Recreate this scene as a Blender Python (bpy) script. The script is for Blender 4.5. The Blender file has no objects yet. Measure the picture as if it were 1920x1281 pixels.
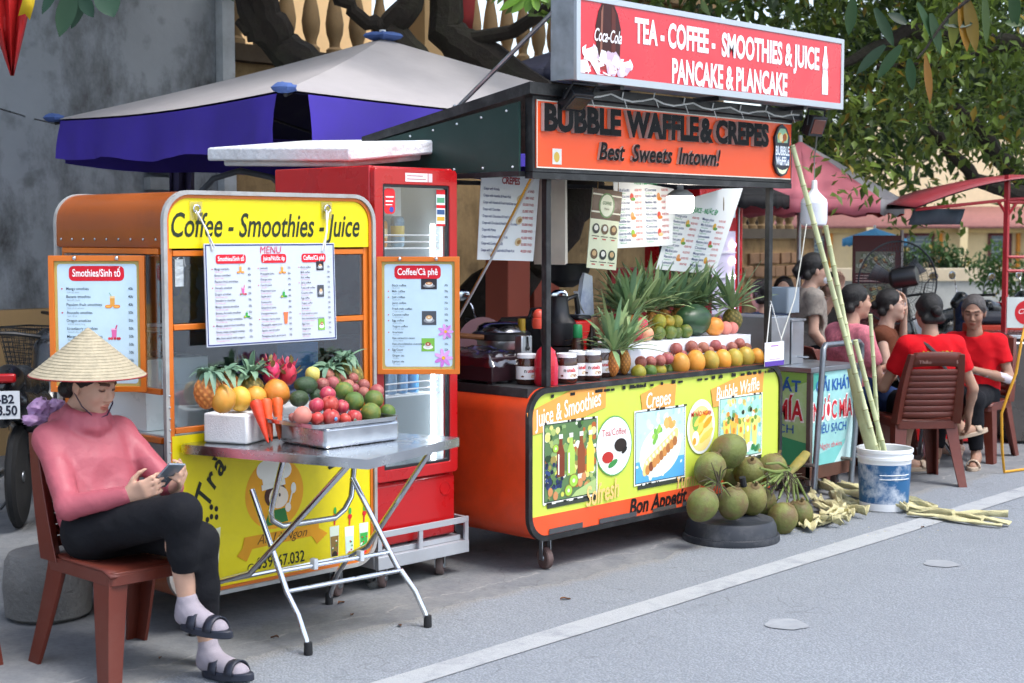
import bpy, math, random
import numpy as np
from mathutils import Vector, Matrix
random.seed(7); rng = np.random.default_rng(7)
R_ = math.radians
sc = bpy.context.scene
col = sc.collection
# ---------------------------------------------------------------- camera, sky, sun, exposure
# world frame: X runs along the street (to the right and away), Y runs away from the road into the stalls
CAMP = Vector((-5.312, -4.880, 1.65)); HEAD = R_(44); FPX = 2800.0
PITCH = math.atan(200.5/FPX)
cd = bpy.data.cameras.new('camera'); cam = bpy.data.objects.new('camera', cd); col.objects.link(cam)
cam.location = CAMP; cam.rotation_euler = (R_(90)-PITCH, 0, HEAD-R_(90))
cd.sensor_width = 36; cd.lens = FPX/1920*36; cd.clip_start = .05; cd.clip_end = 600
cd.dof.use_dof = True; cd.dof.focus_distance = 7.0; cd.dof.aperture_fstop = 4.5
sc.camera = cam
SUN_EL, SUN_AZ = 62, -80      # azimuth (from +X, counter-clockwise) the light comes from
w = bpy.data.worlds.new('World'); sc.world = w; w.use_nodes = True
nt = w.node_tree; nt.nodes.clear()
sky = nt.nodes.new('ShaderNodeTexSky'); sky.sky_type = 'NISHITA'; sky.sun_disc = False
sky.sun_elevation = R_(SUN_EL); sky.sun_rotation = R_(90-SUN_AZ); sky.dust_density = 2; sky.air_density = 1.0; sky.ozone_density = .6
bg = nt.nodes.new('ShaderNodeBackground'); bg.inputs[1].default_value = .15
hs = nt.nodes.new('ShaderNodeHueSaturation'); hs.inputs['Saturation'].default_value = .72   # thin white overcast
wo = nt.nodes.new('ShaderNodeOutputWorld')
nt.links.new(sky.outputs[0], hs.inputs['Color']); nt.links.new(hs.outputs[0], bg.inputs[0]); nt.links.new(bg.outputs[0], wo.inputs[0])
sl = bpy.data.lights.new('sun', 'SUN'); sl.energy = 1.2; sl.angle = R_(25); sl.color = (1, .99, .975)
so = bpy.data.objects.new('sun', sl); col.objects.link(so)
sd = Vector((math.cos(R_(SUN_EL))*math.cos(R_(SUN_AZ)), math.cos(R_(SUN_EL))*math.sin(R_(SUN_AZ)), math.sin(R_(SUN_EL))))
so.rotation_euler = (-sd).to_track_quat('-Z', 'Y').to_euler()
sc.view_settings.view_transform = 'Standard'; sc.view_settings.look = 'None'
sc.view_settings.exposure = 1.22; sc.view_settings.gamma = 1; sc.view_settings.use_curve_mapping = False

cy = sc.cycles
cy.max_bounces = 5; cy.diffuse_bounces = 2; cy.glossy_bounces = 3; cy.transmission_bounces = 4; cy.transparent_max_bounces = 12
cy.use_adaptive_sampling = True; cy.adaptive_threshold = .04; cy.use_denoising = True; cy.caustics_reflective = False; cy.caustics_refractive = False
# ---------------------------------------------------------------- helpers
def at(px, py, u=None, n=None, z=None, dep=None):
    """point of the place seen at a pixel of the 1920x1281 photo, on a plane x=u, y=n, z=z or at a depth"""
    x, y, zz = (px-960)/FPX, 1.0, -(py-640.5)/FPX
    c, s = math.cos(PITCH), math.sin(PITCH)
    y, zz = y*c+zz*s, -y*s+zz*c
    a = R_(90)-HEAD; c, s = math.cos(a), math.sin(a)
    d = Vector((x*c+y*s, -x*s+y*c, zz))
    t = (u-CAMP[0])/d[0] if u is not None else (n-CAMP[1])/d[1] if n is not None else (z-CAMP[2])/d[2] if z is not None else dep/y
    return CAMP+d*t
def cw(x, Y, z=0):      # metres right of / ahead of the photographer
    return Vector((CAMP[0]+x*.6947+Y*.7193, CAMP[1]-x*.7193+Y*.6947, z))
RGT = Vector((.6947, -.7193, 0)); FWD = Vector((.7193, .6947, 0)); UP = Vector((0, 0, 1))

_m = {}
def srgb(h):
    h = h.lstrip('#'); v = [int(h[i:i+2], 16)/255 for i in (0, 2, 4)]
    return tuple((x/12.92 if x <= .04045 else ((x+.055)/1.055)**2.4) for x in v)
def C(c): return srgb(c) if isinstance(c, str) else c
def M(name, c=(.5,.5,.5), r=.5, metal=0, var=.1, sc_=5, bump=0, bsc=80, dirt=0, dcol=(.1,.085,.07), dsc=2.5, spec=.5, coat=0, attr=False, transl=0, sss=0, stretch=None, ovar=0, hvar=0, dlo=.48, dhi=.72):
    if name in _m: return _m[name]
    m = bpy.data.materials.new(name); m.use_nodes = True; _m[name] = m
    t = m.node_tree; N = t.nodes; L = t.links
    p = N['Principled BSDF']; p.inputs['Roughness'].default_value = r; p.inputs['Metallic'].default_value = metal
    p.inputs['Specular IOR Level'].default_value = spec; p.inputs['Coat Weight'].default_value = coat
    if sss: p.inputs['Subsurface Weight'].default_value = sss; p.inputs['Subsurface Radius'].default_value = (.012,.006,.003); p.inputs['Subsurface Scale'].default_value = 1
    tc = N.new('ShaderNodeTexCoord'); oi = N.new('ShaderNodeObjectInfo')
    ad = N.new('ShaderNodeVectorMath'); ad.operation = 'MULTIPLY_ADD'; ad.inputs[1].default_value = stretch or (1,1,1)
    sm = N.new('ShaderNodeMath'); sm.operation = 'MULTIPLY'; sm.inputs[1].default_value = 17
    L.new(oi.outputs['Random'], sm.inputs[0]); L.new(tc.outputs['Object'], ad.inputs[0]); L.new(sm.outputs[0], ad.inputs[2])
    V = ad.outputs[0]
    if attr:
        a = N.new('ShaderNodeAttribute'); a.attribute_name = 'Col'; base = a.outputs['Color']
    else:
        rgb = N.new('ShaderNodeRGB'); rgb.outputs[0].default_value = (*C(c), 1); base = rgb.outputs[0]
    def noise(s, d=4, ro=.6):
        n = N.new('ShaderNodeTexNoise'); n.inputs['Scale'].default_value = s; n.inputs['Detail'].default_value = d; n.inputs['Roughness'].default_value = ro
        L.new(V, n.inputs['Vector']); return n.outputs['Fac']
    def rng_(f, a, b, c_, d):
        q = N.new('ShaderNodeMapRange'); q.inputs[1].default_value = a; q.inputs[2].default_value = b; q.inputs[3].default_value = c_; q.inputs[4].default_value = d
        L.new(f, q.inputs[0]); return q.outputs[0]
    n1 = noise(sc_)
    if var:
        h = N.new('ShaderNodeHueSaturation'); L.new(base, h.inputs['Color']); L.new(rng_(n1, .3, .7, 1-var, 1+var), h.inputs['Value']); base = h.outputs[0]
    if ovar or hvar:
        h = N.new('ShaderNodeHueSaturation'); L.new(base, h.inputs['Color']); L.new(rng_(oi.outputs['Random'], 0, 1, 1-ovar, 1+ovar), h.inputs['Value'])
        m9 = N.new('ShaderNodeMath'); m9.operation = 'FRACT'; m8 = N.new('ShaderNodeMath'); m8.operation = 'MULTIPLY'; m8.inputs[1].default_value = 7.31; L.new(oi.outputs['Random'], m8.inputs[0]); L.new(m8.outputs[0], m9.inputs[0]); L.new(rng_(m9.outputs[0], 0, 1, .5-hvar, .5+hvar), h.inputs['Hue']); base = h.outputs[0]
    if dirt:
        n2 = noise(dsc, 8, .72); mx = N.new('ShaderNodeMix'); mx.data_type = 'RGBA'; L.new(rng_(n2, dlo, dhi, 0, dirt), mx.inputs[0])
        L.new(base, mx.inputs[6]); mx.inputs[7].default_value = (*dcol, 1); base = mx.outputs[2]
    L.new(base, p.inputs['Base Color'])
    L.new(rng_(n1, .3, .7, max(.02, r-.08), min(1, r+.1)), p.inputs['Roughness'])
    if bump:
        n3 = noise(bsc, 5, .6); b = N.new('ShaderNodeBump'); b.inputs['Strength'].default_value = min(1, bump); b.inputs['Distance'].default_value = .01 if bump <= 1 else .01*bump
        L.new(n3, b.inputs['Height']); L.new(b.outputs[0], p.inputs['Normal'])
    if transl:
        tr = N.new('ShaderNodeBsdfTranslucent'); L.new(base, tr.inputs[0]); mx = N.new('ShaderNodeMixShader'); mx.inputs[0].default_value = transl
        L.new(p.outputs[0], mx.inputs[1]); L.new(tr.outputs[0], mx.inputs[2]); L.new(mx.outputs[0], N['Material Output'].inputs[0])
    return m
def glass(name, tint=(.9,.95,.95), refl=.12, rough=.02):
    if name in _m: return _m[name]
    m = bpy.data.materials.new(name); m.use_nodes = True; _m[name] = m
    t = m.node_tree; N = t.nodes; L = t.links; N.remove(N['Principled BSDF'])
    tr = N.new('ShaderNodeBsdfTransparent'); tr.inputs[0].default_value = (*tint, 1)
    g = N.new('ShaderNodeBsdfGlossy'); g.inputs['Roughness'].default_value = rough
    fr = N.new('ShaderNodeFresnel'); fr.inputs[0].default_value = 1.5
    ge = N.new('ShaderNodeNewGeometry'); io = N.new('ShaderNodeMapRange'); io.inputs[3].default_value = 1.5; io.inputs[4].default_value = 1/1.5; L.new(ge.outputs['Backfacing'], io.inputs[0]); L.new(io.outputs[0], fr.inputs[0])
    ma = N.new('ShaderNodeMath'); ma.operation = 'ADD'; ma.inputs[1].default_value = refl; ma.use_clamp = True
    mx = N.new('ShaderNodeMixShader'); L.new(fr.outputs[0], ma.inputs[0]); L.new(ma.outputs[0], mx.inputs[0])
    L.new(tr.outputs[0], mx.inputs[1]); L.new(g.outputs[0], mx.inputs[2]); L.new(mx.outputs[0], N['Material Output'].inputs[0])
    return m
def emit(name, c, s):
    if name in _m: return _m[name]
    m = bpy.data.materials.new(name); m.use_nodes = True; _m[name] = m
    p = m.node_tree.nodes['Principled BSDF']; p.inputs['Base Color'].default_value = (*C(c), 1)
    p.inputs['Emission Color'].default_value = (*C(c), 1); p.inputs['Emission Strength'].default_value = s
    return m
def wmat(o):
    mm = Matrix.LocRotScale(o.location, o.rotation_euler, o.scale)
    return wmat(o.parent) @ o.matrix_parent_inverse @ mm if o.parent else mm
def link(o, parent=None, local=False):
    col.objects.link(o)
    if parent:
        o.parent = parent
        if not local: o.matrix_parent_inverse = wmat(parent).inverted()
    return o
def tag(o, label=None, cat=None, group=None, kind=None):
    if label: o['label'] = label
    if cat: o['category'] = cat
    if group: o['group'] = group
    if kind: o['kind'] = kind
    return o
def thing(name, label, cat, loc=(0,0,0), rz=0, group=None):
    o = bpy.data.objects.new(name, None); o.empty_display_size = .1; o.location = loc; o.rotation_euler = (0, 0, rz)
    link(o); return tag(o, label, cat, group)
def dup(root, loc=None, rz=None, label=None, scale=None, parent=None):
    r = root.copy(); col.objects.link(r)
    if parent: r.parent = parent
    if loc is not None: r.location = loc
    if rz is not None: r.rotation_euler = (0, 0, rz) if not hasattr(rz, '__len__') else rz
    if scale: r.scale = (scale,)*3 if not hasattr(scale, '__len__') else scale
    if label: r['label'] = label
    for ch in list(root.children): dup(ch, parent=r)
    return r
def frame(d, up=UP):
    d = Vector(d).normalized(); x = d.cross(up)
    if x.length < 1e-4: x = Vector((1, 0, 0))
    x.normalize(); y = x.cross(d); return Matrix((x, y, d)).transposed()      # columns x, y, d(=local z)
def rrect(x0, x1, y0, y1, r, seg=5, rs=None):
    rs = rs or (r, r, r, r); P = []                                            # bl, br, tr, tl
    for (cx, cy, a0, rr) in ((x0, y0, 180, rs[0]), (x1, y0, 270, rs[1]), (x1, y1, 0, rs[2]), (x0, y1, 90, rs[3])):
        ox = cx+rr if cx == x0 else cx-rr; oy = cy+rr if cy == y0 else cy-rr
        for i in range(seg+1):
            a = R_(a0+90*i/seg); P.append((ox+rr*math.cos(a), oy+rr*math.sin(a)))
            if rr == 0: break
    return P
class B:
    def __init__(s): s.v = []; s.f = []; s.m = []; s.c = []
    def add(s, vs, fs, m=0, c=None):
        o = len(s.v); s.v += [tuple(v) for v in vs]
        for f in fs: s.f.append([i+o for i in f]); s.m.append(m); s.c.append(c)
        return s
    def box(s, x0, x1, y0, y1, z0, z1, m=0, c=None):
        return s.add([(x, y, z) for z in (z0, z1) for y in (y0, y1) for x in (x0, x1)],
                     [(0,2,3,1), (4,5,7,6), (0,1,5,4), (2,6,7,3), (0,4,6,2), (1,3,7,5)], m, c)
    def obox(s, c, size, R=None, m=0, col_=None):
        R = R or Matrix.Identity(3); c = Vector(c); h = [q/2 for q in size]
        return s.add([c+R@Vector((sx*h[0], sy*h[1], sz*h[2])) for sz in (-1,1) for sy in (-1,1) for sx in (-1,1)],
                     [(0,2,3,1), (4,5,7,6), (0,1,5,4), (2,6,7,3), (0,4,6,2), (1,3,7,5)], m, col_)
    def tube(s, pts, r, seg=8, m=0, cap=True, c=None, flat=1):
        pts = [Vector(p) for p in pts]; n = len(pts); rr = r if hasattr(r, '__len__') else [r]*n
        vs = []; x = None
        for i, p in enumerate(pts):
            d = (pts[min(i+1, n-1)]-pts[max(i-1, 0)])
            if d.length < 1e-9: d = Vector((0,0,1))
            d.normalize()
            if x is None: x = d.cross(UP) if abs(d.z) < .95 else d.cross(Vector((1,0,0)))
            x = x-d*x.dot(d); x.normalize(); y = d.cross(x)
            for k in range(seg):
                a = 2*math.pi*k/seg; vs.append(p+(x*math.cos(a)+y*math.sin(a)*flat)*rr[i])
        fs = [(i*seg+k, i*seg+(k+1)%seg, (i+1)*seg+(k+1)%seg, (i+1)*seg+k) for i in range(n-1) for k in range(seg)]
        if cap: fs += [tuple(range(seg))[::-1], tuple((n-1)*seg+k for k in range(seg))]
        return s.add(vs, fs, m, c)
    def lathe(s, prof, o=(0,0,0), seg=24, R=None, m=0, c=None, cap=True, ms=None):
        R = R or Matrix.Identity(3); o = Vector(o); vs = []
        for (r, z) in prof:
            for k in range(seg):
                a = 2*math.pi*k/seg; vs.append(o+R@Vector((r*math.cos(a), r*math.sin(a), z)))
        n = len(prof)
        for i in range(n-1):
            s.add([], [], 0)
        base = len(s.v); s.v += [tuple(v) for v in vs]
        for i in range(n-1):
            for k in range(seg):
                s.f.append([base+i*seg+k, base+i*seg+(k+1)%seg, base+(i+1)*seg+(k+1)%seg, base+(i+1)*seg+k]); s.m.append(ms[i] if ms else m); s.c.append(c)
        if cap:
            s.f.append([base+k for k in range(seg)][::-1]); s.m.append(ms[0] if ms else m); s.c.append(c)
            s.f.append([base+(n-1)*seg+k for k in range(seg)]); s.m.append(ms[-1] if ms else m); s.c.append(c)
        return s
    def ell(s, c, rad, seg=16, rings=10, R=None, m=0, fn=None, col_=None):
        R = R or Matrix.Identity(3); c = Vector(c); rad = rad if hasattr(rad, '__len__') else (rad,)*3
        vs = []; fs = []
        for i in range(rings+1):
            th = math.pi*i/rings
            for k in range(seg):
                a = 2*math.pi*k/seg; d = Vector((math.sin(th)*math.cos(a), math.sin(th)*math.sin(a), -math.cos(th)))
                q = fn(d) if fn else 1
                q = q if isinstance(q, Vector) else d*q
                vs.append(c+R@Vector((q.x*rad[0], q.y*rad[1], q.z*rad[2])))
        for i in range(rings):
            for k in range(seg): fs.append((i*seg+k, i*seg+(k+1)%seg, (i+1)*seg+(k+1)%seg, (i+1)*seg+k))
        return s.add(vs, fs, m, col_)
    def prism(s, poly, o, ax, ay, d, m=0, c=None):
        o, ax, ay, d = Vector(o), Vector(ax), Vector(ay), Vector(d); n = len(poly)
        vs = [o+ax*p[0]+ay*p[1] for p in poly]; vs += [v+d for v in vs]
        fs = [tuple(range(n)), tuple(range(2*n-1, n-1, -1))]+[(i, n+i, n+(i+1)%n, (i+1)%n) for i in range(n)]
        return s.add(vs, fs, m, c)
    def ring(s, p1, p2, o, ax, ay, d, m=0, closed=True):
        o, ax, ay, d = Vector(o), Vector(ax), Vector(ay), Vector(d); n = len(p1)
        q = lambda p: o+ax*p[0]+ay*p[1]
        vs = [q(p) for p in p1]+[q(p) for p in p2]+[q(p)+d for p in p1]+[q(p)+d for p in p2]; fs = []
        for i in range(n if closed else n-1):
            j = (i+1) % n
            fs += [(i, j, n+j, n+i), (2*n+i, 3*n+i, 3*n+j, 2*n+j), (i, 2*n+i, 2*n+j, j), (n+i, n+j, 3*n+j, 3*n+i)]
        if not closed: fs += [(0, n, 3*n, 2*n), (n-1, 3*n-1, 4*n-1, 2*n-1)]
        return s.add(vs, fs, m)
    def grid(s, rows, m=0, c=None, closed=False):
        n = len(rows[0]); vs = [v for r in rows for v in r]; fs = []
        for i in range(len(rows)-1):
            for k in range(n if closed else n-1):
                fs.append((i*n+k, i*n+(k+1)%n, (i+1)*n+(k+1)%n, (i+1)*n+k))
        return s.add(vs, fs, m, c)
    def build(s, name, mats, parent=None, ang=38, bevel=0, local=False, smooth=True, solid=0, seg=2, base=True):
        me = bpy.data.meshes.new(name); vs = s.v; loc = None
        if parent is None and base and vs and not local:
            a = np.array(vs); loc = ((a[:,0].min()+a[:,0].max())/2, (a[:,1].min()+a[:,1].max())/2, a[:,2].min()); vs = (a-np.array(loc)).tolist()
        me.from_pydata(vs, [], s.f)
        for mm in (mats if isinstance(mats, (list, tuple)) else [mats]): me.materials.append(mm)
        if any(s.m): me.polygons.foreach_set('material_index', s.m)
        if any(c is not None for c in s.c):
            at_ = me.color_attributes.new('Col', 'FLOAT_COLOR', 'CORNER'); cc = []
            for f, c in zip(s.f, s.c):
                c = C(c) if c is not None else (.5,.5,.5); cc += [c[0], c[1], c[2], 1]*len(f)
            at_.data.foreach_set('color', cc)
        me.update()
        if smooth: me.shade_smooth(); me.set_sharp_from_angle(angle=R_(ang))
        o = bpy.data.objects.new(name, me)
        if loc: o.location = loc
        link(o, parent, local)
        if solid: q = o.modifiers.new('solid', 'SOLIDIFY'); q.thickness = solid; q.offset = 0
        if bevel: q = o.modifiers.new('bevel', 'BEVEL'); q.width = bevel; q.segments = seg; q.limit_method = 'ANGLE'; q.angle_limit = R_(35); q.harden_normals = False
        return o
# ---- printed matter: flat coloured shapes and lettering on a real board
_tx = {}
def txt(s, shear=0, bold=0, sp=1.0):
    k = (s, shear, bold, sp)
    if k in _tx: return _tx[k]
    cu = bpy.data.curves.new('t', 'FONT'); cu.body = s; cu.size = 1; cu.shear = shear; cu.offset = bold; cu.space_character = sp; cu.resolution_u = 3
    o = bpy.data.objects.new('t', cu); me = bpy.data.meshes.new_from_object(o)
    v = np.array([(q.co.x, q.co.y) for q in me.vertices]) if len(me.vertices) else np.zeros((1,2)); f = [tuple(p.vertices) for p in me.polygons]
    bpy.data.objects.remove(o); bpy.data.curves.remove(cu); bpy.data.meshes.remove(me)
    _tx[k] = (v, f); return _tx[k]
class Pr(B):
    def __init__(s, o, ax, ay, step=.0006):
        super().__init__(); s.o = Vector(o); s.ax = Vector(ax).normalized(); s.ay = Vector(ay).normalized(); s.n = s.ax.cross(s.ay).normalized(); s.st = step; s.k = 0
    def P(s, x, y, L): return s.o+s.ax*x+s.ay*y+s.n*(L*s.st+s.k*2e-6)      # no two shapes share a plane
    def poly(s, pts, c, L=1): s.k += 1; return s.add([s.P(x, y, L) for x, y in pts], [tuple(range(len(pts)))], 0, c)
    def rect(s, x0, x1, y0, y1, c, L=1, r=0): return s.poly(rrect(x0, x1, y0, y1, r, 4) if r else [(x0,y0),(x1,y0),(x1,y1),(x0,y1)], c, L)
    def disc(s, x, y, rx, ry, c, L=1, rot=0, n=18):
        ca, sa = math.cos(rot), math.sin(rot)
        return s.poly([(x+rx*math.cos(t)*ca-ry*math.sin(t)*sa, y+rx*math.cos(t)*sa+ry*math.sin(t)*ca) for t in [2*math.pi*i/n for i in range(n)]], c, L)
    def text(s, t, x, y, h, c, w=None, L=3, al='l', rot=0, shear=0, bold=0, sp=1.0, depth=0):
        v, f = txt(t, shear, bold, sp); s.k += 1
        k = h/.70; mn, mxx = v[:,0].min(), v[:,0].max(); kx = (w/(mxx-mn)) if w else k
        X = (v[:,0]-mn)*kx; W = (mxx-mn)*kx; X = X-(W/2 if al == 'c' else W if al == 'r' else 0); Y = v[:,1]*k
        ca, sa = math.cos(rot), math.sin(rot)
        s.add([s.P(x+a*ca-b*sa, y+a*sa+b*ca, L) for a, b in zip(X, Y)], f, 0, c); return s
    def line(s, x0, y0, x1, y1, w, c, L=1):
        d = Vector((x1-x0, y1-y0)); d = d.normalized() if d.length else Vector((1,0)); nx, ny = -d.y*w/2, d.x*w/2
        return s.poly([(x0-nx,y0-ny),(x1-nx,y1-ny),(x1+nx,y1+ny),(x0+nx,y0+ny)], c, L)
    def done(s, name, parent, mat=None, kind=None):
        o = s.build(name, mat or PRINT, parent, smooth=False)
        if kind: o['kind'] = kind
        return o
PRINT = M('printed_ink', r=.45, var=.05, sc_=9, attr=True, spec=.35)
PAINT = M('painted_colour', r=.4, var=.08, sc_=14, attr=True, spec=.4)
steel = M('stainless_steel', '#c9ccd0', r=.22, metal=1, var=.06, sc_=9, bump=.03, bsc=30)
steel_b = M('brushed_steel', '#aeb3b8', r=.38, metal=1, var=.1, sc_=7, bump=.05, bsc=60)
chrome = M('chrome_tube', '#d4d6da', r=.13, metal=1, var=.05)
galv = M('galvanised_steel', '#aab0b6', r=.42, metal=1, var=.18, sc_=12, bump=.05, bsc=20)
blackp = M('black_paint', '#17181a', r=.42, var=.2, dirt=.25, dcol=(.2,.2,.2), dsc=7)
rubber = M('black_rubber', '#1b1c1f', r=.75, var=.15, bump=.2, bsc=120)
whitep = M('white_plastic', '#e6e8ea', r=.4, var=.04, dirt=.15, dcol=(.45,.43,.4))
foam = M('white_foam', '#eef1f4', r=.8, var=.03, bump=.35, bsc=160, dirt=.18, dcol=(.55,.54,.52), dsc=4)
darkp = M('dark_plastic', '#1d1e22', r=.38, var=.15)
greyp = M('grey_plastic', '#6b7076', r=.5, var=.1)
redp = M('red_gloss_paint', '#b30d13', r=.3, var=.07, dirt=.12, dcol=(.2,.02,.02), coat=.3)
# ---------------------------------------------------------------- implicit surfaces for bodies, clothes, heads
def V3(p): return np.array(p, dtype=np.float32)
class SDF:
    def __init__(s): s.p = []
    def cone(s, a, b, ra, rb=None, k=.02): s.p.append(('c', V3(a), V3(b), ra, ra if rb is None else rb, k, 1)); return s
    def ell(s, c, r, k=.02, R=None): s.p.append(('e', V3(c), V3(r), np.array(R, dtype=np.float32) if R is not None else None, 0, k, 1)); return s
    def cut(s, c, r, k=.01, R=None): s.p.append(('e', V3(c), V3(r), np.array(R, dtype=np.float32) if R is not None else None, 0, k, -1)); return s
    def half(s, o, nrm, k=.005): s.p.append(('h', V3(o), V3(nrm)/np.linalg.norm(nrm), 0, 0, k, -1)); return s     # removes the side the normal points to
    def mesh(s, res, wr=0, wf=30, smooth=1, inflate=0):
        lo = np.full(3, 1e9); hi = np.full(3, -1e9)
        for q in s.p:
            if q[6] < 0: continue
            if q[0] == 'c':
                r = max(q[3], q[4]); a = np.minimum(q[1], q[2])-r; b = np.maximum(q[1], q[2])+r
            else: r = q[2].max(); a = q[1]-r; b = q[1]+r
            lo = np.minimum(lo, a); hi = np.maximum(hi, b)
        pad = 4*res+.02+inflate; lo -= pad; hi += pad
        n = np.ceil((hi-lo)/res).astype(int)+1; D = np.full(n, .2, np.float32)
        ax = [lo[i]+res*np.arange(n[i], dtype=np.float32) for i in range(3)]
        for q in s.p:
            k = q[5]
            if q[0] == 'h': sl_ = [slice(0, n[i]) for i in range(3)]
            else:
                if q[0] == 'c': r = max(q[3], q[4]); a = np.minimum(q[1], q[2])-r; b = np.maximum(q[1], q[2])+r
                else: r = q[2].max(); a = q[1]-r; b = q[1]+r
                m = 2*k+3*res+inflate+.02; i0 = np.maximum(0, np.floor((a-m-lo)/res).astype(int)); i1 = np.minimum(n, np.ceil((b+m-lo)/res).astype(int)+1)
                if (i1 <= i0).any(): continue
                sl_ = [slice(i0[i], i1[i]) for i in range(3)]
            X = ax[0][sl_[0]][:,None,None]; Y = ax[1][sl_[1]][None,:,None]; Z = ax[2][sl_[2]][None,None,:]
            if q[0] == 'c':
                A, Bq, ra, rb = q[1], q[2], q[3], q[4]; ab = Bq-A; l2 = max(1e-9, float(ab@ab))
                t = np.clip(((X-A[0])*ab[0]+(Y-A[1])*ab[1]+(Z-A[2])*ab[2])/l2, 0, 1)
                d = np.sqrt((X-A[0]-t*ab[0])**2+(Y-A[1]-t*ab[1])**2+(Z-A[2]-t*ab[2])**2)-(ra+(rb-ra)*t)
            elif q[0] == 'e':
                x, y, z = X-q[1][0], Y-q[1][1], Z-q[1][2]
                if q[3] is not None: R = q[3]; x, y, z = R[0,0]*x+R[1,0]*y+R[2,0]*z, R[0,1]*x+R[1,1]*y+R[2,1]*z, R[0,2]*x+R[1,2]*y+R[2,2]*z
                k0 = np.sqrt((x/q[2][0])**2+(y/q[2][1])**2+(z/q[2][2])**2); k1 = np.sqrt((x/q[2][0]**2)**2+(y/q[2][1]**2)**2+(z/q[2][2]**2)**2)
                d = k0*(k0-1)/np.maximum(k1, 1e-6)
            else: d = -((X-q[1][0])*q[2][0]+(Y-q[1][1])*q[2][1]+(Z-q[1][2])*q[2][2])+0*X+0*Y+0*Z
            O = D[tuple(sl_)]
            if q[6] > 0:
                h = np.maximum(k-np.abs(O-d), 0)/k; D[tuple(sl_)] = np.minimum(O, d)-h*h*k*.25
            else:
                d = -d; h = np.maximum(k-np.abs(O-d), 0)/k; D[tuple(sl_)] = np.maximum(O, d)+h*h*k*.25
        D -= inflate
        if wr:
            X = ax[0][:,None,None]*wf; Y = ax[1][None,:,None]*wf; Z = ax[2][None,None,:]*wf
            rg = lambda a: (1-np.abs(np.sin(a)))**3
            f = rg(Z*1.15+X*.55+1.4*np.sin(X*.8+Y*.6)+.7*np.sin(Z*.9))+.8*rg(X*.9-Z*.75+1.2*np.sin(Y*.9+Z*.4))+.7*rg(Y*1.0+Z*.9+1.3*np.sin(X*1.0-Z*.5))
            D -= wr*(f-.45)
        return nets(D, lo, res, smooth)
def nets(D, lo, h, smooth=1):
    S = D < 0; n = D.shape; c = tuple(k-1 for k in n)
    acc = np.zeros(c+(3,), np.float32); cnt = np.zeros(c, np.float32)
    for axis in range(3):
        o = [0,0,0]; o[axis] = 1; o1 = [a for a in range(3) if a != axis]
        a = [slice(0, n[i]-1) if i == axis else slice(None) for i in range(3)]; b = [slice(1, n[i]) if i == axis else slice(None) for i in range(3)]
        d0 = D[tuple(a)]; d1 = D[tuple(b)]; x = (d0 < 0) != (d1 < 0); t = np.where(x, d0/(d0-d1+1e-12), 0).astype(np.float32)
        for i in (0, 1):
            for j in (0, 1):
                s_ = [None]*3; s_[axis] = slice(0, c[axis]); s_[o1[0]] = slice(i, i+c[o1[0]]); s_[o1[1]] = slice(j, j+c[o1[1]])
                xx = x[tuple(s_)]; tt = t[tuple(s_)]
                acc[..., axis] += np.where(xx, tt, 0); acc[..., o1[0]] += np.where(xx, i, 0); acc[..., o1[1]] += np.where(xx, j, 0); cnt += xx
    act = cnt > 0; idx = -np.ones(c, np.int64); idx[act] = np.arange(act.sum())
    g = np.argwhere(act); vs = (g+acc[act]/cnt[act][:,None])*h+lo
    F = []
    for axis in range(3):
        o1 = [a for a in range(3) if a != axis]
        a = [slice(0, n[i]-1) if i == axis else slice(1, n[i]-1) for i in range(3)]; b = [slice(1, n[i]) if i == axis else slice(1, n[i]-1) for i in range(3)]
        s0 = S[tuple(a)]; s1 = S[tuple(b)]; e = np.argwhere(s0 != s1)
        if not len(e): continue
        flip = s1[tuple(e.T)]
        q = []
        for (i, j) in ((0,0), (1,0), (1,1), (0,1)):
            g = e.copy(); g[:,o1[0]] += i; g[:,o1[1]] += j; q.append(idx[tuple(g.T)])
        q = np.stack(q, 1)
        if axis == 1: flip = ~flip
        q[flip] = q[flip][:,::-1]; F.append(q)
    F = np.concatenate(F) if F else np.zeros((0,4), int)
    for _ in range(smooth):
        s_ = np.zeros_like(vs); k = np.zeros(len(vs))
        for i in range(4):
            for j in ((i+1)%4, (i+3)%4): np.add.at(s_, F[:,i], vs[F[:,j]]); np.add.at(k, F[:,i], 1)
        vs = vs*.4+.6*s_/np.maximum(k,1)[:,None]
    return vs, F
def meshob(name, vs, F, mats, parent=None, cols=None, local=False):
    me = bpy.data.meshes.new(name); me.from_pydata(np.asarray(vs).tolist(), [], np.asarray(F).tolist() if len(F) else [])
    for m in (mats if isinstance(mats, (list, tuple)) else [mats]): me.materials.append(m)
    if cols is not None:
        a = me.color_attributes.new('Col', 'FLOAT_COLOR', 'POINT'); c = np.ones((len(vs), 4), np.float32); c[:,:3] = cols; a.data.foreach_set('color', c.ravel())
    me.update(); me.shade_smooth(); o = bpy.data.objects.new(name, me); return link(o, parent, local)
def rotz(a): c, s = math.cos(a), math.sin(a); return np.array([[c,-s,0],[s,c,0],[0,0,1]])
def rotx(a): c, s = math.cos(a), math.sin(a); return np.array([[1,0,0],[0,c,-s],[0,s,c]])
def roty(a): c, s = math.cos(a), math.sin(a); return np.array([[c,0,s],[0,1,0],[-s,0,c]])
_head = {}
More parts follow.
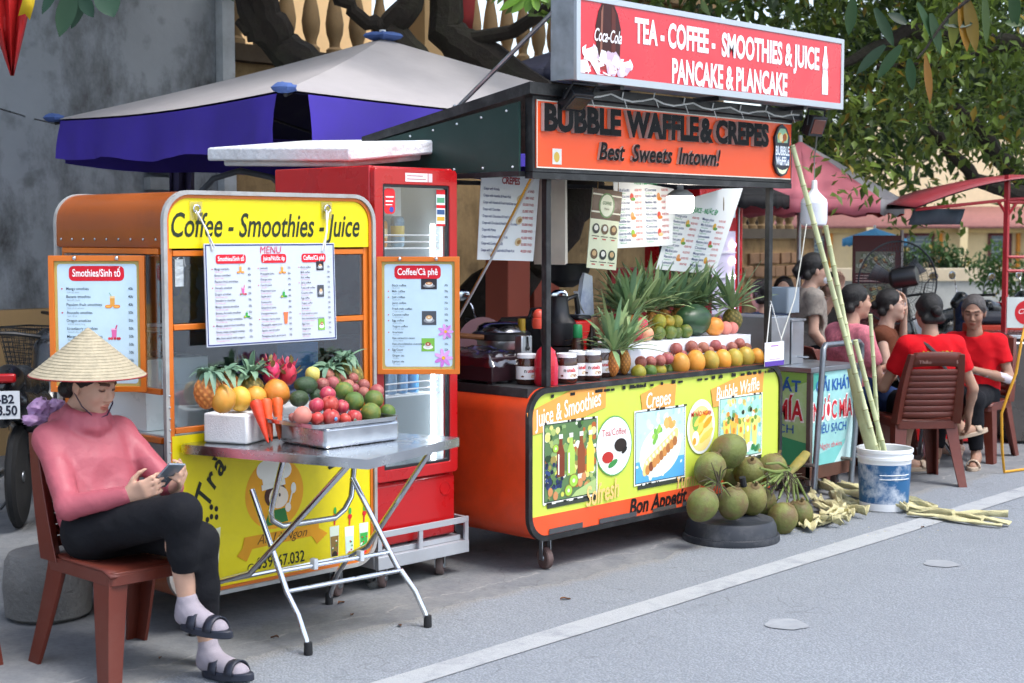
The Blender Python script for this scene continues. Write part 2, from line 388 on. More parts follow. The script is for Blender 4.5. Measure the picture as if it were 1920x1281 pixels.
def head_mesh(old=False, res=.0042):
    k = (old, res)
    if k in _head: return _head[k]
    s = SDF()
    s.ell((0,-.015,.03), (.076,.093,.085)).ell((0,.025,-.03), (.062,.064,.086), .03).ell((0,.038,-.075), (.045,.045,.04), .03).ell((0,.066,-.103), (.02,.017,.016), .025)
    for x in (-1, 1):
        s.ell((x*.037,.06,-.032), (.024,.024,.026), .02); s.cone((x*.012,.088,.026), (x*.046,.07,.024), .009, .007, .015)
        s.cut((x*.031,.1,.006), (.017,.016,.011), .012); s.ell((x*.031,.0755,.004), (.0125,.0125,.0115), .004)
        s.ell((x*.078,-.008,-.018), (.009,.018,.03), .008, roty(x*.2)@rotx(.15)); s.ell((x*.0115,.094,-.036), (.0085,.0095,.007), .008)
    s.cone((0,.085,.012), (0,.104,-.028), .007, .0105, .014)
    s.ell((0,.088,-.0605), (.021,.0115,.0065), .006).ell((0,.087,-.0715), (.018,.0115,.007), .006)
    s.cone((0,-.018,-.06), (0,-.035,-.165), .05, .052, .03)
    vs, F = s.mesh(res, smooth=1)
    x, y, z = np.abs(vs[:,0]), vs[:,1], vs[:,2]; tint = np.ones((len(vs), 3))
    lips = ((vs[:,0]/.0235)**2+((z+.066)/.0125)**2 < 1) & (y > .08); tint[lips] = (.86,.55,.52)
    mouth = (x < .018) & (np.abs(z+.066) < .0022) & (y > .08); tint[mouth] = (.4,.2,.2)
    brow = (x > .013) & (x < .05) & (np.abs(z-.029+.10*np.maximum(0, x-.034)) < .0055) & (y > .055); tint[brow] = (.16,.12,.1)
    eye = ((x-.031)/.014)**2+((z-.001)/.0042)**2 < 1; eye &= y > .07; tint[eye] = (.10,.08,.08)
    ew = ((x-.031)/.014)**2+((z-.0035)/.006)**2 < 1; ew &= (y > .07) & ~eye; tint[ew] = (.62,.5,.45)
    ck = np.exp(-(((x-.042)/.02)**2+((z+.035)/.02)**2)) * (y > .03); tint[:,1] *= 1-.08*ck; tint[:,2] *= 1-.08*ck
    _head[k] = (vs, F, tint); return _head[k]
def hand_prims(s, wrist, d, palm, side, curl=.6, spread=.12, sc=1.0, k=.006):
    """wrist point, direction of the fingers, palm normal (side the palm faces), side=+1 right / -1 left"""
    w = np.array(wrist, float); d = np.array(d, float); d /= np.linalg.norm(d); p = np.array(palm, float); p -= d*(p@d); p /= np.linalg.norm(p)
    x = np.cross(d, p)*side              # toward the thumb side
    s.cone(w-d*.03*sc, w+d*.02*sc, .024*sc, .024*sc, .02)
    for i, off in enumerate((.028, .009, -.010, -.028)):
        s.cone(w+d*.012*sc+x*off*.7*sc, w+d*.083*sc*(1-.03*abs(i-1))+x*off*sc, .0155*sc, .0115*sc, .014)
        L = (.043, .047, .044, .034)[i]*sc; b = w+d*.086*sc*(1-.03*abs(i-1))+x*off*sc; dd = d+x*spread*(1.3-i)*.5; dd /= np.linalg.norm(dd); a = 0
        for j, f in enumerate((1, .68, .55)):
            a += curl*(.75 if j == 0 else 1); v = dd*math.cos(a)+p*math.sin(a); e = b+v*L*f; s.cone(b, e, (.0096-.0011*j)*sc, (.0088-.0012*j)*sc, k); b = e
    b = w+d*.022*sc+x*.026*sc; a = 0
    for j, L in enumerate((.036, .032, .026)):
        v = d*math.cos(.75-.3*j)+x*math.sin(.75-.3*j)+p*(.35+.25*j*curl); v /= np.linalg.norm(v); e = b+v*L*sc; s.cone(b, e, (.0135-.002*j)*sc, (.0115-.002*j)*sc, k); b = e
SKINM = M('skin', r=.5, var=.06, sc_=22, attr=True, spec=.35, sss=.08, bump=.04, bsc=400)
HAIRM = M('dark_hair', '#0e0b0a', r=.5, var=.35, sc_=70, bump=.7, bsc=190, spec=.45, stretch=(1,1,.25))
GREYHAIR = M('greying_hair', '#45403f', r=.5, var=.5, sc_=80, bump=.7, bsc=190, stretch=(1,1,.25))
def fabric(name, c, var=.1, rough=.85, bump=.25): return M(name, c, r=rough, var=var, sc_=11, bump=bump, bsc=320, spec=.2)
def person(label, loc, heading, J, skin=(.42,.25,.17), shirt=None, sleeve='short', pants=None, shorts=False, hair='short', head_yaw=0, head_pitch=0, head_roll=0, old=False, res=.011,
           shoes=None, slim=1.0, wr=.004, group=None, hs_=1.0, hairm=None, seated=True, extra=None, hres=.0042):
    """J: joints in metres, x to the person's right, y forward, z up. Body is one skin mesh; clothes and hair are children."""
    root = thing('person', label, 'person', loc, heading-R_(90), group)
    g = lambda k: np.array(J[k], float)
    sk = SDF(); pel, ch, nk, hd = g('pelvis'), g('chest'), g('neck'), g('head')
    sk.cone(pel, ch, .07, .07, .04); sk.cone(ch, nk, .06, .05, .04)
    for sd_ in 'RL':
        sh, el, wr_, hp, kn, an = (g(k+sd_) for k in ('sh', 'el', 'wr', 'hip', 'kn', 'an')); sx = 1 if sd_ == 'R' else -1
        sk.cone(sh, el, .043, .036, .02); m = el*.65+wr_*.35; sk.cone(el, m, .036, .036, .015); sk.cone(m, wr_, .035, .024, .015)
        sk.cone(hp, kn, .08, .052, .03); cf = kn*.65+an*.35; bk = np.array(J.get('calf', (0,-.012,0))); sk.cone(kn, cf+bk, .05, .05, .03); sk.cone(cf+bk, an, .049, .031, .03)
        ft = np.array(J.get('ft'+sd_, an+np.array((sx*.02,.16,-.06)))); sk.cone(an+np.array((0,-.02,-.035)), ft, .033, .026, .03); sk.cone(an, ft, .03, .024, .03)
        hd_ = J.get('hd'+sd_); dvec = np.array(hd_[0]) if hd_ else wr_-el; pn = np.array(hd_[1]) if hd_ else np.array((-sx,0,-.3))
        hand_prims(sk, wr_, dvec, pn, sx, curl=(hd_[2] if hd_ and len(hd_) > 2 else .35), k=.007)
    sk.cone(nk-np.array((0,0,.03)), hd+np.array((0,-.02,-.06)), .056, .05, .03)
    vs, F = sk.mesh(res, smooth=2)
    hv, hf, tint = head_mesh(old, hres); HR = rotz(head_yaw)@rotx(head_pitch)@roty(head_roll)
    hv2 = (hv*hs_)@HR.T+hd
    allv = np.concatenate([vs, hv2]); allF = np.concatenate([F, hf+len(vs)]); cols = np.concatenate([np.ones((len(vs), 3)), tint])*np.array(skin)
    meshob('body', allv, allF, SKINM, root, cols, True)
    # hair
    if hair:
        h = SDF(); hc = lambda c, r, k=.015: h.ell(np.array(c), r, k)
        hc((0,-.018,.036), (.084,.100,.088)); h.cone((-.05,-.07,-.05), (.05,-.07,-.05), .035, .035, .03)
        if hair != 'cropped':
            for x in (-1,1): h.cone((x*.066,.02,.04), (x*.07,-.03,-.02), .018, .018, .02)
        if hair == 'bun': hc((0,-.125,.0), (.035,.03,.035))
        if hair == 'ponytail': h.cone((0,-.115,.03), (0,-.14,-.02), .028, .03, .02); h.cone((0,-.14,-.02), (0,-.13,-.075), .028, .012, .02)
        if hair == 'long': h.cone((-.03,-.09,-.06), (0,-.1,-.2), .05, .03, .03); h.cone((.03,-.09,-.06), (0,-.1,-.2), .05, .03, .03)
        h.cut((0,.112,-.006), (.069,.088,.102), .01)
        for x in (-1,1): h.cut((x*.085,.02,-.05), (.03,.03,.042), .008)
        hvv, hff = h.mesh(.0055, wr=.0018, wf=120, smooth=1)
        meshob('hair', (hvv*hs_)@HR.T+hd, hff, hairm or HAIRM, root, None, True)
    up = np.array((0,0,1.0))
    if shirt is not None:
        t = SDF(); r0 = .02
        shR, shL = g('shR'), g('shL'); wd = np.linalg.norm(shR-shL)
        t.ell(pel+(ch-pel)*.1, (.165*slim,.125*slim,.10), .05); t.cone(pel+(shR-ch)*.45, ch+(shR-ch)*.5, .115*slim, .112*slim, .05); t.cone(pel+(shL-ch)*.45, ch+(shL-ch)*.5, .115*slim, .112*slim, .05); t.cone(ch, nk-up*.035, .11, .062, .05)
        for sd_ in 'RL':
            sh, el, wr_ = g('sh'+sd_), g('el'+sd_), g('wr'+sd_)
            t.cone(nk-up*.03, sh, .055, .06, .05)
            if sleeve == 'long': t.cone(sh, el, .062*slim, .052*slim, .03); t.cone(el, wr_-(wr_-el)*.03, .053*slim, .037, .02)
            elif sleeve == 'short': t.cone(sh, sh+(el-sh)*.52, .066, .062, .03); e = sh+(el-sh)*.56
            else: pass
        if extra: extra(t, J)
        if sleeve == 'short':
            for sd_ in 'RL':
                sh, el = g('sh'+sd_), g('el'+sd_); d = (el-sh)/np.linalg.norm(el-sh); t.cut(sh+(el-sh)*.80, (.083,.083,.083), .004)
        if not extra: t.cut(nk+up*.03+np.array((0,.02,0)), (.068,.075,.058), .006)
        v_, f_ = t.mesh(res*.9, wr=wr, wf=26, smooth=1); meshob('shirt', v_, f_, shirt, root, None, True)
    if pants is not None:
        t = SDF(); t.cone(g('hipR'), g('hipL'), .115, .115, .05); t.cone(pel, pel+(ch-pel)*.15, .11, .095, .05)
        for sd_ in 'RL':
            hp, kn, an = g('hip'+sd_), g('kn'+sd_), g('an'+sd_)
            if shorts: t.cone(hp, hp+(kn-hp)*.85, .105, .088, .03)
            else:
                cf = kn*.6+an*.4; t.cone(hp, kn, .098, .07, .03); t.cone(kn, cf, .068, .06, .03); e = kn+(an-kn)*J.get('hem'+sd_, .86); t.cone(cf, e, .059, .05, .02); d = (an-kn)/np.linalg.norm(an-kn); t.cut(e+d*.07, (.075,.075,.06), .004)
        v_, f_ = t.mesh(res*.9, wr=wr*.8, wf=24, smooth=1); meshob('trousers' if not shorts else 'shorts', v_, f_, pants, root, None, True)
    if shoes is not None:
        for sd_ in 'RL':
            an = g('an'+sd_); sx = 1 if sd_ == 'R' else -1; ft = np.array(J.get('ft'+sd_, an+np.array((sx*.02,.16,-.06)))); d = ft-an; d[2] = (ft[2]+.0)-(an[2]-.06); d = d/np.linalg.norm(d)
            x = np.cross(d, up); x /= np.linalg.norm(x); z = np.cross(x, d)
            mid = (ft+an+np.array((0,0,-.06)))/2+d*.015-z*.026; b = B(); Rm = Matrix((x, d, z)).transposed()
            poly = [(.042*math.cos(a)*(1.0 if math.sin(a) < 0 else 1.12), .13*math.sin(a)) for a in [2*math.pi*i/20 for i in range(20)]]
            b.prism(poly, Vector(mid), Vector(x), Vector(d), Vector(z)*.03)
            so_ = b.build('sandal', shoes, root, local=True, bevel=.005)
            b = B()
            for yy in (-.035, .05) if J.get('straps2') else (.045,):
                b.grid([[Vector(mid)+Vector(x)*(.047*math.cos(a))+Vector(d)*(yy+dy)+Vector(z)*(.022+(.062-.25*max(0,yy))*math.sin(a)) for a in [math.pi*i/10 for i in range(11)]] for dy in (-.02, 0, .02)])
            b.build('strap', shoes, so_, solid=.006, local=True)
    return root
def seated(seat=.44, elR=(.25,.05,None), wrR=(.12,.3,None), elL=(-.25,.05,None), wrL=(-.12,.3,None), lean=0, s=1.0, knees=None, ankles=None, **kw):
    z = seat; f = lambda p, d: (p[0], p[1], p[2] if p[2] is not None else d)
    J = dict(pelvis=(0,0,z+.10), chest=(0,lean*.5-.02,z+.35), neck=(0,lean-.01,z+.525), head=(0,lean+.035,z+.70),
             shR=(.165,lean-.02,z+.475), shL=(-.165,lean-.02,z+.475), elR=f(elR, z+.21), elL=f(elL, z+.21), wrR=f(wrR, z+.28), wrL=f(wrL, z+.28),
             hipR=(.085,.02,z+.085), hipL=(-.085,.02,z+.085), knR=(.11,.42,z+.06), knL=(-.11,.42,z+.06), anR=(.10,.40,.085), anL=(-.10,.40,.085))
    if knees: J['knR'], J['knL'] = knees
    if ankles: J['anR'], J['anL'] = ankles
    J.update(kw); return J
# ================================================================= SETTING
def ground_mat():
    m = bpy.data.materials.new('aged_asphalt'); m.use_nodes = True; t = m.node_tree; N = t.nodes; L = t.links; p = N['Principled BSDF']
    g = N.new('ShaderNodeNewGeometry'); V = g.outputs['Position']
    def noise(s, d=5, ro=.6):
        n = N.new('ShaderNodeTexNoise'); n.inputs['Scale'].default_value = s; n.inputs['Detail'].default_value = d; n.inputs['Roughness'].default_value = ro; L.new(V, n.inputs['Vector']); return n.outputs['Fac']
    def mr(f, a, b, c, d):
        q = N.new('ShaderNodeMapRange'); q.inputs[1].default_value = a; q.inputs[2].default_value = b; q.inputs[3].default_value = c; q.inputs[4].default_value = d; L.new(f, q.inputs[0]); return q.outputs[0]
    def mix(f, a, b, mode='MIX'):
        x = N.new('ShaderNodeMix'); x.data_type = 'RGBA'; x.blend_type = mode
        if isinstance(f, float): x.inputs[0].default_value = f
        else: L.new(f, x.inputs[0])
        for k, s in ((6, a), (7, b)):
            if isinstance(s, tuple): x.inputs[k].default_value = (*s, 1)
            else: L.new(s, x.inputs[k])
        return x.outputs[2]
    def math_(op, a, b):
        q = N.new('ShaderNodeMath'); q.operation = op
        for i, s in enumerate((a, b)):
            if isinstance(s, (int, float)): q.inputs[i].default_value = s
            else: L.new(s, q.inputs[i])
        return q.outputs[0]
    vo = N.new('ShaderNodeTexVoronoi'); vo.inputs['Scale'].default_value = 95; L.new(V, vo.inputs['Vector'])
    grit = mix(mr(vo.outputs['Distance'], .1, .6, 0, 1), (.335,.365,.40), (.21,.23,.255))
    grit = mix(mr(noise(260, 2), .62, .75, 0, .6), grit, (.5,.5,.5))
    grit = mix(mr(noise(1.6, 6, .7), .4, .75, 0, .45), grit, (.19,.207,.23))
    grit = mix(mr(noise(.55, 7, .65), .42, .68, 0, .5), grit, (.20,.215,.235))
    grit = mix(mr(noise(7, 7, .75), .6, .74, 0, .45), grit, (.14,.145,.15))
    ap = mix(mr(noise(5, 8, .7), .35, .7, 0, 1), (.16,.17,.185), (.245,.25,.25))
    ap = mix(mr(noise(45, 6, .7), .45, .75, 0, .35), ap, (.09,.09,.095))
    sx = N.new('ShaderNodeSeparateXYZ'); L.new(V, sx.inputs[0])
    yy = math_('ADD', sx.outputs['Y'], math_('MULTIPLY', math_('SUBTRACT', noise(2.2, 9, .62), .5), .42))
    f = mr(yy, -.16, -.145, 0, 1)
    base = mix(f, grit, ap)
    ed = mr(yy, -.24, -.16, 0, 1); ed2 = math_('MULTIPLY', ed, math_('SUBTRACT', 1, f))
    base = mix(math_('MULTIPLY', ed2, .55), base, (.25,.235,.205))
    rim = mr(math_('ABSOLUTE', math_('ADD', yy, -.03), 0), 0, .012, 1, 0); base = mix(math_('MULTIPLY', rim, mr(noise(14, 4), .4, .6, 0, .8)), base, (.36,.35,.33))
    v2 = N.new('ShaderNodeTexVoronoi'); v2.feature = 'DISTANCE_TO_EDGE'; v2.inputs['Scale'].default_value = .55
    wv = N.new('ShaderNodeVectorMath'); wv.operation = 'ADD'; nn = N.new('ShaderNodeTexNoise'); nn.inputs['Scale'].default_value = 3; L.new(V, nn.inputs['Vector']); L.new(V, wv.inputs[0]); L.new(nn.outputs['Color'], wv.inputs[1]); L.new(wv.outputs[0], v2.inputs['Vector'])
    base = mix(mr(v2.outputs['Distance'], .0, .004, .3, 0), base, (.06,.06,.06))
    L.new(base, p.inputs['Base Color']); p.inputs['Roughness'].default_value = .85; p.inputs['Specular IOR Level'].default_value = .3
    b = N.new('ShaderNodeBump'); b.inputs['Strength'].default_value = .55; b.inputs['Distance'].default_value = .006
    L.new(math_('ADD', math_('MULTIPLY', vo.outputs['Distance'], math_('SUBTRACT', 1.1, f)), math_('MULTIPLY', noise(40, 6), .8)), b.inputs['Height']); L.new(b.outputs[0], p.inputs['Normal'])
    return m
GM = ground_mat()
b = B(); b.add([(-120,-120,0),(160,-120,0),(160,160,0),(-120,160,0)], [(0,1,2,3)])
tag(b.build('road', GM, base=False, smooth=False), kind='structure')
linem = M('worn_road_paint', '#a9acae', r=.85, var=.14, sc_=6, bump=.5, bsc=90, dirt=.9, dcol=(.25,.265,.285), dsc=6, dlo=.45, dhi=.66)
b = B(); a0, a1, c0, c1 = at(698,1281,z=0), at(1920,913,z=0), at(797,1281,z=0), at(1920,932,z=0)
wl = (a1-a0); a0 = a0-wl*.8; a1 = a1+wl*1.5; wl2 = (c1-c0); c0 = c0-wl2*.8; c1 = c1+wl2*1.5
b.grid([[a0.lerp(a1, i/30)+Vector((0,0,.004))+Vector((0, random.uniform(-.006,.006), 0)) for i in range(31)], [c0.lerp(c1, i/30)+Vector((0,0,.004))+Vector((0, random.uniform(-.006,.006), 0)) for i in range(31)]])
tag(b.build('lane_line', linem, base=False, smooth=False), kind='structure')
dotm = M('faded_road_paint', '#9a9ea2', r=.85, var=.15, dirt=.95, dcol=(.25,.265,.285), dsc=13, dlo=.38, dhi=.6)
for (px, py, rx) in ((1475,1172,.09), (1765,1058,.085)):
    c = at(px, py, z=0); b = B(); b.add([(c.x+rx*(1+.1*math.sin(3*t))*math.cos(t), c.y+rx*(1+.1*math.cos(5*t))*math.sin(t), .004) for t in [2*math.pi*i/22 for i in range(22)]], [tuple(range(22))])
    tag(b.build('road_mark', dotm, base=False, smooth=False), kind='structure')

# ---- plaster building on the left
def plaster(name, c1, c2, c3, lo, hi):
    m = M(name, c1, r=.9, var=.12, sc_=1.2, bump=.3, bsc=25); t = m.node_tree; N = t.nodes; L = t.links; p = N['Principled BSDF']
    g = N.new('ShaderNodeNewGeometry'); n = N.new('ShaderNodeTexNoise'); n.inputs['Scale'].default_value = 1.1; n.inputs['Detail'].default_value = 9; n.inputs['Roughness'].default_value = .7
    mp = N.new('ShaderNodeVectorMath'); mp.operation = 'MULTIPLY'; mp.inputs[1].default_value = (1,1,.55); L.new(g.outputs['Position'], mp.inputs[0]); L.new(mp.outputs[0], n.inputs['Vector'])
    src = p.inputs['Base Color'].links[0].from_socket
    q = N.new('ShaderNodeMapRange'); q.inputs[1].default_value = lo; q.inputs[2].default_value = hi; L.new(n.outputs['Fac'], q.inputs[0])
    mx = N.new('ShaderNodeMix'); mx.data_type = 'RGBA'; L.new(q.outputs[0], mx.inputs[0]); L.new(src, mx.inputs[6]); mx.inputs[7].default_value = (*C(c2), 1)
    n2 = N.new('ShaderNodeTexNoise'); n2.inputs['Scale'].default_value = 5; n2.inputs['Detail'].default_value = 8; L.new(g.outputs['Position'], n2.inputs['Vector'])
    q2 = N.new('ShaderNodeMapRange'); q2.inputs[1].default_value = .55; q2.inputs[2].default_value = .72; q2.inputs[4].default_value = .7; L.new(n2.outputs['Fac'], q2.inputs[0])
    m2 = N.new('ShaderNodeMix'); m2.data_type = 'RGBA'; L.new(q2.outputs[0], m2.inputs[0]); L.new(mx.outputs[2], m2.inputs[6]); m2.inputs[7].default_value = (*C(c3), 1)
    L.new(m2.outputs[2], p.inputs['Base Color']); return m
plast = plaster('mouldy_plaster', '#8b9096', '#353432', '#5d5f61', .48, .66)
cream = plaster('weathered_cream_wall', '#a88c63', '#6b5638', '#4a3c2a', .46, .68)
creamc = M('cream_paint', '#b39468', r=.85, var=.08, dirt=.3, dcol=(.2,.15,.09), bump=.15, bsc=40)
ochre = M('ochre_dado', '#b89566', r=.9, var=.1, dirt=.3)
bl_ = thing('building', 'grey mould-stained plaster house wall on the left behind the carts', 'building', (-3,6,0))
B().box(-9, 2.06, 5.6, 9, 1.09, 7).build('wall', plast, bl_)
B().box(-9, 2.06, 5.565, 9, 0, 1.087).build('dado', ochre, bl_)
B().box(2.0, 2.12, 5.5, 5.598, 0, 7).build('corner_pilaster', M('pale_pilaster', '#b9bec2', r=.85, var=.15, dirt=.5, dcol=(.2,.19,.17), dsc=4), bl_)
b = B()
for rr, yy, ww in ((.30, 5.56, .05), (.24, 5.58, .04)):
    b.tube([(-.32+rr*math.cos(t), yy, 2.45+rr*math.sin(t)*1.2) for t in [math.pi*i/14 for i in range(15)]], ww, 6)
b.box(-.72, -.02, 5.5, 5.597, 2.33, 2.42); b.box(-.66, -.08, 5.52, 5.597, 2.25, 2.327)
b.build('window_moulding', M('old_gold_trim', '#8c6a36', r=.8, var=.2, dirt=.4), bl_)
B().box(-.52, -.12, 5.59, 5.598, 2.43, 2.72).build('recess_shade_panel', M('painted_recess_shade', '#141414', r=.9), bl_)  # flat near-black panel; the shade of a recess is put into its colour
# hanging cloth and vent blocks on that wall above the cart
b = B()
for i, (px, py) in enumerate(((300,310),(300,345))):
    c = at(px, py, n=5.58); b.box(c.x-.14, c.x+.14, 5.5, 5.597, c.z-.05, c.z+.05)
b.build('vent_block', M('dirty_white','#8d9092',r=.8,var=.2), bl_)
# ---- cream boundary wall behind the stalls and its balustrade
bw = thing('boundary_wall', 'cracked cream wall behind the tree and red posts', 'wall', (5.5,5.8,0))
B().box(2.125, 6.6, 5.62, 5.95, 0, 3.1).build('wall', cream, bw)
b = B(); b.box(2.125, 6.6, 5.5, 6.0, 3.103, 3.19); b.box(2.125, 6.6, 5.55, 5.98, 3.19, 3.25); b.build('ledge', M('dark_ledge', '#4a3c2c', r=.9, var=.2, dirt=.5), bw)
B().box(6.603, 9.2, 5.66, 5.95, 0, 3.3).build('wall', cream, bw)
B().box(6.603, 9.2, 5.6, 6.0, 3.303, 3.4).build('ledge', creamc, bw)
for i in range(3):
    z0 = .9+.95*i; B().box(2.13, 9.1, 5.6, 5.615, z0, z0+.07).build('moulding', creamc, bw) if i < 1 else None
bal = M('balustrade_stone', '#8f7552', r=.85, var=.15, dirt=.55, dcol=(.12,.1,.07), dsc=5, bump=.3, bsc=40)
def baluster_row(root, x0, x1, y, z, h, step, rr=.055):
    first = None; n = int((x1-x0)/step); k = h/.62
    prof = [(1.2,0),(1.2,.05),(.75,.07),(.75,.1),(1.15,.16),(1.3,.23),(1.05,.32),(.62,.42),(.55,.47),(.8,.5),(.55,.53),(.8,.56),(1.2,.575),(1.2,.62)]
    for i in range(n):
        x = x0+step*(i+.5)
        if first is None:
            first = B().lathe([(r*rr, q*k) for r, q in prof], (0,0,0), 12).build('baluster', bal, root, local=True)
            first.matrix_parent_inverse = wmat(root).inverted(); first.location = (x, y, z)
        else:
            o = first.copy(); col.objects.link(o); o.location = (x, y, z)
ba = thing('balustrade', 'weathered yellow balustrade above the dark ledge, left of the tree trunks', 'balustrade', (4,5.8,3.25))
baluster_row(ba, 2.2, 4.35, 5.78, 3.25, .8, .27, .065)
B().box(4.36, 4.72, 5.6, 5.96, 3.252, 4.6).build('pillar', creamc, ba); B().box(2.125, 4.355, 5.66, 5.9, 4.055, 4.2).build('handrail', bal, ba)
ba = thing('balustrade', 'pale yellow balustrade with closely set balusters beside the red signboard', 'balustrade', (6,5.8,3.4))
baluster_row(ba, 4.85, 9.2, 5.8, 3.402, .85, .235, .062); B().box(4.75, 9.2, 5.66, 5.94, 4.255, 4.4).build('handrail', bal, ba); B().box(4.75, 6.6, 5.66, 5.94, 3.252, 3.4).build('plinth', bal, ba)
b = B(); b.grid([[(4.74+.05*math.sin(i)*.6, 5.55, 5-.18*i) for i in range(9)], [(4.9+.03*math.sin(i*1.3), 5.5, 5-.18*i) for i in range(9)]]); tag(b.build('cloth_banner', M('dark_red_cloth', '#7d1c1e', r=.8, var=.2), solid=.004), 'dark red cloth strip hanging beside the balustrade pillar', 'banner')
hb = thing('building', 'cream house front seen between the left balusters', 'building', (3,8,0)); B().box(2.4, 6.2, 8.5, 9, 0, 8).build('wall', M('pale_house_cream', '#e5c08c', r=.9, var=.06), hb)  # even pale cream base colour for the house front
# low weathered wall at the right of the stall
lw = thing('boundary_wall', 'peeling low yellow wall right of the crepe stall with exposed bricks', 'wall', (10,5.8,0))
peel = plaster('peeling_yellow_wall', '#b08f62', '#54402c', '#87694a', .45, .6)
B().box(9.25, 11.15, 5.64, 5.95, 0, 1.6).build('wall', peel, lw); B().box(9.25, 11.2, 5.56, 6.0, 1.603, 1.72).build('ledge', M('mossy_ledge', '#5b5145', r=.9, var=.25, dirt=.5), lw)
bm = M('exposed_brick', '#8a6a50', r=.9, var=.25, bump=.3, bsc=50); f0 = None
for i in range(34):
    r_, c_ = divmod(i, 7); x = 9.55+c_*.225+(.11 if r_ % 2 else 0)+random.uniform(-.01,.01); z = .72+r_*.16
    if math.hypot((x-10.3)/.75, (z-1.1)/.45) > 1: continue
    if f0 is None:
        f0 = B().box(-.1, .1, -.03, .03, -.065, .065).build('brick', bm, lw, local=True, bevel=.008); f0.matrix_parent_inverse = wmat(lw).inverted(); f0.location = (x, 5.625, z)
    else:
        o = f0.copy(); col.objects.link(o); o.location = (x, 5.625+random.uniform(-.008,.01), z); o.rotation_euler = (0, random.uniform(-.06,.06), 0)
baluster_row(lw, 9.3, 11.1, 5.8, 1.722, .5, .2, .055); B().box(9.25, 11.15, 5.68, 5.92, 2.225, 2.33).build('handrail', M('mossy_rail', '#6b5f50', r=.9, var=.25, dirt=.5), lw)
# terracotta posts behind the counter
terr = M('terracotta_paint', '#a4503c', r=.8, var=.1, dirt=.2)
for (px, dep, wd, lab) in ((952, 11.2, .24, 'terracotta red post behind the waffle iron, nearest the fridge'), (1000, 12.0, .30, 'terracotta red post right behind the stall corner post')):
    p = at(px, 640, dep=dep); b = B(); b.box(p.x-wd/2, p.x+wd/2, p.y-wd/2, p.y+wd/2, 0, 1.95)
    tag(b.build('post', terr, bevel=.01), lab, 'post', 'terracotta posts')
# ---- far yellow building across the square
fb = thing('building', 'long pale yellow building with red tiled roof far across the square', 'building', cw(19,60), R_(-46))
ycol = M('far_yellow_wall', '#d9c294', r=.9, var=.05); B().box(-9, 14, 0, 6, 0, 2.0).build('wall', ycol, fb, local=True)
tile = M('red_roof_tiles', '#96645c', r=.85, var=.2, sc_=9, bump=.6, bsc=12)
b = B(); b.grid([[(-9.6,-.9,1.95),(14.6,-.9,1.95)],[(-9.6,2.2,2.75),(14.6,2.2,2.75)]]); b.build('roof', tile, fb, local=True, solid=.12)
B().box(-9, 14, 2.2, 6, 2.3, 6.2).build('upper_wall', M('far_cream_wall', '#e3cda6', r=.9, var=.05), fb, local=True)
b = B(); b.box(-9, 14, -.35, -.01, 1.72, 1.94); b.build('fascia', M('yellow_fascia', '#d8bc80', r=.8), fb, local=True)
brown = M('maroon_woodwork', '#5e2a2c', r=.7, var=.1); wing = M('far_window_glass', '#5b6a72', r=.25, var=.1)
for x, ww in ((-7.2,.7), (-3.2,1.0), (.2,.7), (2.3,1.5), (6,1.5), (9.6,1.5)):
    wd = B().box(x, x+ww, -.05, -.012, .55, 1.6).build('window', wing, fb, local=True)
    b = B(); b.box(x-.12, x, -.1, -.003, .2, 1.7); b.box(x+ww, x+ww+.12, -.1, -.003, .2, 1.7); b.box(x, x+ww, -.08, -.003, 1.605, 1.7); b.build('window_frame', brown, wd, local=True)
    b = B()
    for k in range(6): b.box(x+.01, x+ww-.01, -.075, -.055, .62+.16*k, .66+.16*k)
    b.build('louvre', M('louvre_grey', '#8e9a92', r=.6), wd, local=True)
for x in (-8.6, -5, -1.3, 1.6, 4.6, 8.2, 12): B().box(x, x+.3, -.9, -.6, 0, 1.93).build('column', ycol, fb, local=True)
for x in (-6.3, -1.9, 1.2):
    B().box(x, x+.12, -.2, -.02, 0, 1.7).build('banner_strip', M('orange_strip', '#d8892c', r=.7), fb, local=True)
for x in (2.9, 6.6):
    wd = B().box(x, x+1.0, 2.12, 2.19, 3.3, 4.9).build('window', M('pale_blue_pane', '#9db6c6', r=.3, var=.1), fb, local=True)
    b = B(); b.box(x-.1, x, 2.1, 2.195, 3.2, 5); b.box(x+1, x+1.1, 2.1, 2.195, 3.2, 5); b.box(x+.46, x+.54, 2.09, 2.118, 3.3, 4.9); b.build('window_frame', whitep, wd, local=True)
fw = thing('low_wall', 'low pale garden wall with cream coping behind the motorbikes', 'wall', cw(9.5,30), R_(-46))
B().box(-4, 9, 0, .3, 0, .72).build('wall', M('pale_garden_wall', '#b9b9b3', r=.9, var=.15, dirt=.4), fw, local=True); B().box(-4, 9, -.05, .35, .723, .97).build('coping', M('cream_coping', '#d6c4a6', r=.85, var=.06), fw, local=True)
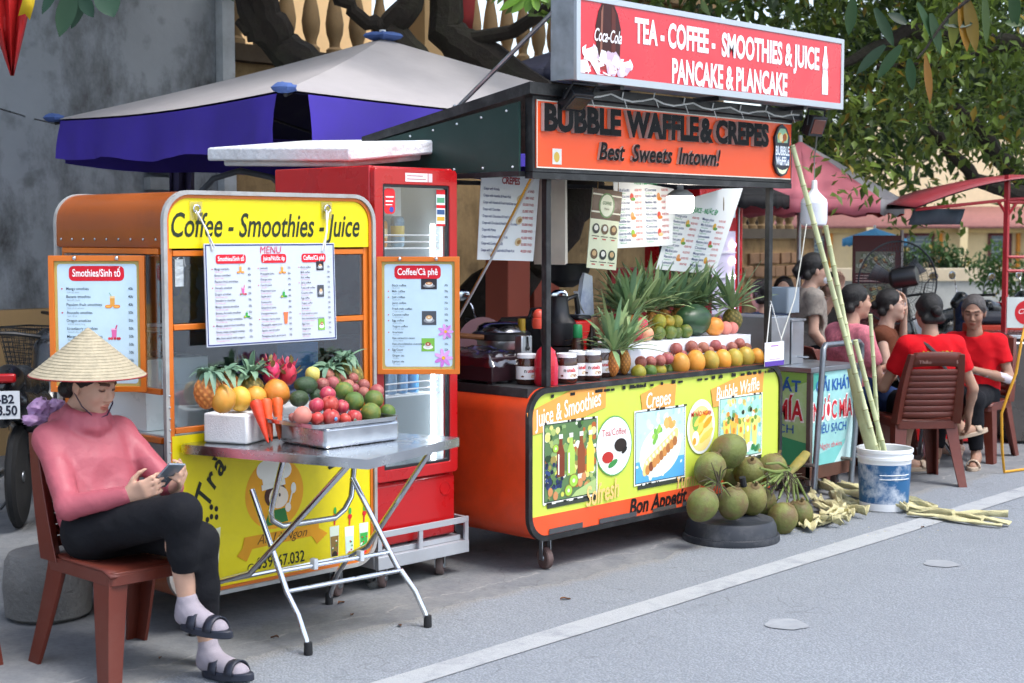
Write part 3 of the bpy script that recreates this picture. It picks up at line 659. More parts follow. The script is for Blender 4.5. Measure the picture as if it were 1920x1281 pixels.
# ================================================================= TREES AND LEAVES
def leaves(name, P_, D_, N_, L_, W_, cols, mat, parent, seg=1, droop=0, local=False):
    """many leaf blades: base P, direction D, normal N, length L, width W"""
    n = len(P_); D_ = D_/np.linalg.norm(D_, axis=1)[:,None]; X = np.cross(D_, N_); X /= np.linalg.norm(X, axis=1)[:,None]+1e-9; Nn = np.cross(X, D_)
    L_ = L_[:,None]; W_ = W_[:,None]
    if seg == 1:
        v = np.stack([P_, P_+D_*L_*.45+X*W_*.5+Nn*W_*.12, P_+D_*L_-Nn*L_*.12*(1+droop), P_+D_*L_*.45-X*W_*.5+Nn*W_*.12], 1).reshape(-1,3)
        f = np.stack([np.arange(n)*4, np.arange(n)*4+1, np.arange(n)*4+2, np.arange(n)*4, np.arange(n)*4+2, np.arange(n)*4+3], 1).reshape(-1,3); k = 4
    else:
        T = np.linspace(0, 1, seg+1); vs = []
        for t in T:
            wv = (math.sin(math.pi*min(1, t*.92+.08))**.8)*.5 if t < 1 else 0.02
            c = P_+D_*L_*t*(1-.1*t)-np.array([0,0,1])*L_*(droop if not hasattr(droop,'__len__') else droop[:,None])*.55*t*t
            vs += [c+X*W_*wv+Nn*W_*.18*wv, c-Nn*W_*.05, c-X*W_*wv+Nn*W_*.18*wv]
        v = np.stack(vs, 1).reshape(-1,3); k = 3*(seg+1); f = []
        for i in range(seg):
            for j in (0, 1): f.append(np.stack([np.arange(n)*k+i*3+j, np.arange(n)*k+i*3+j+1, np.arange(n)*k+(i+1)*3+j+1, np.arange(n)*k+(i+1)*3+j], 1))
        f = np.stack(f, 1).reshape(-1,4)
    return meshob(name, v, f, mat, parent, np.repeat(cols, k, 0), local)
LEAF = M('leaf', r=.45, var=.12, sc_=3, attr=True, transl=.38, spec=.4)
BLADE = M('pineapple_blade', r=.5, var=.12, sc_=18, attr=True, transl=.12, spec=.35)
bark = M('dark_bark', '#2b241e', r=.95, var=.3, sc_=9, bump=1.5, bsc=22, dirt=.4, dcol=(.05,.06,.03))
def unit(n): d = rng.normal(size=(n,3)); return d/np.linalg.norm(d, axis=1)[:,None]
def crown(name, clusters, per, lr, parent, lenr=(.09,.15), c_lo=(.018,.04,.012), c_hi=(.09,.15,.03), yellow=.02):
    P_ = []; cols = []
    for (c, r) in clusters:
        n = int(per*r*r/(lr*lr)); d = unit(n)*(rng.random((n,1))**.4)*r*np.array((1,1,.75)); P_.append(np.array(c)+d)
        q = np.clip(rng.random((n,1))*.55+.45*rng.random(), 0, 1); cols.append(np.array(c_lo)*(1-q)+np.array(c_hi)*q)
    P_ = np.concatenate(P_); cols = np.concatenate(cols); n = len(P_); yl = rng.random(n) < yellow; cols[yl] = (.28,.2,.03)
    D_ = unit(n)+np.array((0,0,-.55)); N_ = unit(n)*.7+np.array((0,0,1.0)); L_ = rng.uniform(*lenr, n)
    return leaves(name, P_, D_, N_, L_, L_*rng.uniform(.38,.52,n), cols, LEAF, parent)
def limb(b, pts, r0, r1, seg=9, jit=.02):
    pts = [Vector(p) for p in pts]; out = []
    for i in range(len(pts)-1):
        for k in range(4): out.append(pts[i].lerp(pts[i+1], k/4)+Vector((random.uniform(-jit,jit), random.uniform(-jit,jit), random.uniform(-jit,jit))))
    out.append(pts[-1]); n = len(out); b.tube(out, [r0+(r1-r0)*i/(n-1) for i in range(n)], seg)
# tree between wall and stalls: dark leaning trunk, forked limbs over the umbrella
t1 = thing('tree', 'dark gnarled tree with leaning mossy trunk and forked limbs above the umbrella', 'tree', at(875,700,dep=11.8)*1)
t1.location.z = 0
b = B(); k = 11.8
limb(b, [at(868,760,dep=k), at(880,600,dep=k), at(930,545,dep=k), at(985,490,dep=k), at(1045,420,dep=k), at(1090,330,dep=12)], .24, .2, 10, .03)
limb(b, [at(1090,330,dep=12), at(1000,180,dep=12), at(880,95,dep=12.2), at(835,60,dep=12.2), at(830,-60,dep=12.3)], .2, .13)
limb(b, [at(835,75,dep=12.2), at(960,60,dep=12), at(1030,15,dep=11.6), at(1120,-60,dep=11)], .065, .04)
b.build('trunk', bark, t1)
b = B(); limb(b, [at(790,130,dep=12), at(735,60,dep=12), at(765,10,dep=12), at(790,-80,dep=12)], .14, .09); limb(b, [at(735,62,dep=12), at(690,40,dep=11.9), at(640,0,dep=11.8), at(600,-60,dep=11.6)], .07, .04)
b.build('limb', bark, t1)
b = B(); limb(b, [at(590,140,dep=11.6), at(530,85,dep=11.6), at(500,30,dep=11.5), at(470,-70,dep=11.4)], .17, .1); limb(b, [at(525,85,dep=11.6), at(480,65,dep=11.5), at(445,40,dep=11.5)], .1, .03); limb(b, [at(490,70,dep=11.55), at(460,0,dep=11.5), at(445,-70,dep=11.5)], .1, .07)
b.build('limb', bark, t1)
cl = []
for i in range(46):
    x = random.uniform(-4.5, 3.2); cl.append((cw(x, random.uniform(9.5,13), random.uniform(4.05,5.6)), random.uniform(.35,.7)))
cl += [(at(980,20,dep=10.5)+Vector((0,0,.35)), .3), (at(1030,-20,dep=10.2), .35), (at(1180,-15,dep=11.5), .45), (at(1300,15,dep=11.8), .45), (at(1420,40,dep=12), .45), (at(1340,-20,dep=12), .5)]
crown('crown', cl, 85, .45, t1, (.12,.2), c_hi=(.12,.19,.035))
cl = []
for i in range(42): cl.append((Vector((random.uniform(-4.5,8.5), random.uniform(2.2,5.4), random.uniform(4.6,6.2))), random.uniform(.6,1.0)))
crown('crown', cl, 26, .5, t1, (.28,.42), c_hi=(.09,.15,.03))  # extra leaf clusters above the view, added to shade the wall behind
b = B()
# big dense tree on the right, trunk out of frame
t2 = thing('tree', 'broad dense green tree overhanging the right side of the street', 'tree', cw(7.4,15.5))
b = B(); limb(b, [cw(7.4,15.5,0), cw(7.3,15.4,1.6), cw(7.0,15.2,2.6), cw(6.4,15,3.4)], .3, .2, 10); b.build('trunk', bark, t2)
b = B(); limb(b, [cw(7.1,15.3,2.2), at(1905,330,dep=15), at(1850,265,dep=14.8), at(1790,200,dep=14.5)], .13, .05); limb(b, [cw(7.2,15.3,2.0), at(1900,360,dep=14.6), at(1830,335,dep=14.3), at(1770,265,dep=14), at(1730,235,dep=14)], .1, .035)
limb(b, [cw(6.4,15,3.4), at(1700,60,dep=14.2), at(1560,130,dep=13.6)], .12, .03); limb(b, [at(1640,125,dep=13.6), at(1760,120,dep=13.4), at(1870,90,dep=13.2)], .03, .02); b.build('limb', bark, t2)
cl = []
def inreg(px, py):
    return True
tries = 0
low = lambda px: 405+25*math.sin(px*.03)+20*math.sin(px*.011+1) if px < 1760 else (330 if px < 1830 else 430)
while len(cl) < 310:
    px = random.uniform(1490, 2250); py = random.uniform(-420, 430); d = random.uniform(12.6, 17.5)
    if px < 1580 and py > 330: continue
    if py > low(px)-40: continue
    if 1690 < px < 1900 and 270 < py < 420 and random.random() < .72: continue
    cl.append((at(px, py, dep=d), random.uniform(.28,.55)))
crown('crown', cl, 62, .45, t2, (.08,.15), c_lo=(.02,.045,.012), c_hi=(.21,.31,.05), yellow=.04)  # lighter leaf colours mixed in stand for lit leaves
# trees behind it, filling the gaps with darker foliage
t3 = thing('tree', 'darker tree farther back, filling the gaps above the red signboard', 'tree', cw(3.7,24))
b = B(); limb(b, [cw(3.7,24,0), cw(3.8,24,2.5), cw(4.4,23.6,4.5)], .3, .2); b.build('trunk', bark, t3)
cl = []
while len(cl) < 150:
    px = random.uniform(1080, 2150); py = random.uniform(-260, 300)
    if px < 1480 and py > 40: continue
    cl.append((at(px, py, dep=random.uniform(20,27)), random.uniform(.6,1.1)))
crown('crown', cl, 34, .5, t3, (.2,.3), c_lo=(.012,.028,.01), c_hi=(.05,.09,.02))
# hedge and shrubs in front of the far building
def bush(label, c, r, n, lenr, hi=(.1,.2,.04)):
    t = thing('shrub', label, 'shrub', (c[0], c[1], 0)); b = B()
    for i in range(4): limb(b, [Vector((c[0],c[1],0)), Vector(c)+Vector((random.uniform(-.3,.3)*r, random.uniform(-.3,.3)*r, random.uniform(-.1,.3)*r))], .03, .01, 5)
    b.build('stem', bark, t); crown('crown', [(Vector(c)+Vector((random.uniform(-.6,.6)*r, random.uniform(-.6,.6)*r, random.uniform(-.4,.5)*r)), r*.55) for _ in range(n)], 40, .3, t, lenr, c_hi=hi)
c = at(1890,505,dep=27); bush('round green shrub by the red canopy frame', c, .75, 9, (.1,.16))
for i, px in enumerate((1690, 1745, 1800)): bush(('clipped hedge bush behind the big fan, left end of the hedge', 'clipped hedge bush in the middle of the hedge behind the fan', 'clipped hedge bush at the right end of the hedge')[i], at(px, 490, dep=34), .7, 6, (.14,.2), (.08,.16,.04))
# near leaves hanging into the frame
def spray(label, stem, lv, cols_):
    t = thing('leafy_branch', label, 'branch', stem[0]); b = B(); limb(b, stem, .012, .005, 6, .004); b.build('twig', bark, t)
    P_ = np.array([l[0] for l in lv]); D_ = np.array([Vector(l[1])-Vector(l[0]) for l in lv]); L_ = np.linalg.norm(D_, axis=1); W_ = np.array([l[2] for l in lv])
    N_ = np.array([-FWD+RGT*random.uniform(-.5,.5)+UP*.4 for _ in lv])
    leaves('foliage', P_, D_, N_, L_, W_, np.array([C(c) for c in cols_]), LEAF, t, seg=6, droop=.12)
d = 5.2
spray('broad dark green leaves hanging in the top left corner', [at(60,-120,dep=d), at(110,-40,dep=d), at(150,-15,dep=d), at(215,-25,dep=d)],
      [(at(112,-30,dep=d), at(75,28,dep=d), .05), (at(140,-20,dep=d), at(108,72,dep=d), .075), (at(150,-10,dep=d), at(178,34,dep=d), .05), (at(190,-25,dep=d), at(216,34,dep=d), .09), (at(165,-20,dep=d), at(130,55,dep=5.3), .06)], ['#2d4a38','#35523a','#2f4d3b','#3c5a45','#2c4836'])  # leaf colours darkened for the shade they hang in
d = 6.4; L = []
for (x0,y0,x1,y1,ww) in ((1745,40,1765,105,.05),(1720,20,1765,98,.045),(1790,30,1785,95,.045),(1800,20,1815,100,.06),(1812,10,1832,102,.06),(1845,0,1850,90,.045),(1705,125,1712,172,.045),(1735,120,1745,198,.045),(1600,10,1590,70,.05),(1640,30,1680,90,.05),(1660,100,1600,140,.05),(1690,100,1640,150,.05),(1700,60,1660,20,.05),(1770,60,1830,40,.05),(1900,-10,1905,60,.05),(1915,60,1880,40,.04)):
    L.append((at(x0,y0-15,dep=d), at(x1,y1,dep=d), ww))
spray('long drooping leaves, a few yellowed, hanging at the top right', [at(1960,-160,dep=d), at(1860,-40,dep=d), at(1780,30,dep=d), at(1720,110,dep=d)], L, ['#2f4a2a','#2f4f2c','#6a6e24','#8a6418','#75601e','#3f5526','#2d4a2a','#7a5518','#2c4824','#243f24','#223a24','#284424','#1f3624','#264024','#2c4824','#3a5424'][:len(L)])  # shade on these leaves is put into their darker colours
spray('fresh green leaves hanging by the top left edge of the red signboard', [at(1000,-120,dep=9.5), at(985,-20,dep=9.5), at(1000,0,dep=9.5)],
      [(at(985,-10,dep=9.5), at(930,20,dep=9.5), .06), (at(990,-5,dep=9.5), at(955,25,dep=9.5), .06), (at(995,-5,dep=9.5), at(985,25,dep=9.5), .06), (at(1000,-5,dep=9.5), at(1010,22,dep=9.5), .06), (at(1005,-15,dep=9.5), at(1030,5,dep=9.5), .06)], ['#6f9a35','#7ba53c','#5f8a30','#83ad45','#6a9433'])
# ================================================================= CASTER WHEEL
def caster(parent, x, y, r=.05, zt=.13, tread='#5d4a47', rz=0):
    c = Matrix.Rotation(rz, 3, 'Z'); o = Vector((x, y, r)); ax = c@Vector((0,1,0)); Rw = frame(ax)
    b = B(); b.lathe([(r*.62,-.016),(r*.9,-.018),(r,-.012),(r,.012),(r*.9,.018),(r*.62,.016)], o, 22, Rw)
    wh = b.build('wheel', M('caster_tread', tread, r=.7, var=.15, dirt=.4, dcol=(.2,.19,.18)), parent)
    B().lathe([(.004,-.02),(r*.25,-.02),(r*.3,-.012),(r*.6,-.012),(r*.6,.012),(r*.3,.012),(r*.25,.02),(.004,.02)], o, 18, Rw).build('hub', galv, wh)
    b = B()
    for s in (-1, 1): b.obox(o+ax*(.024*s)+Vector((0,0,(zt-r)/2+.0)), (.028,.004,zt-r+.02), c.to_3x3())
    b.obox((x, y, zt-.004), (.06,.06,.008), c); b.build('fork', galv, parent)
# ================================================================= YELLOW COFFEE CART
brownp = M('brown_cart_paint', '#a04f16', r=.35, var=.08, sc_=3, dirt=.45, dcol=(.1,.035,.012), dsc=1.8, coat=.15)
orangep = M('orange_frame_paint', '#d5701c', r=.4, var=.08, dirt=.2, dcol=(.2,.08,.03))
yellowp = M('yellow_vinyl', '#ecd900', r=.42, var=.05, sc_=3, dirt=.22, dcol=(.45,.36,.03), dsc=4, bump=.12, bsc=5)
trimw = M('white_trim', '#a6a7a5', r=.5, var=.12, dirt=.5, dcol=(.2,.12,.08), dsc=8)
pane = glass('cart_glass', (.82,.87,.88), .10)
X0, X1, Y0, Y1, Z0, Z1 = -1.975, -.868, .284, 1.13, .15, 1.825
cart = thing('coffee_cart', 'brown and yellow coffee cart with glass front next to the red fridge', 'food cart', ((X0+X1)/2, .7, 0))
prof = rrect(X0, X1, Z0, Z1, .12, 7)
top = [p for p in prof if p[1] > 1.6]; top = [(X1,1.605)]+top+[(X0,1.605)]
botp = [p for p in prof if p[1] < .4]; botp = [(X0,.36)]+botp+[(X1,.36)]
def shell(pts, y0, y1, th=.01):
    cx, cz = (X0+X1)/2, (Z0+Z1)/2; inn = [(p[0]-th*(1 if p[0] > cx else -1)*min(1, abs(p[0]-cx)/.5), p[1]-th*(1 if p[1] > cz else -1)) for p in pts]
    return B().ring(pts, inn, (0,y0,0), (1,0,0), (0,0,1), (0,y1-y0,0), closed=False)
shell(top, Y0+.006, Y1-.006).build('top_shell', brownp, cart, ang=50); shell(botp, Y0+.006, Y1-.006).build('bottom_shell', brownp, cart, ang=50)
pin = rrect(X0+.013, X1-.013, Z0+.013, Z1-.013, .107, 7); pout = rrect(X0-.004, X1+.004, Z0-.004, Z1+.004, .123, 7)
B().ring(pout, pin, (0,Y0-.012,0), (1,0,0), (0,0,1), (0,.022,0)).build('front_trim', trimw, cart, ang=50)
B().ring(pout, pin, (0,Y1-.01,0), (1,0,0), (0,0,1), (0,.02,0)).build('rear_trim', trimw, cart, ang=50)
# frame
def bar(name, *a, m=None, p=cart): return B().box(*a).build(name, m or orangep, p, bevel=.003)
for x in (X0+.02, X1-.05):
    bar('post', x, x+.03, Y0+.012, Y0+.042, .37, 1.595); bar('post', x, x+.03, Y1-.045, Y1-.015, .37, 1.595)
for z in (1.562, 1.262, .84): bar('front_rail', X0+.052, X1-.052, Y0+.01, Y0+.034, z, z+.024)
for z in (1.57, 1.0, .80): bar('side_rail', X0+.004, X0+.028, Y0+.045, Y1-.047, z, z+.024)
for z in (1.57, .84): bar('side_rail', X1-.03, X1-.006, Y0+.045, Y1-.047, z, z+.024)
B().ring(rrect(X0+.0135, X1-.0135, Z0+.0135, Z1-.0135, .1065, 7), rrect(X0+.027, X1-.027, Z0+.027, Z1-.027, .094, 7), (0,Y0-.002,0), (1,0,0), (0,0,1), (0,.010,0)).build('inner_trim', orangep, cart, ang=50)
sp = rrect(X0+.026, X1-.026, 1.594, Z1-.026, .1, 7, (0,0,.1,.1)); B().prism(sp, (0,Y0+.004,0), (1,0,0), (0,0,1), (0,.006,0)).build('sign_panel', yellowp, cart)
lp = rrect(X0+.026, X1-.026, Z0+.026, .832, .1, 7, (.1,.1,0,0)); B().prism(lp, (0,Y0+.004,0), (1,0,0), (0,0,1), (0,.006,0)).build('front_panel', yellowp, cart)
B().box(X0+.055, X1-.055, Y0+.018, Y0+.022, 1.29, 1.56).build('upper_pane', pane, cart); B().box(X0+.055, X1-.055, Y0+.018, Y0+.022, .866, 1.26).build('lower_pane', pane, cart)
B().box(X0+.01, X0+.014, Y0+.046, Y1-.048, 1.026, 1.568).build('side_pane', pane, cart); B().box(X1-.014, X1-.01, Y0+.046, Y1-.048, .866, 1.568).build('side_pane', pane, cart)
greyl = M('grey_laminate', '#8d9499', r=.5, var=.06); B().box(X0+.012, X0+.02, Y0+.045, Y1-.048, .362, .798).build('side_panel', greyl, cart); B().box(X1-.02, X1-.012, Y0+.045, Y1-.048, .362, .838).build('side_panel', greyl, cart)
B().box(X0+.03, X1-.03, Y1-.03, Y1-.02, .362, 1.6).build('rear_panel', M('dark_cart_back', '#3b4045', r=.5, var=.1), cart)
B().box(X0+.03, X1-.03, Y0+.05, Y1-.035, .80, .83).build('work_shelf', M('pale_laminate', '#c9d2d6', r=.35, var=.04), cart)
B().box(X0+.05, X1-.05, Y0+.1, Y1-.035, 1.255, 1.267).build('glass_shelf', glass('shelf_glass', (.75,.85,.84), .15), cart)
for x in (X0+.16, X1-.16):
    for y in (Y0+.09, Y1-.1): caster(cart, x, y, .05, .155, rz=.5)
b = B()
for y in np.linspace(Y0+.05, Y1-.05, 9): b.ell((X0-.002, y, 1.63), (.004,.006,.006), 8, 5)
for z in np.linspace(.4, 1.0, 14): b.ell((X0+.012, Y0-.012, z), (.005,.004,.005), 8, 5)
b.build('rivet', galv, cart)
q = lambda px, py: (lambda v: (v.x, v.z))(at(px, py, n=Y0))
pr = Pr((0,Y0+.004,0), (1,0,0), (0,0,1)); x, z = q(322,440); x2, _ = q(675,440)
pr.text('Coffee - Smoothies - Juice', x, 1.642, .098, '#23301f', w=x2-x, shear=.25, bold=.012); pr.done('sign_lettering', cart)
for px in (367, 612):          # hooks and clear plates
    c = q(px, 392); B().box(c[0]-.03, c[0]+.03, Y0-.004, Y0, c[1]-.045, c[1]+.03).build('hook_plate', glass('clear_plate', (.95,.95,.9), .08), cart)
    B().tube([(c[0]+.016*math.cos(t), Y0-.008, c[1]+.016*math.sin(t)) for t in np.linspace(0, 2*math.pi, 13)], .004, 6).build('hook', chrome, cart)
pr = Pr((0,Y0+.004,0), (1,0,0), (0,0,1))
cx, cz = q(516,925); pr.disc(cx, cz, .155, .155, '#f2a81f', 1, n=32)
# chef figure: tall white hat, round face, green jacket, spatula
for dx, dz, r in ((-.055,.115,.04),(-.02,.135,.045),(.025,.13,.042),(.055,.105,.036)): pr.disc(cx+dx, cz+dz-.01, r, r, '#f4f2ea', 2)
pr.poly([(cx-.06,cz+.035),(cx+.05,cz+.05),(cx+.065,cz+.11),(cx-.075,cz+.11)], '#f4f2ea', 2.4); pr.disc(cx+.005, cz-.01, .06, .055, '#4a2416', 3); pr.disc(cx+.02, cz-.02, .052, .048, '#f3e3d0', 4); pr.disc(cx+.025, cz-.01, .005, .008, '#221510', 5); pr.line(cx-.07, cz+.03, cx+.055, cz+.045, .025, '#efece2', 5)
pr.poly([(cx-.06,cz-.14),(cx+.07,cz-.13),(cx+.055,cz-.07),(cx-.03,cz-.075)], '#2f7a3a', 3); pr.disc(cx+.07, cz-.07, .016, .02, '#f3e3d0', 4); pr.line(cx+.075, cz-.06, cx+.095, cz+.0, .008, '#ece8dc', 4); pr.disc(cx+.1, cz+.012, .014, .024, '#efece2', 4)
rx, rz_ = q(530,1015); pr.poly([(rx-.24,rz_-.03),(rx-.19,rz_-.06),(rx-.16,rz_-.01),(rx+.16,rz_-.0),(rx+.19,rz_-.04),(rx+.25,rz_+.0),(rx+.2,rz_+.03),(rx+.2,rz_+.05),(rx-.2,rz_+.045),(rx-.21,rz_+.0)], '#e8a01c', 5)
pr.text('Ăn Là Ngon', rx, rz_+.005, .04, '#6a4a16', w=.27, al='c', shear=.4, L=7)
arc = lambda s, c0, r, a0, a1, h, colr, sh=.35: [pr.text(ch, c0[0]+r*math.cos(a0+(a1-a0)*i/(len(s)-1)), c0[1]+r*math.sin(a0+(a1-a0)*i/(len(s)-1)), h, colr, al='c', rot=a0+(a1-a0)*i/(len(s)-1)-math.pi/2, shear=sh, bold=.02) for i, ch in enumerate(s) if ch != ' ']
arc('Trà Sữa', (cx,cz-.10), .345, R_(158), R_(102), .085, '#1f2416'); arc('Lâm', (cx,cz-.10), .345, R_(58), R_(35), .085, '#1f2416')
tx, tz = q(482,1068); pr.text('0396', tx, tz, .05, '#23281c', w=.115, bold=.01); tx, tz = q(522,1062); pr.text('67.032', tx, tz, .05, '#23281c', w=.145, bold=.01)
pr.disc(*q(472,1066), .02, .02, '#23281c', 2); pr.disc(*q(472,1066), .016, .016, '#efe000', 3)
for (px, py, c1_, c2_, c3_) in ((628,1022,'#8a6d3a','#2e2418','#d9e4d2'), (656,1022,'#cfe6dc','#d63a42','#eef5ef'), (683,1015,'#3fae4c','#d92f3c','#dff0e2')):
    x, z = q(px, py); pr.poly([(x-.027,z+.085),(x+.027,z+.085),(x+.02,z-.085),(x-.02,z-.085)], c3_, 2); pr.poly([(x-.023,z+.04),(x+.023,z+.04),(x+.019,z-.06),(x-.019,z-.06)], c1_, 3); pr.disc(x, z-.05, .016, .022, c2_, 4); pr.line(x, z+.09, x+.004, z+.15, .008, '#d9303c', 4); pr.disc(x+.003, z+.13, .012, .012, '#d8262c', 5); pr.disc(x+.004, z+.155, .008, .016, '#3fae4c', 5)
    for _ in range(7): pr.disc(x+random.uniform(-.018,.018), z+random.uniform(-.05,.03), .004, .004, random.choice(['#f4f6f0','#c6262f','#2f8f3f']), 5, n=8)
x, z = q(400,1040); pr.poly([(x-.05,z+.1),(x+.04,z+.11),(x+.02,z-.13),(x-.03,z-.13)], '#e8e6c8', 2)
for dx, dz in ((0,.16),(.025,.19),(-.02,.15),(.0,.20),(.025,.155)): pr.disc(x+dx-.005, z+dz, .009, .012, '#1d1a14', 3)
pr.done('panel_print', cart)
# things behind the glass
lab = 'inside the coffee cart'
b = B(); b.box(-1.93, -1.62, .5, .95, .832, 1.13); b.box(-1.86, -1.7, .497, .5, 1.02, 1.024); tag(b.build('appliance_box', M('white_enamel', '#dde3e6', r=.3, var=.03), bevel=.012), 'white box-shaped appliance behind the left of the cart glass', 'appliance')
b = B(); b.lathe([(.055,0),(.06,.01),(.06,.09),(.05,.105)], (-1.80,.6,1.133), 20); jr = b.build('storage_jar', glass('jar_glass', (.8,.82,.8), .12)); tag(jr, 'clear jar with white lid on the white appliance', 'jar'); B().lathe([(.053,0),(.055,.005),(.055,.028),(.05,.033)], (-1.80,.6,1.24), 20).build('lid', whitep, jr)
s = SDF(); s.ell((-1.72,.55,1.33),(.075,.06,.06)).ell((-1.68,.55,1.39),(.04,.04,.05),.02).cone((-1.68,.55,1.42),(-1.67,.54,1.5),.02,.03,.03); v_, f_ = s.mesh(.009, wr=.012, wf=45); bag = meshob('plastic_bag', v_, f_, M('amber_plastic_bag', '#8a7a20', r=.2, var=.25, transl=.4)); tag(bag, 'crumpled amber plastic bag on the shelf behind the cart glass', 'bag')
b = B(); b.box(-1.6,-1.3,.55,.85,1.27,1.5); b.box(-1.58,-1.32,.545,.55,1.29,1.47); tag(b.build('box', M('grey_card', '#5b6468', r=.6), bevel=.01), 'grey box on the upper shelf inside the coffee cart', 'box')
b = B(); b.box(-1.25,-1.02,.5,.8,.832,1.16); b.box(-1.22,-1.05,.495,.5,.88,1.12); tag(b.build('blender_base', M('blue_machine', '#3d6fae', r=.35, var=.1), bevel=.02), 'blue appliance inside the coffee cart behind the right pineapples', 'appliance')
b = B(); b.box(-1.91,-1.87,.30,.305,1.44,1.55); b.tube([(-1.9,.302,1.55),(-1.87,.302,1.575),(-1.86,.302,1.52)], .003, 6); tag(b.build('packet', M('foil_packet', '#c3c9cc', r=.2, metal=.6, var=.2, bump=.5, bsc=40)), 'small silver packet hanging inside the left front pane', 'packet')
# ================================================================= MENU BOARDS
LEFT = ['Mango smothies','Banana smothies','Passion fruit smothies','Avocado smothies','Dragon smothies','Strawberry smothies','Mango, banana smothies','Banana, Avocado smothies','Pineapple, mango smothies','Mango, passion fruit smothies','Banana, mango, pineapple smothies','Mix fruit salad with yogurt']
LP = ['40k']*3+['50k']*7+['55k']*2
JUI = ['Lemonade','Pineapple juice','Orange juice','Carrot juice','Watermelon juice','Apple juice','Guava juice','Grapefruit juice','Pomegranate juice','Orange, carrot juice','Pineapple, apple juice','Apple, carrot juice','Pineapple, apple, guava juice']
JP = ['35k']+['40k']*6+['50k']*6
COF = ['Black coffee','Milk coffee','Salt coffee','Jaint coffee','Fresh milk coffee','Coconut coffee','Egg coffee','Yogurt coffee','Americano','Hot cacao/ice cacao','Hot chocolate/ice chocolate','Egg Cacao','Ginger tea','Lipton tea']
CP = ['30k','35k','40k','35k','35k','50k','50k','50k','40k','50k','50k','50k','25k','25k']
VI = ['Sinh tố xoài','Sinh tố chuối','Sinh tố chanh leo','Sinh tố bơ','Sinh tố thanh long','Sinh tố dâu tây','Sinh tố xoài, chuối','Sinh tố chuối, bơ','Sinh tố dứa, xoài','Sinh tố xoài, chanh leo','Sinh tố chuối, xoài, dứa','Hoa quả dầm sữa chua']
def column(pr, items, prices, x0, x1, y0, y1, head, colr='#3b4a58', sub='#8fa3ad', subs=VI, hh=.034, red=False, stars=(0,3,9)):
    w_ = x1-x0; pr.rect(x0+w_*.12, x1-w_*.12, y1-hh*1.45, y1, '#d5162c', 2, hh*.45); pr.text(head, (x0+x1)/2, y1-hh*1.02, hh*.72, '#ffffff', w=w_*.66, al='c', bold=.012, L=4)
    n = len(items); dy = (y1-hh*1.9-y0)/n
    for i, (a, p_) in enumerate(zip(items, prices)):
        y = y1-hh*1.9-dy*(i+.55); h = dy*.36
        pr.text(a, x0+w_*.08, y, h, colr, w=min(len(a)*h*.56, w_*.72), bold=.006); pr.text(p_, x1, y, h, colr, w=h*1.7, al='r', bold=.006)
        s_ = subs[i % len(subs)]; pr.text(s_, x0+w_*.09, y-dy*.38, h*.62, '#d98a95' if red else sub, w=min(len(s_)*h*.34, w_*.5))
        if i in stars: pr.disc(x0+w_*.02, y+h*.4, h*.3, h*.3, '#cc3b4a', 3, n=8)
def drinkpic(pr, x, y, s, kind, L=2):
    if kind == 'o':
        pr.poly([(x-.3*s,y+.7*s),(x+.3*s,y+.7*s),(x+.25*s,y-.5*s),(x-.25*s,y-.5*s)], '#e0a04a', L); pr.poly([(x-.3*s,y+.7*s),(x+.3*s,y+.7*s),(x+.29*s,y+.45*s),(x-.29*s,y+.45*s)], '#f0cf9a', L+1)
        for dx in (-.55,-.35,.4,.6): pr.disc(x+dx*s, y-.5*s, .3*s, .2*s, '#e8861f', L+1); pr.disc(x+dx*s, y-.5*s, .18*s, .11*s, '#f6b25a', L+2)
        pr.line(x-.1*s, y+.7*s, x-.35*s, y+1.1*s, .06*s, '#4da04c', L+1)
    if kind == 'p':
        pr.poly([(x-.35*s,y+.7*s),(x+.35*s,y+.7*s),(x+.25*s,y-.5*s),(x-.25*s,y-.5*s)], '#e06aa6', L); pr.poly([(x-.35*s,y+.7*s),(x+.35*s,y+.7*s),(x+.33*s,y+.5*s),(x-.33*s,y+.5*s)], '#f4b5d4', L+1); pr.line(x+.2*s, y+.6*s, x+.35*s, y+1.1*s, .16*s, '#c9306e', L+1)
        for dx in (-.6,-.3,.1,.45,.65): pr.disc(x+dx*s, y-.55*s, .17*s, .17*s, random.choice(['#c22a3c','#3f8f45','#d84a5a']), L+1, n=10)
    if kind == 'g':
        pr.poly([(x-.3*s,y+.5*s),(x+.3*s,y+.5*s),(x+.25*s,y-.5*s),(x-.25*s,y-.5*s)], '#3aa648', L); pr.disc(x-.45*s, y-.35*s, .35*s, .25*s, '#6b5a2a', L+1); pr.disc(x-.45*s, y-.35*s, .24*s, .17*s, '#b6cf4a', L+2); pr.disc(x+.45*s, y-.35*s, .4*s, .2*s, '#2c8a3a', L+1); pr.line(x, y+.5*s, x+.1*s, y+.9*s, .12*s, '#58bb5c', L+1)
def cup(pr, x, y, w_, h_, bgc, cc, L=2):
    pr.rect(x-w_, x+w_, y-h_, y+h_, bgc, L); pr.disc(x, y-h_*.35, w_*.75, h_*.35, '#8d9096' if bgc != '#7dbb4a' else '#f2f2ee', L+1); pr.disc(x, y-h_*.05, w_*.5, h_*.45, '#d9dadb', L+2); pr.disc(x, y+h_*.12, w_*.42, h_*.28, cc, L+3); pr.disc(x, y+h_*.12, w_*.2, h_*.12, '#e9d6b2', L+4)
def flower(pr, x, y, r, L=3):
    for k in range(7): a = k*.9; pr.disc(x+r*.55*math.cos(a), y+r*.55*math.sin(a), r*.5, r*.2, random.choice(['#d58ad8','#e0a3e2','#c979cf']), L, a)
    pr.disc(x, y, r*.2, r*.2, '#e3b13a', L+1)
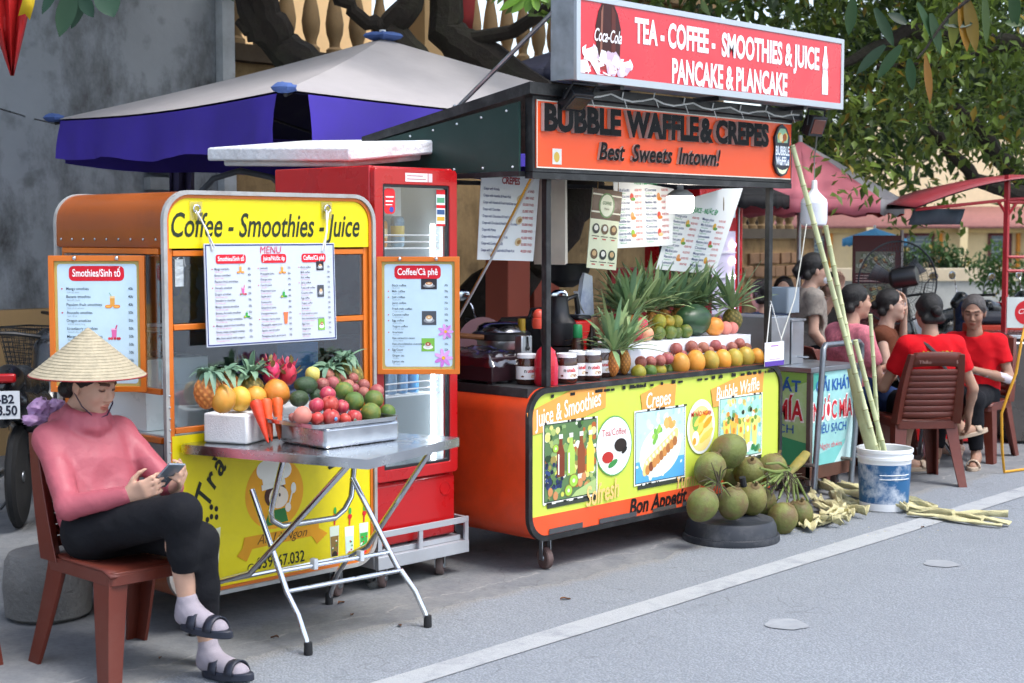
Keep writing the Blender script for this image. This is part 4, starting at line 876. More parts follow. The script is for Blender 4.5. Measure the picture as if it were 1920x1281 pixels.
def hung_board(label, o, ax, w_, h_, fill, fr=.022, cat='menu board'):
    o = Vector(o); ax = Vector(ax).normalized(); nrm = ax.cross(UP); t = thing('menu_board', label, cat, o)
    b = B(); b.ring(rrect(0,w_,0,h_,.002,1), rrect(fr,w_-fr,fr,h_-fr,.002,1), o, ax, UP, -nrm*.024); b.build('frame', orangep, t, bevel=.003)
    b = B(); b.prism([(fr,fr),(w_-fr,fr),(w_-fr,h_-fr),(fr,h_-fr)], o-nrm*.010, ax, UP, -nrm*.006); b.build('backing', M('yellowed_backing', '#b8a860', r=.6, var=.1), t)
    pr = Pr(o-nrm*.0098, ax, UP); i = fr+.012; pr.rect(i, w_-i, i, h_-i, '#c3dcec', .5, .012); fill(pr, i, w_-i, i, h_-i); pr.done('printed_sheet', t)
    b = B()
    for f in (.28, .72): b.ell(o+ax*(w_*f)+UP*(h_-.01)+nrm*.006, (.009,.009,.009), 10, 6)
    b.build('screw', chrome, t); return t
def fillL(pr, x0, x1, y0, y1):
    column(pr, LEFT, LP, x0+.012, x1-.015, y0+.01, y1-.008, 'Smothies/Sinh tố', hh=.042)
    drinkpic(pr, x1-.10, y1-.155, .035, 'o'); drinkpic(pr, x1-.095, y1-.285, .033, 'p'); drinkpic(pr, x1-.075, y1-.42, .03, 'g'); flower(pr, x1-.13, y0+.03, .035)
def fillR(pr, x0, x1, y0, y1):
    column(pr, COF, CP, x0+.012, x1-.018, y0+.008, y1-.006, 'Coffee/Cà phê', hh=.042, subs=['Cà phê đen','Cà phê nâu','Cà phê muối','Bạc xỉu','Cà phê sữa tươi','Cà phê cốt dừa','Cà phê trứng','Cà phê sữa chua','Americano','Ca cao nóng/đá','Sô cô la nóng/đá','Ca cao trứng','Trà gừng','Trà Lipton'], stars=(1,2,5,6,8,11))
    cup(pr, x1-.105, y1-.09, .036, .024, '#2f2c33', '#c98a5a'); cup(pr, x1-.105, y1-.245, .033, .032, '#4b5058', '#cfa06a'); cup(pr, x1-.11, y0+.1, .03, .03, '#7dbb4a', '#a8322c'); flower(pr, x1-.03, y0+.16, .035); flower(pr, x1-.04, y0+.04, .042)
hung_board('orange-framed Smothies menu board behind the conical hat', Vector((-1.99,.40,0))-RGT*.39+UP*1.01, RGT, .39, .555, fillL)
hung_board('orange-framed Coffee menu board in front of the red fridge', Vector((-.862,.27,1.015)), RGT, .375, .535, fillR)
mb = thing('menu_board', 'large white MENU board with blue edge hung on strings before the cart sign', 'menu board', (-1.47,.24,1.18))
a_, b_, c_, d_ = at(382,457,n=.252), at(626,460,n=.252), at(386,652,n=.236), at(628,641,n=.236)
bw_, bh_ = b_.x-a_.x, a_.z-c_.z
o = Vector((a_.x, .238, c_.z)); up_ = Vector((0,.03,1)).normalized(); nrm = Vector((1,0,0)).cross(up_)
B().prism([(0,0),(bw_,0),(bw_,bh_),(0,bh_)], o, (1,0,0), up_, -nrm*.006).build('board', M('white_board', '#c6cdda', r=.35, var=.02), mb)
pr = Pr(o+nrm*.0006, (1,0,0), up_)
for (x0,x1,y0,y1) in ((0.004,bw_-.004,.004,.009),(0.004,bw_-.004,bh_-.009,bh_-.004),(.004,.009,.009,bh_-.009),(bw_-.009,bw_-.004,.009,bh_-.009)): pr.rect(x0,x1,y0,y1,'#2a3670',1)
pr.text('MENU', bw_*.49, bh_-.042, .03, '#d03a62', w=.11, al='c', shear=.1, L=3)
column(pr, LEFT, LP, .03, bw_*.335, .018, bh_-.045, 'Smothies/Sinh tố', colr='#42464e', red=True, hh=.026); column(pr, JUI, JP, bw_*.385, bw_*.64, .018, bh_-.045, 'Juice/Nước ép', colr='#42464e', red=True, hh=.026); column(pr, COF, CP, bw_*.70, bw_-.03, .018, bh_-.045, 'Coffee/Cà phê', colr='#42464e', red=True, hh=.026)
drinkpic(pr, .175, .315, .022, 'o'); drinkpic(pr, .185, .225, .022, 'p'); drinkpic(pr, .2, .125, .02, 'g'); drinkpic(pr, .39, .31, .022, 'o'); drinkpic(pr, .395, .205, .022, 'g'); pr.poly([(.39,.13),(.415,.13),(.41,.08),(.395,.08)], '#d8774a', 2)
cup(pr, .595, .325, .02, .02, '#2f2c33', '#c98a5a'); cup(pr, .595, .215, .018, .026, '#4b5058', '#cfa06a'); cup(pr, .595, .07, .018, .025, '#7dbb4a', '#a8322c')
pr.done('printed_sheet', mb)
for px, px2, py2 in ((367,398,468), (612,604,470)):
    a = at(px,395,n=Y0-.012); c = at(px2,py2,n=.245); m_ = a.lerp(c,.5)+Vector((.012,-.004,0)); B().tube([a, m_, c, c+Vector((0,.008,-.01))], .004, 6).build('string', M('white_string', '#dcdcd8', r=.8), mb)
    B().tube([a+Vector((.008,-.003,-.01)), m_+Vector((-.008,-.006,0)), c+Vector((.01,-.006,.005))], .003, 6).build('string', M('white_string'), mb)
# ================================================================= RED DISPLAY FRIDGE ON A TROLLEY
fx0, fx1, fy0, fy1 = -.848, -.325, .335, 1.04
fr = thing('display_fridge', 'tall red glass-door drinks fridge between the coffee cart and crepe stall', 'fridge', (-.59,.7,.19))
fw_ = M('fridge_white_liner', '#b9c2c6', r=.35, var=.03); led = emit('led_strip', '#f4faff', 6)
b = B(); b.box(fx0, fx0+.03, fy0, fy1, .2, 1.965); b.box(fx1-.03, fx1, fy0, fy1, .2, 1.965); b.box(fx0+.03, fx1-.03, fy0+.02, fy1, 1.90, 1.965); b.box(fx0+.03, fx1-.03, fy1-.03, fy1, .2, 1.9); b.build('body', redp, fr, bevel=.006)
b = B(); b.box(fx0+.031, fx0+.036, fy0+.03, fy1-.05, .5, 1.9); b.box(fx1-.036, fx1-.031, fy0+.03, fy1-.05, .5, 1.9); b.box(fx0+.036, fx1-.036, fy1-.05, fy1-.031, .5, 1.9); b.box(fx0+.036, fx1-.036, fy0+.03, fy1-.05, .5, .515); b.box(fx0+.036, fx1-.036, fy0+.03, fy1-.05, 1.885, 1.899); b.build('liner', fw_, fr)
bs = B().box(fx0+.004, fx1-.004, fy0-.016, fy0+.3, .2, .488).build('plinth', redp, fr, bevel=.01); B().lathe([(.002,0),(.035,0),(.035,.004),(.028,.004),(.028,.001),(.002,.001)], (fx1-.07,fy0-.016,.43), 20, frame((0,-1,0))).build('emblem', redp, bs)
dr = B().ring(rrect(fx0+.002,fx1-.002,.505,1.955,.02), rrect(fx0+.052,fx1-.052,.56,1.88,.008), (0,fy0-.036,0), (1,0,0), (0,0,1), (0,.034,0)).build('door', redp, fr, bevel=.004)
B().ring(rrect(fx0+.0525,fx1-.0525,.5605,1.8795,.008), rrect(fx0+.064,fx1-.064,.572,1.868,.006), (0,fy0-.03,0), (1,0,0), (0,0,1), (0,.02,0)).build('gasket', darkp, dr)
B().box(fx0+.064, fx1-.064, fy0-.022, fy0-.018, .572, 1.868).build('glass', glass('fridge_glass', (.93,.96,.97), .06), dr)
pr = Pr((0,fy0-.0365,0), (1,0,0), (0,0,1)); pr.rect(-.66,-.52,1.895,1.935,'#e9e3e4',1); pr.rect(-.65,-.53,1.905,1.91,'#c08a8e',2); pr.rect(-.65,-.55,1.92,1.925,'#c08a8e',2); pr.rect(-.515,-.49,1.895,1.935,'#e0c9cb',1); pr.done('header_label', dr)
pr = Pr((0,fy0-.0228,0), (1,0,0), (0,0,1)); pr.rect(-.78,-.712,1.745,1.862,'#e02a30',1,.02); pr.rect(-.77,-.72,1.82,1.826,'#ffffff',2); pr.rect(-.77,-.725,1.80,1.806,'#ffffff',2); pr.rect(-.77,-.73,1.785,1.789,'#ffffff',2); pr.disc(-.735,1.765,.013,.013,'#3a4fa8',3); pr.done('door_sticker', dr); pr = Pr((0,fy0-.0228,0), (1,0,0), (0,0,1))
pr.rect(-.452,-.395,1.69,1.862,'#e9eef0',1); pr.rect(-.452,-.395,1.84,1.862,'#cf2129',2); pr.rect(-.448,-.399,1.80,1.825,'#5fa07a',2); pr.rect(-.452,-.395,1.775,1.79,'#cf2129',2); pr.rect(-.448,-.399,1.745,1.768,'#3d5a88',2); pr.rect(-.448,-.399,1.715,1.735,'#d6a93a',2); pr.rect(-.452,-.395,1.69,1.70,'#cf2129',2); pr.done('door_sticker', dr)
for x in (fx1-.088, fx0+.037): B().box(x, x+.02, fy0+.05, fy0+.062, .56, 1.70).build('led_strip', led, fr)
b = B(); b.box(fx0+.06, fx1-.15, fy0+.2, fy0+.55, 1.74, 1.884)
for k in range(6): b.box(-.585+.012*k, -.579+.012*k, fy0+.196, fy0+.2, 1.755, 1.78)
b.build('evaporator_cover', M('pale_grey_cover', '#c9cfcf', r=.45, var=.04), fr, bevel=.006)
for z in (1.585, 1.22, .885):
    b = B(); 
    for y in np.linspace(fy0+.07, fy1-.08, 12): b.tube([(fx0+.04,y,z),(fx1-.04,y,z)], .003, 5)
    for zz in (z, z+.03, z+.062): b.tube([(fx0+.04,fy0+.06,zz),(fx1-.04,fy0+.06,zz)], .004, 5)
    b.build('wire_shelf', whitep, fr)
def can(label, x, y, z, h, r, c, c2, name='drink_can'):
    b = B(); b.lathe([(r*.8,0),(r,.012),(r,h-.014),(r*.85,h-.002),(r*.8,h),(r*.78,h-.006)], (x,y,z), 18); o = b.build(name, M('can_'+c, c, r=.3, metal=.2, var=.08)); tag(o, label, 'can' if name == 'drink_can' else 'bottle')
    pr = B(); pr.lathe([(r+.0006,h*.35),(r+.0006,h*.7)], (x,y,z), 18, cap=False); pr.build('label_band', M('canband_'+c2, c2, r=.35, var=.1), o); return o
can('gold drink can in the top shelf of the fridge, front row', -.73,fy0+.12,1.59,.125,.033,'#c98a3a','#e8d9b0'); can('second gold can on the fridge top shelf, beside the front one', -.66,fy0+.14,1.59,.125,.033,'#c27a2a','#d9c08a')
can('tall orange can behind the gold cans in the fridge', -.62,fy0+.22,1.59,.145,.033,'#d88a3c','#e0a050'); can('tall pale blue can at the right of the fridge top shelf', -.535,fy0+.16,1.59,.145,.033,'#7d9db0','#c9b25a'); can('pale blue can at the back of the fridge top shelf', -.74,fy0+.25,1.59,.145,.033,'#a8c4d2','#d8e4ea')
for i, (x, c, n_) in enumerate(((-.76,'#c9d8dc','leftmost'), (-.69,'#7d8fa3','second from left'), (-.61,'#5f7f9d','third from left'), (-.54,'#4f86b5','fourth from left'), (-.47,'#3f93cf','rightmost'))):
    b = B(); y = fy0+.13; b.lathe([(.026,0),(.03,.01),(.03,.13),(.026,.15),(.012,.19),(.011,.21)], (x,y,.89), 16); o = b.build('water_bottle', M('bottle_'+c, c, r=.2, var=.1)); tag(o, n_+' bottle on the middle shelf of the red fridge', 'bottle', 'bottles in the fridge'); B().lathe([(.0125,0),(.0125,.018)], (x,y,1.101), 12).build('cap', whitep, o)
ty = thing('trolley', 'silver angle-iron trolley with casters under the red fridge', 'trolley', (-.56,.7,0))
b = B(); alu = M('silver_paint', '#b9bdc3', r=.4, metal=.5, var=.1, dirt=.2, dcol=(.2,.2,.2))
for y in (fy0-.06, fy1+.02): b.box(fx0-.01, fx1+.05, y, y+.03, .105, .165); b.box(fx0-.01, fx1+.05, y+.002, y+.014, .252, .282)
for x in (fx0-.012, fx1+.03): b.box(x, x+.022, fy0-.03, fy1+.02, .107, .163); b.box(x, x+.02, fy0-.046, fy1+.02, .254, .28)
b.box(fx0+.01, fx1+.02, fy0-.03, fy1+.02, .165, .19); b.build('frame', alu, ty, bevel=.002)
for x in (fx0-.008, -.60, fx1+.026):
    for y in (fy0-.056, fy1+.022): B().box(x, x+.024, y, y+.012, .165, .252).build('upright', alu, ty)
for x in (fx1-.07, fx0+.08):
    for y in (fy0+.02, fy1-.08): caster(ty, x, y, .045, .107, '#6b3f45', .7)
# foam lid lying on the fridge
b = B(); A_, B_, C_ = at(388,302,dep=8.0), at(655,303,dep=7.1), at(845,286,dep=7.6); D_ = A_+C_-B_; th = .07
P_ = [A_,B_,C_,D_]; b.add(P_+[p+UP*th for p in P_], [(3,2,1,0),(4,5,6,7),(0,1,5,4),(1,2,6,5),(2,3,7,6),(3,0,4,7)])
cc = (A_+B_+C_+D_)/4; Q = [cc+(p-cc)*.86 for p in P_]; b.add([p-UP*.03 for p in Q]+[p-UP*.001 for p in Q], [(3,2,1,0),(0,1,5,4),(1,2,6,5),(2,3,7,6),(3,0,4,7)])
lid = b.build('foam_slab', M('chipped_foam', '#e6e9ec', r=.85, var=.08, sc_=6, bump=1.5, bsc=18, dirt=.35, dcol=(.5,.48,.44), dsc=5), bevel=.012); tag(lid, 'white polystyrene box lid lying on top of the red fridge', 'lid')
lid.location.z = max(lid.location.z, 1.968)
# ================================================================= CREPE STALL
sx0, sx1, sy1, cz = -.15, 2.0, .85, .885
st = thing('crepe_stall', 'orange crepe and waffle stall with lime front panel and orange sign', 'food stall', (.93,.4,0))
orp = M('orange_stall_paint', '#d9451a', r=.4, var=.07, sc_=3, dirt=.35, dcol=(.12,.03,.015), dsc=2, coat=.1)
lime = M('lime_vinyl', '#c9d850', r=.42, var=.06, dirt=.25, dcol=(.38,.4,.12), dsc=5, bump=.1, bsc=6)
grn = M('dark_green_sheet', '#14352f', r=.4, var=.12, dirt=.2, dcol=(.05,.06,.06))
fp = rrect(sx0, sx1, .16, cz+.025, .13, 7)
B().prism(rrect(sx0+.024,sx1-.024,.184,cz+.001,.11,7), (0,.004,0), (1,0,0), (0,0,1), (0,.012,0)).build('front_panel', lime, st)
B().ring(fp, rrect(sx0+.026,sx1-.026,.186,cz-.001,.11,7), (0,-.008,0), (1,0,0), (0,0,1), (0,.024,0)).build('front_trim', blackp, st, ang=50)
B().ring(rrect(sx0+.001,sx1-.001,.161,cz+.024,.129,7), rrect(sx0+.012,sx1-.012,.172,cz+.013,.118,7), (0,.017,0), (1,0,0), (0,0,1), (0,sy1-.02,0)).build('body_shell', orp, st, ang=50)
B().box(sx0+.03, sx1-.03, .03, sy1, cz-.02, cz+.0245).build('counter_top', M('dark_counter', '#26282a', r=.45, var=.15, dirt=.3, dcol=(.2,.2,.2)), st)
B().box(sx0+.01, sx1-.01, sy1-.008, sy1+.004, .18, cz-.02).build('rear_panel', orp, st)
B().prism(rrect(sx0+.026,sx1-.026,.186,.285,.1,7,(.09,.09,0,0)), (0,.0016,0), (1,0,0), (0,0,1), (0,.002,0)).build('orange_band', M('orange_vinyl', '#e8562a', r=.4, var=.06, dirt=.15), st)
for x in (.05, 1.8):
    for y in (.07, .75): caster(st, x, y, .055, .165, '#4c4646', 1.3)
q = lambda px, py: (lambda v: (v.x, v.z))(at(px, py, n=0))
pr = Pr((0,.0012,0), (1,0,0), (0,0,1))
def sl_text(t, p0, p1, h, c, L=4, bold=.01, back=None):
    (x0, y0), (x1, y1) = q(*p0), q(*p1); rot = math.atan2(y1-y0, x1-x0); w_ = math.hypot(x1-x0, y1-y0)
    if back:
        d = Vector((x1-x0, y1-y0)).normalized(); n_ = Vector((-d.y, d.x)); a = Vector((x0,y0))-d*.03-n_*.03; e = Vector((x1,y1))+d*.03-n_*.02
        pr.poly([a, a.lerp(e,.4)-n_*.012, e, e+n_*(h*1.5)+d*.02, a.lerp(e,.6)+n_*(h*1.75), a+n_*h*1.35-d*.015], back, 2)
    pr.text(t, x0, y0, h, c, w=w_, rot=rot, shear=.25, bold=bold, L=L)
sl_text('Juice & Smoothies', (1003,803), (1128,759), .085, '#fdf6ea', back='#eda24e'); sl_text('Crepes', (1212,766), (1258,757), .08, '#fdf6ea', back='#eda24e'); sl_text('Bubble Waffle', (1343,752), (1424,730), .075, '#fdf6ea', back='#eda24e')
sl_text('Sofresh', (1098,950), (1160,930), .10, '#f2c27a', L=12); sl_text('Yummy', (1268,918), (1320,905), .08, '#f2c27a'); sl_text('Bon Appetit', (1180,965), (1288,940), .078, '#161616', bold=.03)
def photo(corners, bgc, seed, fn):
    P_ = [q(*c) for c in corners]; x0 = min(P_[0][0],P_[3][0]); x1 = max(P_[1][0],P_[2][0]); y0 = (P_[2][1]+P_[3][1])/2; y1 = (P_[0][1]+P_[1][1])/2
    pr.poly([(x0+.02,y0-.035),(x1+.01,y0-.035),(x1+.01,y1-.03),(x0+.02,y1-.03)], '#3a4038', 2); pr.rect(x0-.012,x1+.012,y0-.012,y1+.012,'#eceee4',3); pr.rect(x0-.004,x1+.004,y0-.004,y1+.004,'#1d2420',4); pr.rect(x0,x1,y0,y1,bgc,5)
    fn(x0,x1,y0,y1)
    for _ in range(26): # worn black-and-white edge
        e = random.random(); s_ = random.choice((0,1)); pr.rect(x0-.014+(x1-x0+.02)*e, x0-.014+(x1-x0+.02)*e+random.uniform(.008,.03), (y0-.016 if s_ else y1+.004), (y0-.006 if s_ else y1+.014), random.choice(['#20241f','#f0f0ea']), 4.5)
def inb(x, y, r, b_): return min(max(x, b_[0]+r), b_[1]-r), min(max(y, b_[2]+r), b_[3]-r)
def ph1(x0,x1,y0,y1):
    b_ = (x0,x1,y0,y1); w_, h_ = x1-x0, y1-y0
    for _ in range(150):
        r = random.uniform(.006,.022); x, y = inb(random.uniform(x0,x1), random.uniform(y0,y1), r, b_); pr.disc(x, y, r, r, random.choice(['#7fa05a','#c9c95a','#4d7a3a','#d9d27a','#8aa86a','#35562f','#a8b86a','#5f7f4a','#e0d890','#2a4228','#9a8a4a','#b0602f','#dfe6d0']), 6, n=12)
    for _ in range(30):
        x, y = inb(random.uniform(x0,x0+w_*.35), random.uniform(y0+h_*.15,y0+h_*.5), .012, b_); pr.disc(x, y, .011, .011, random.choice(['#27335a','#35497a','#1d2440']), 6.5, n=10)
    for fx, c in ((.3,'#7a3a22'),(.5,'#a8c85a'),(.7,'#8a4a2a'),(.88,'#d9cf4a')):
        x = x0+w_*fx; pr.poly([(x-.028,y0+h_*.3),(x+.028,y0+h_*.3),(x+.028,y0+h_*.62),(x+.012,y0+h_*.72),(x+.012,y0+h_*.8),(x-.012,y0+h_*.8),(x-.012,y0+h_*.72),(x-.028,y0+h_*.62)], c, 7); pr.rect(x-.014,x+.014,y0+h_*.8,y0+h_*.86,'#e6e4da',8); pr.rect(x-.02,x-.012,y0+h_*.33,y0+h_*.6,'#ffffff',8) if fx<.6 else None
    for fx, fy, r in ((.55,.22,.035),(.2,.68,.022),(.45,.1,.03)):
        x, y = x0+w_*fx, y0+h_*fy; pr.disc(x,y,r,r,'#8a7a3a',8); pr.disc(x,y,r*.85,r*.85,'#9ccc4a',8.5); pr.disc(x,y,r*.3,r*.3,'#eef0c0',9)
    for fx, fy in ((.1,.12),(.2,.06),(.75,.25),(.8,.12),(.68,.18)): pr.disc(x0+w_*fx, y0+h_*fy, .018,.022, '#c98a5a', 8)
    pr.poly([(x0+w_*.5,y0+.003),(x1-.003,y0+.003),(x1-.003,y0+h_*.2),(x0+w_*.6,y0+h_*.08)], '#a9c07a', 9)
def ph2(x0,x1,y0,y1):
    w_, h_ = x1-x0, y1-y0
    for _ in range(60): r = random.uniform(.01,.03); x, y = inb(random.uniform(x0,x1), random.uniform(y0,y1), r, (x0,x1,y0,y1)); pr.disc(x, y, r, r*.7, random.choice(['#cfe6f0','#a8d0e4','#dff0f2','#e8f0e0','#b8dcec']), 5.6, random.uniform(0,3), 10)
    pr.rect(x0,x1,y0,y0+h_*.3,'#5aa8dc',5.5); pr.disc(x0+w_*.5,y0+h_*.42,w_*.44,h_*.36,'#f2f4f2',6,.35,28); pr.disc(x0+w_*.5,y0+h_*.43,w_*.38,h_*.29,'#e3e8dc',6.5,.35,28)
    for i in range(9):
        fx, fy = .22+.07*i, .22+.045*i; x, y = x0+w_*fx, y0+h_*fy; pr.disc(x,y,.028,.055,'#ecd28a',7,-.5); pr.disc(x+.006,y-.02,.02,.026,random.choice(['#a86a3a','#8a4a2a','#c98a4a']),8); pr.disc(x-.004,y+.02,.01,.012,'#f3ecd0',8.5)
    for _ in range(8): pr.disc(x0+w_*random.uniform(.3,.5), y0+h_*random.uniform(.55,.75), .02,.014, random.choice(['#7ab84a','#a8d060']), 7, random.uniform(0,3))
    for _ in range(6): pr.disc(x0+w_*random.uniform(.6,.85), y0+h_*random.uniform(.7,.85), .026,.018, random.choice(['#e0b86a','#d9a85a']), 7, random.uniform(0,3))
def ph3(x0,x1,y0,y1):
    w_, h_ = x1-x0, y1-y0
    for _ in range(110): r = random.uniform(.007,.024); x, y = inb(random.uniform(x0,x1), random.uniform(y0,y1), r, (x0,x1,y0,y1)); pr.disc(x, y, r, r*.8, random.choice(['#8fd0bc','#bfe6d8','#d9d890','#e8c86a','#7ab0a0','#e0e8c0','#c9b060','#6a9a6a']), 5.6, random.uniform(0,3), 10)
    for i in range(5):
        x = x0+w_*(.15+.17*i); y = y0+h_*.35; c = ['#e8cf5a','#e3b84a','#ecd76a','#d9d05a','#dfe07a'][i]; pr.poly([(x-.035,y+h_*.3),(x+.035,y+h_*.3),(x+.018,y-h_*.2),(x-.018,y-h_*.2)], c, 7)
        for _ in range(6): pr.disc(x+random.uniform(-.03,.03), y+h_*random.uniform(.22,.42), .014,.014, random.choice(['#f2e7a0','#6b8f3a','#d9903a','#2f3a24','#f6f3e2']), 8, n=10)
        pr.disc(x, y+h_*.1, .012,.018, random.choice(['#3a3420','#e8862a','#f2f0da']), 8)
    for _ in range(8): pr.disc(x0+w_*random.uniform(.6,.92), y0+h_*random.uniform(.06,.18), .022,.014, random.choice(['#3f9a5a','#f0f4f0','#2f7a45']), 7, random.uniform(0,3))
photo([(1021,806),(1115,778),(1117,916),(1023,950)], '#5a7a4e', 1, ph1); photo([(1192,782),(1277,757),(1282,884),(1197,913)], '#bfe0ee', 2, ph2); photo([(1350,755),(1424,735),(1426,840),(1353,870)], '#a8dccb', 3, ph3)
x, y = q(1151,836); pr.disc(x, y, .145, .155, '#5fa35a', 2, n=28); pr.disc(x, y, .138, .148, '#eef0ee', 3, n=28); pr.text('Tea/Coffee', x, y+.055, .035, '#c23a3a', w=.19, al='c', L=5)
pr.disc(x-.05,y-.055,.045,.03,'#b8302a',5); pr.disc(x-.05,y-.07,.05,.02,'#e0dcd2',4.5); pr.disc(x+.05,y+.0,.05,.035,'#2c221c',5); pr.disc(x+.05,y-.02,.06,.022,'#d9dad6',4.5); pr.disc(x-.01,y-.09,.04,.016,'#3f8a45',5,.4); pr.disc(x+.08,y-.03,.025,.012,'#1d1a16',6,.6)
x, y = q(1314,800); pr.disc(x, y, .125, .15, '#e9ece6', 3, n=28); pr.disc(x, y-.01, .105, .125, '#f0d98a', 4, n=28); pr.text('MÌ XÀO NGAN', x, y+.06, .026, '#c8281e', w=.18, al='c', bold=.02, L=7)
for i in range(8): pr.disc(x+random.uniform(-.03,.07), y-.06+.02*i*.8, .05,.018, random.choice(['#f0b42a','#e8a01f','#f5c95a']), 5+i*.1, .6)
pr.disc(x-.05,y-.06,.03,.04,'#f6f2e2',6); pr.disc(x-.05,y+.03,.03,.05,'#7ab04a',5.5); pr.disc(x-.06,y-.075,.016,.02,'#eda23a',6.5)
for i in range(70):          # torn tape along the top edge
    xx = sx0+.12+(sx1-sx0-.2)*random.random(); 
    if random.random() < .6: pr.rect(xx, xx+random.uniform(.008,.05), .858, .858+random.uniform(.008,.022), '#191a18', 3)
xx = .0
while xx < 1.9: w1 = random.uniform(.15,.4); pr.rect(xx, min(1.93,xx+w1), .188, .20+random.uniform(0,.02), random.choice(['#3a3b3d','#4a4b4e','#55504c']), 6); xx += w1+random.uniform(.02,.15)
pr.done('front_print', st)
# posts
for (x, y) in ((.012,.03), (1.895,.03), (.012,.80), (1.895,.80)):
    B().box(x-.017, x+.017, y-.017, y+.017, cz+.0255, 1.94).build('post', blackp, st, bevel=.003)
# sign and roof
sg = B().box(-.15, 2.03, -.03, .02, 1.945, 2.305).build('sign_box', blackp, st, bevel=.004)
B().box(-.13, 2.01, -.036, -.03, 1.965, 2.285).build('sign_panel', M('orange_sign_vinyl', '#f0521c', r=.38, var=.04, dirt=.06), sg)
pr = Pr((0,-.0368,0), (1,0,0), (0,0,1)); pr.rect(-.13,2.01,1.965,1.971,'#d9d6c8',1); pr.rect(-.13,2.01,2.279,2.285,'#d9d6c8',1); pr.rect(-.13,-.124,1.971,2.279,'#d9d6c8',1)
pr.rect(-.02,.045,1.985,2.06,'#d9d8d0',2); pr.disc(.01,2.02,.02,.025,'#c9a84a',3)
pr.done('sign_border', sg)
def letters(parent, t, x, z, h, w_, yb, dep, face, side, shear=0, bold=0, sp=1.0, name='sign_letters'):
    v, f = txt(t, shear, bold, sp); k = h/.70; mn, mx_ = v[:,0].min(), v[:,0].max(); kx = w_/(mx_-mn)
    P_ = [(x+(a-mn)*kx, z+c*k) for a, c in v]; n = len(P_); b = B()
    vs = [(a, yb, c) for a, c in P_]+[(a, yb-dep, c) for a, c in P_]
    fs = []; ec = {}
    for p in f:
        for i in range(len(p)):
            e = (p[i], p[(i+1) % len(p)]); ec[e] = ec.get(e, 0)+1
    side_f = [(a, c_, n+c_, n+a) for (a, c_) in ec if (c_, a) not in ec]
    b.add(vs, [tuple(n+i for i in p) for p in f], 0); o_ = len(b.f); 
    for s_ in side_f: b.f.append(list(s_)); b.m.append(1); b.c.append(None)
    return b.build(name, [face, side], parent, smooth=False)
lf, ls = M('black_letter_face', '#0b0b0c', r=.6, spec=.2), M('letter_side', '#b7a79f', r=.5, var=.15)
(x0_, zb), (x1_, _) = q(1002,243), q(1143,243); zb = 2.152; h = .115
letters(sg, 'BUBBLE', -.1, 2.147, .118, .565, -.037, .022, lf, ls, bold=.05)
letters(sg, 'WAFFLE', .505, 2.147, .118, .60, -.037, .022, lf, ls, bold=.05); letters(sg, '&', 1.115, 2.147, .118, .12, -.037, .022, lf, ls, bold=.05); letters(sg, 'CREPES', 1.255, 2.147, .113, .50, -.037, .022, lf, ls, bold=.05)
letters(sg, 'Best', .305, 2.02, .085, .2, -.037, .015, lf, ls, shear=.25, bold=.02); letters(sg, 'Sweets', .56, 2.02, .085, .33, -.037, .015, lf, ls, shear=.25, bold=.02); letters(sg, 'Intown!', .94, 2.02, .085, .37, -.037, .015, lf, ls, shear=.25, bold=.02)
# waffle badge
bd = B(); bp = [(1.825,2.2),(1.86,2.255),(1.9,2.275),(1.945,2.25),(1.975,2.2),(1.965,2.13),(1.98,2.05),(1.945,1.995),(1.9,1.98),(1.85,2.0),(1.82,2.05),(1.835,2.13)]
badge = bd.prism(bp, (0,-.0375,0), (1,0,0), (0,0,1), (0,-.014,0)).build('badge', M('badge_dark', '#1c2430', r=.4), sg)
pr = Pr((0,-.0518,0), (1,0,0), (0,0,1)); pr.poly([(1.85,2.17),(1.95,2.17),(1.955,2.21),(1.925,2.25),(1.875,2.25),(1.845,2.21)], '#9cc8a0', 1)
for dx, c in ((-.03,'#e3b34a'),(0,'#d98a3a'),(.03,'#ecc75a'),(-.015,'#f2e2b0'),(.02,'#b05a2a')): pr.disc(1.9+dx, 2.19+abs(dx)*.5, .02, .022, c, 2)
pr.disc(1.9, 2.095, .075, .055, '#3d5a80', 1.5); pr.text('BUBBLE', 1.9, 2.10, .05, '#f2f6f8', w=.138, al='c', bold=.03, L=3); pr.text('WaFFLe', 1.9, 2.045, .045, '#f2f6f8', w=.134, al='c', bold=.03, L=3); pr.poly([(1.845,2.03),(1.87,2.02),(1.9,2.016),(1.93,2.02),(1.955,2.03),(1.93,2.0),(1.9,1.992),(1.87,2.0)], '#dfe8c0', 3); pr.done('badge_print', badge)
# roof: front fascia beam, slanted sheet, green side
b = B(); b.prism([(-.06,2.307),(1.15,2.12),(1.15,2.16),(-.06,2.362)], (-.2,0,0), (0,1,0), (0,0,1), (2.29,0,0)); b.build('roof', blackp, st)
for x in (-.19, 2.035): B().prism([(.021,1.95),(1.1,1.95),(1.1,2.125),(.021,2.275)], (x,0,0), (0,1,0), (0,0,1), (.012,0,0)).build('side_sheet', grn, st)
b = B(); b.box(-.19,-.15,.02,1.1,1.925,1.949); b.box(2.01,2.05,.02,1.1,1.925,1.949); b.box(-.15,2.01,1.07,1.1,1.925,1.949); b.box(-.15,2.03,-.03,.02,1.915,1.944); b.build('roof_frame', blackp, st)
b = B()
for i in range(6): b.ell((-.193,.1+.17*i,2.235-.022*i), .006, 8, 5); b.ell((-.193,.06+.2*i,1.97), .006, 8, 5)
b.build('rivet', whitep, st)
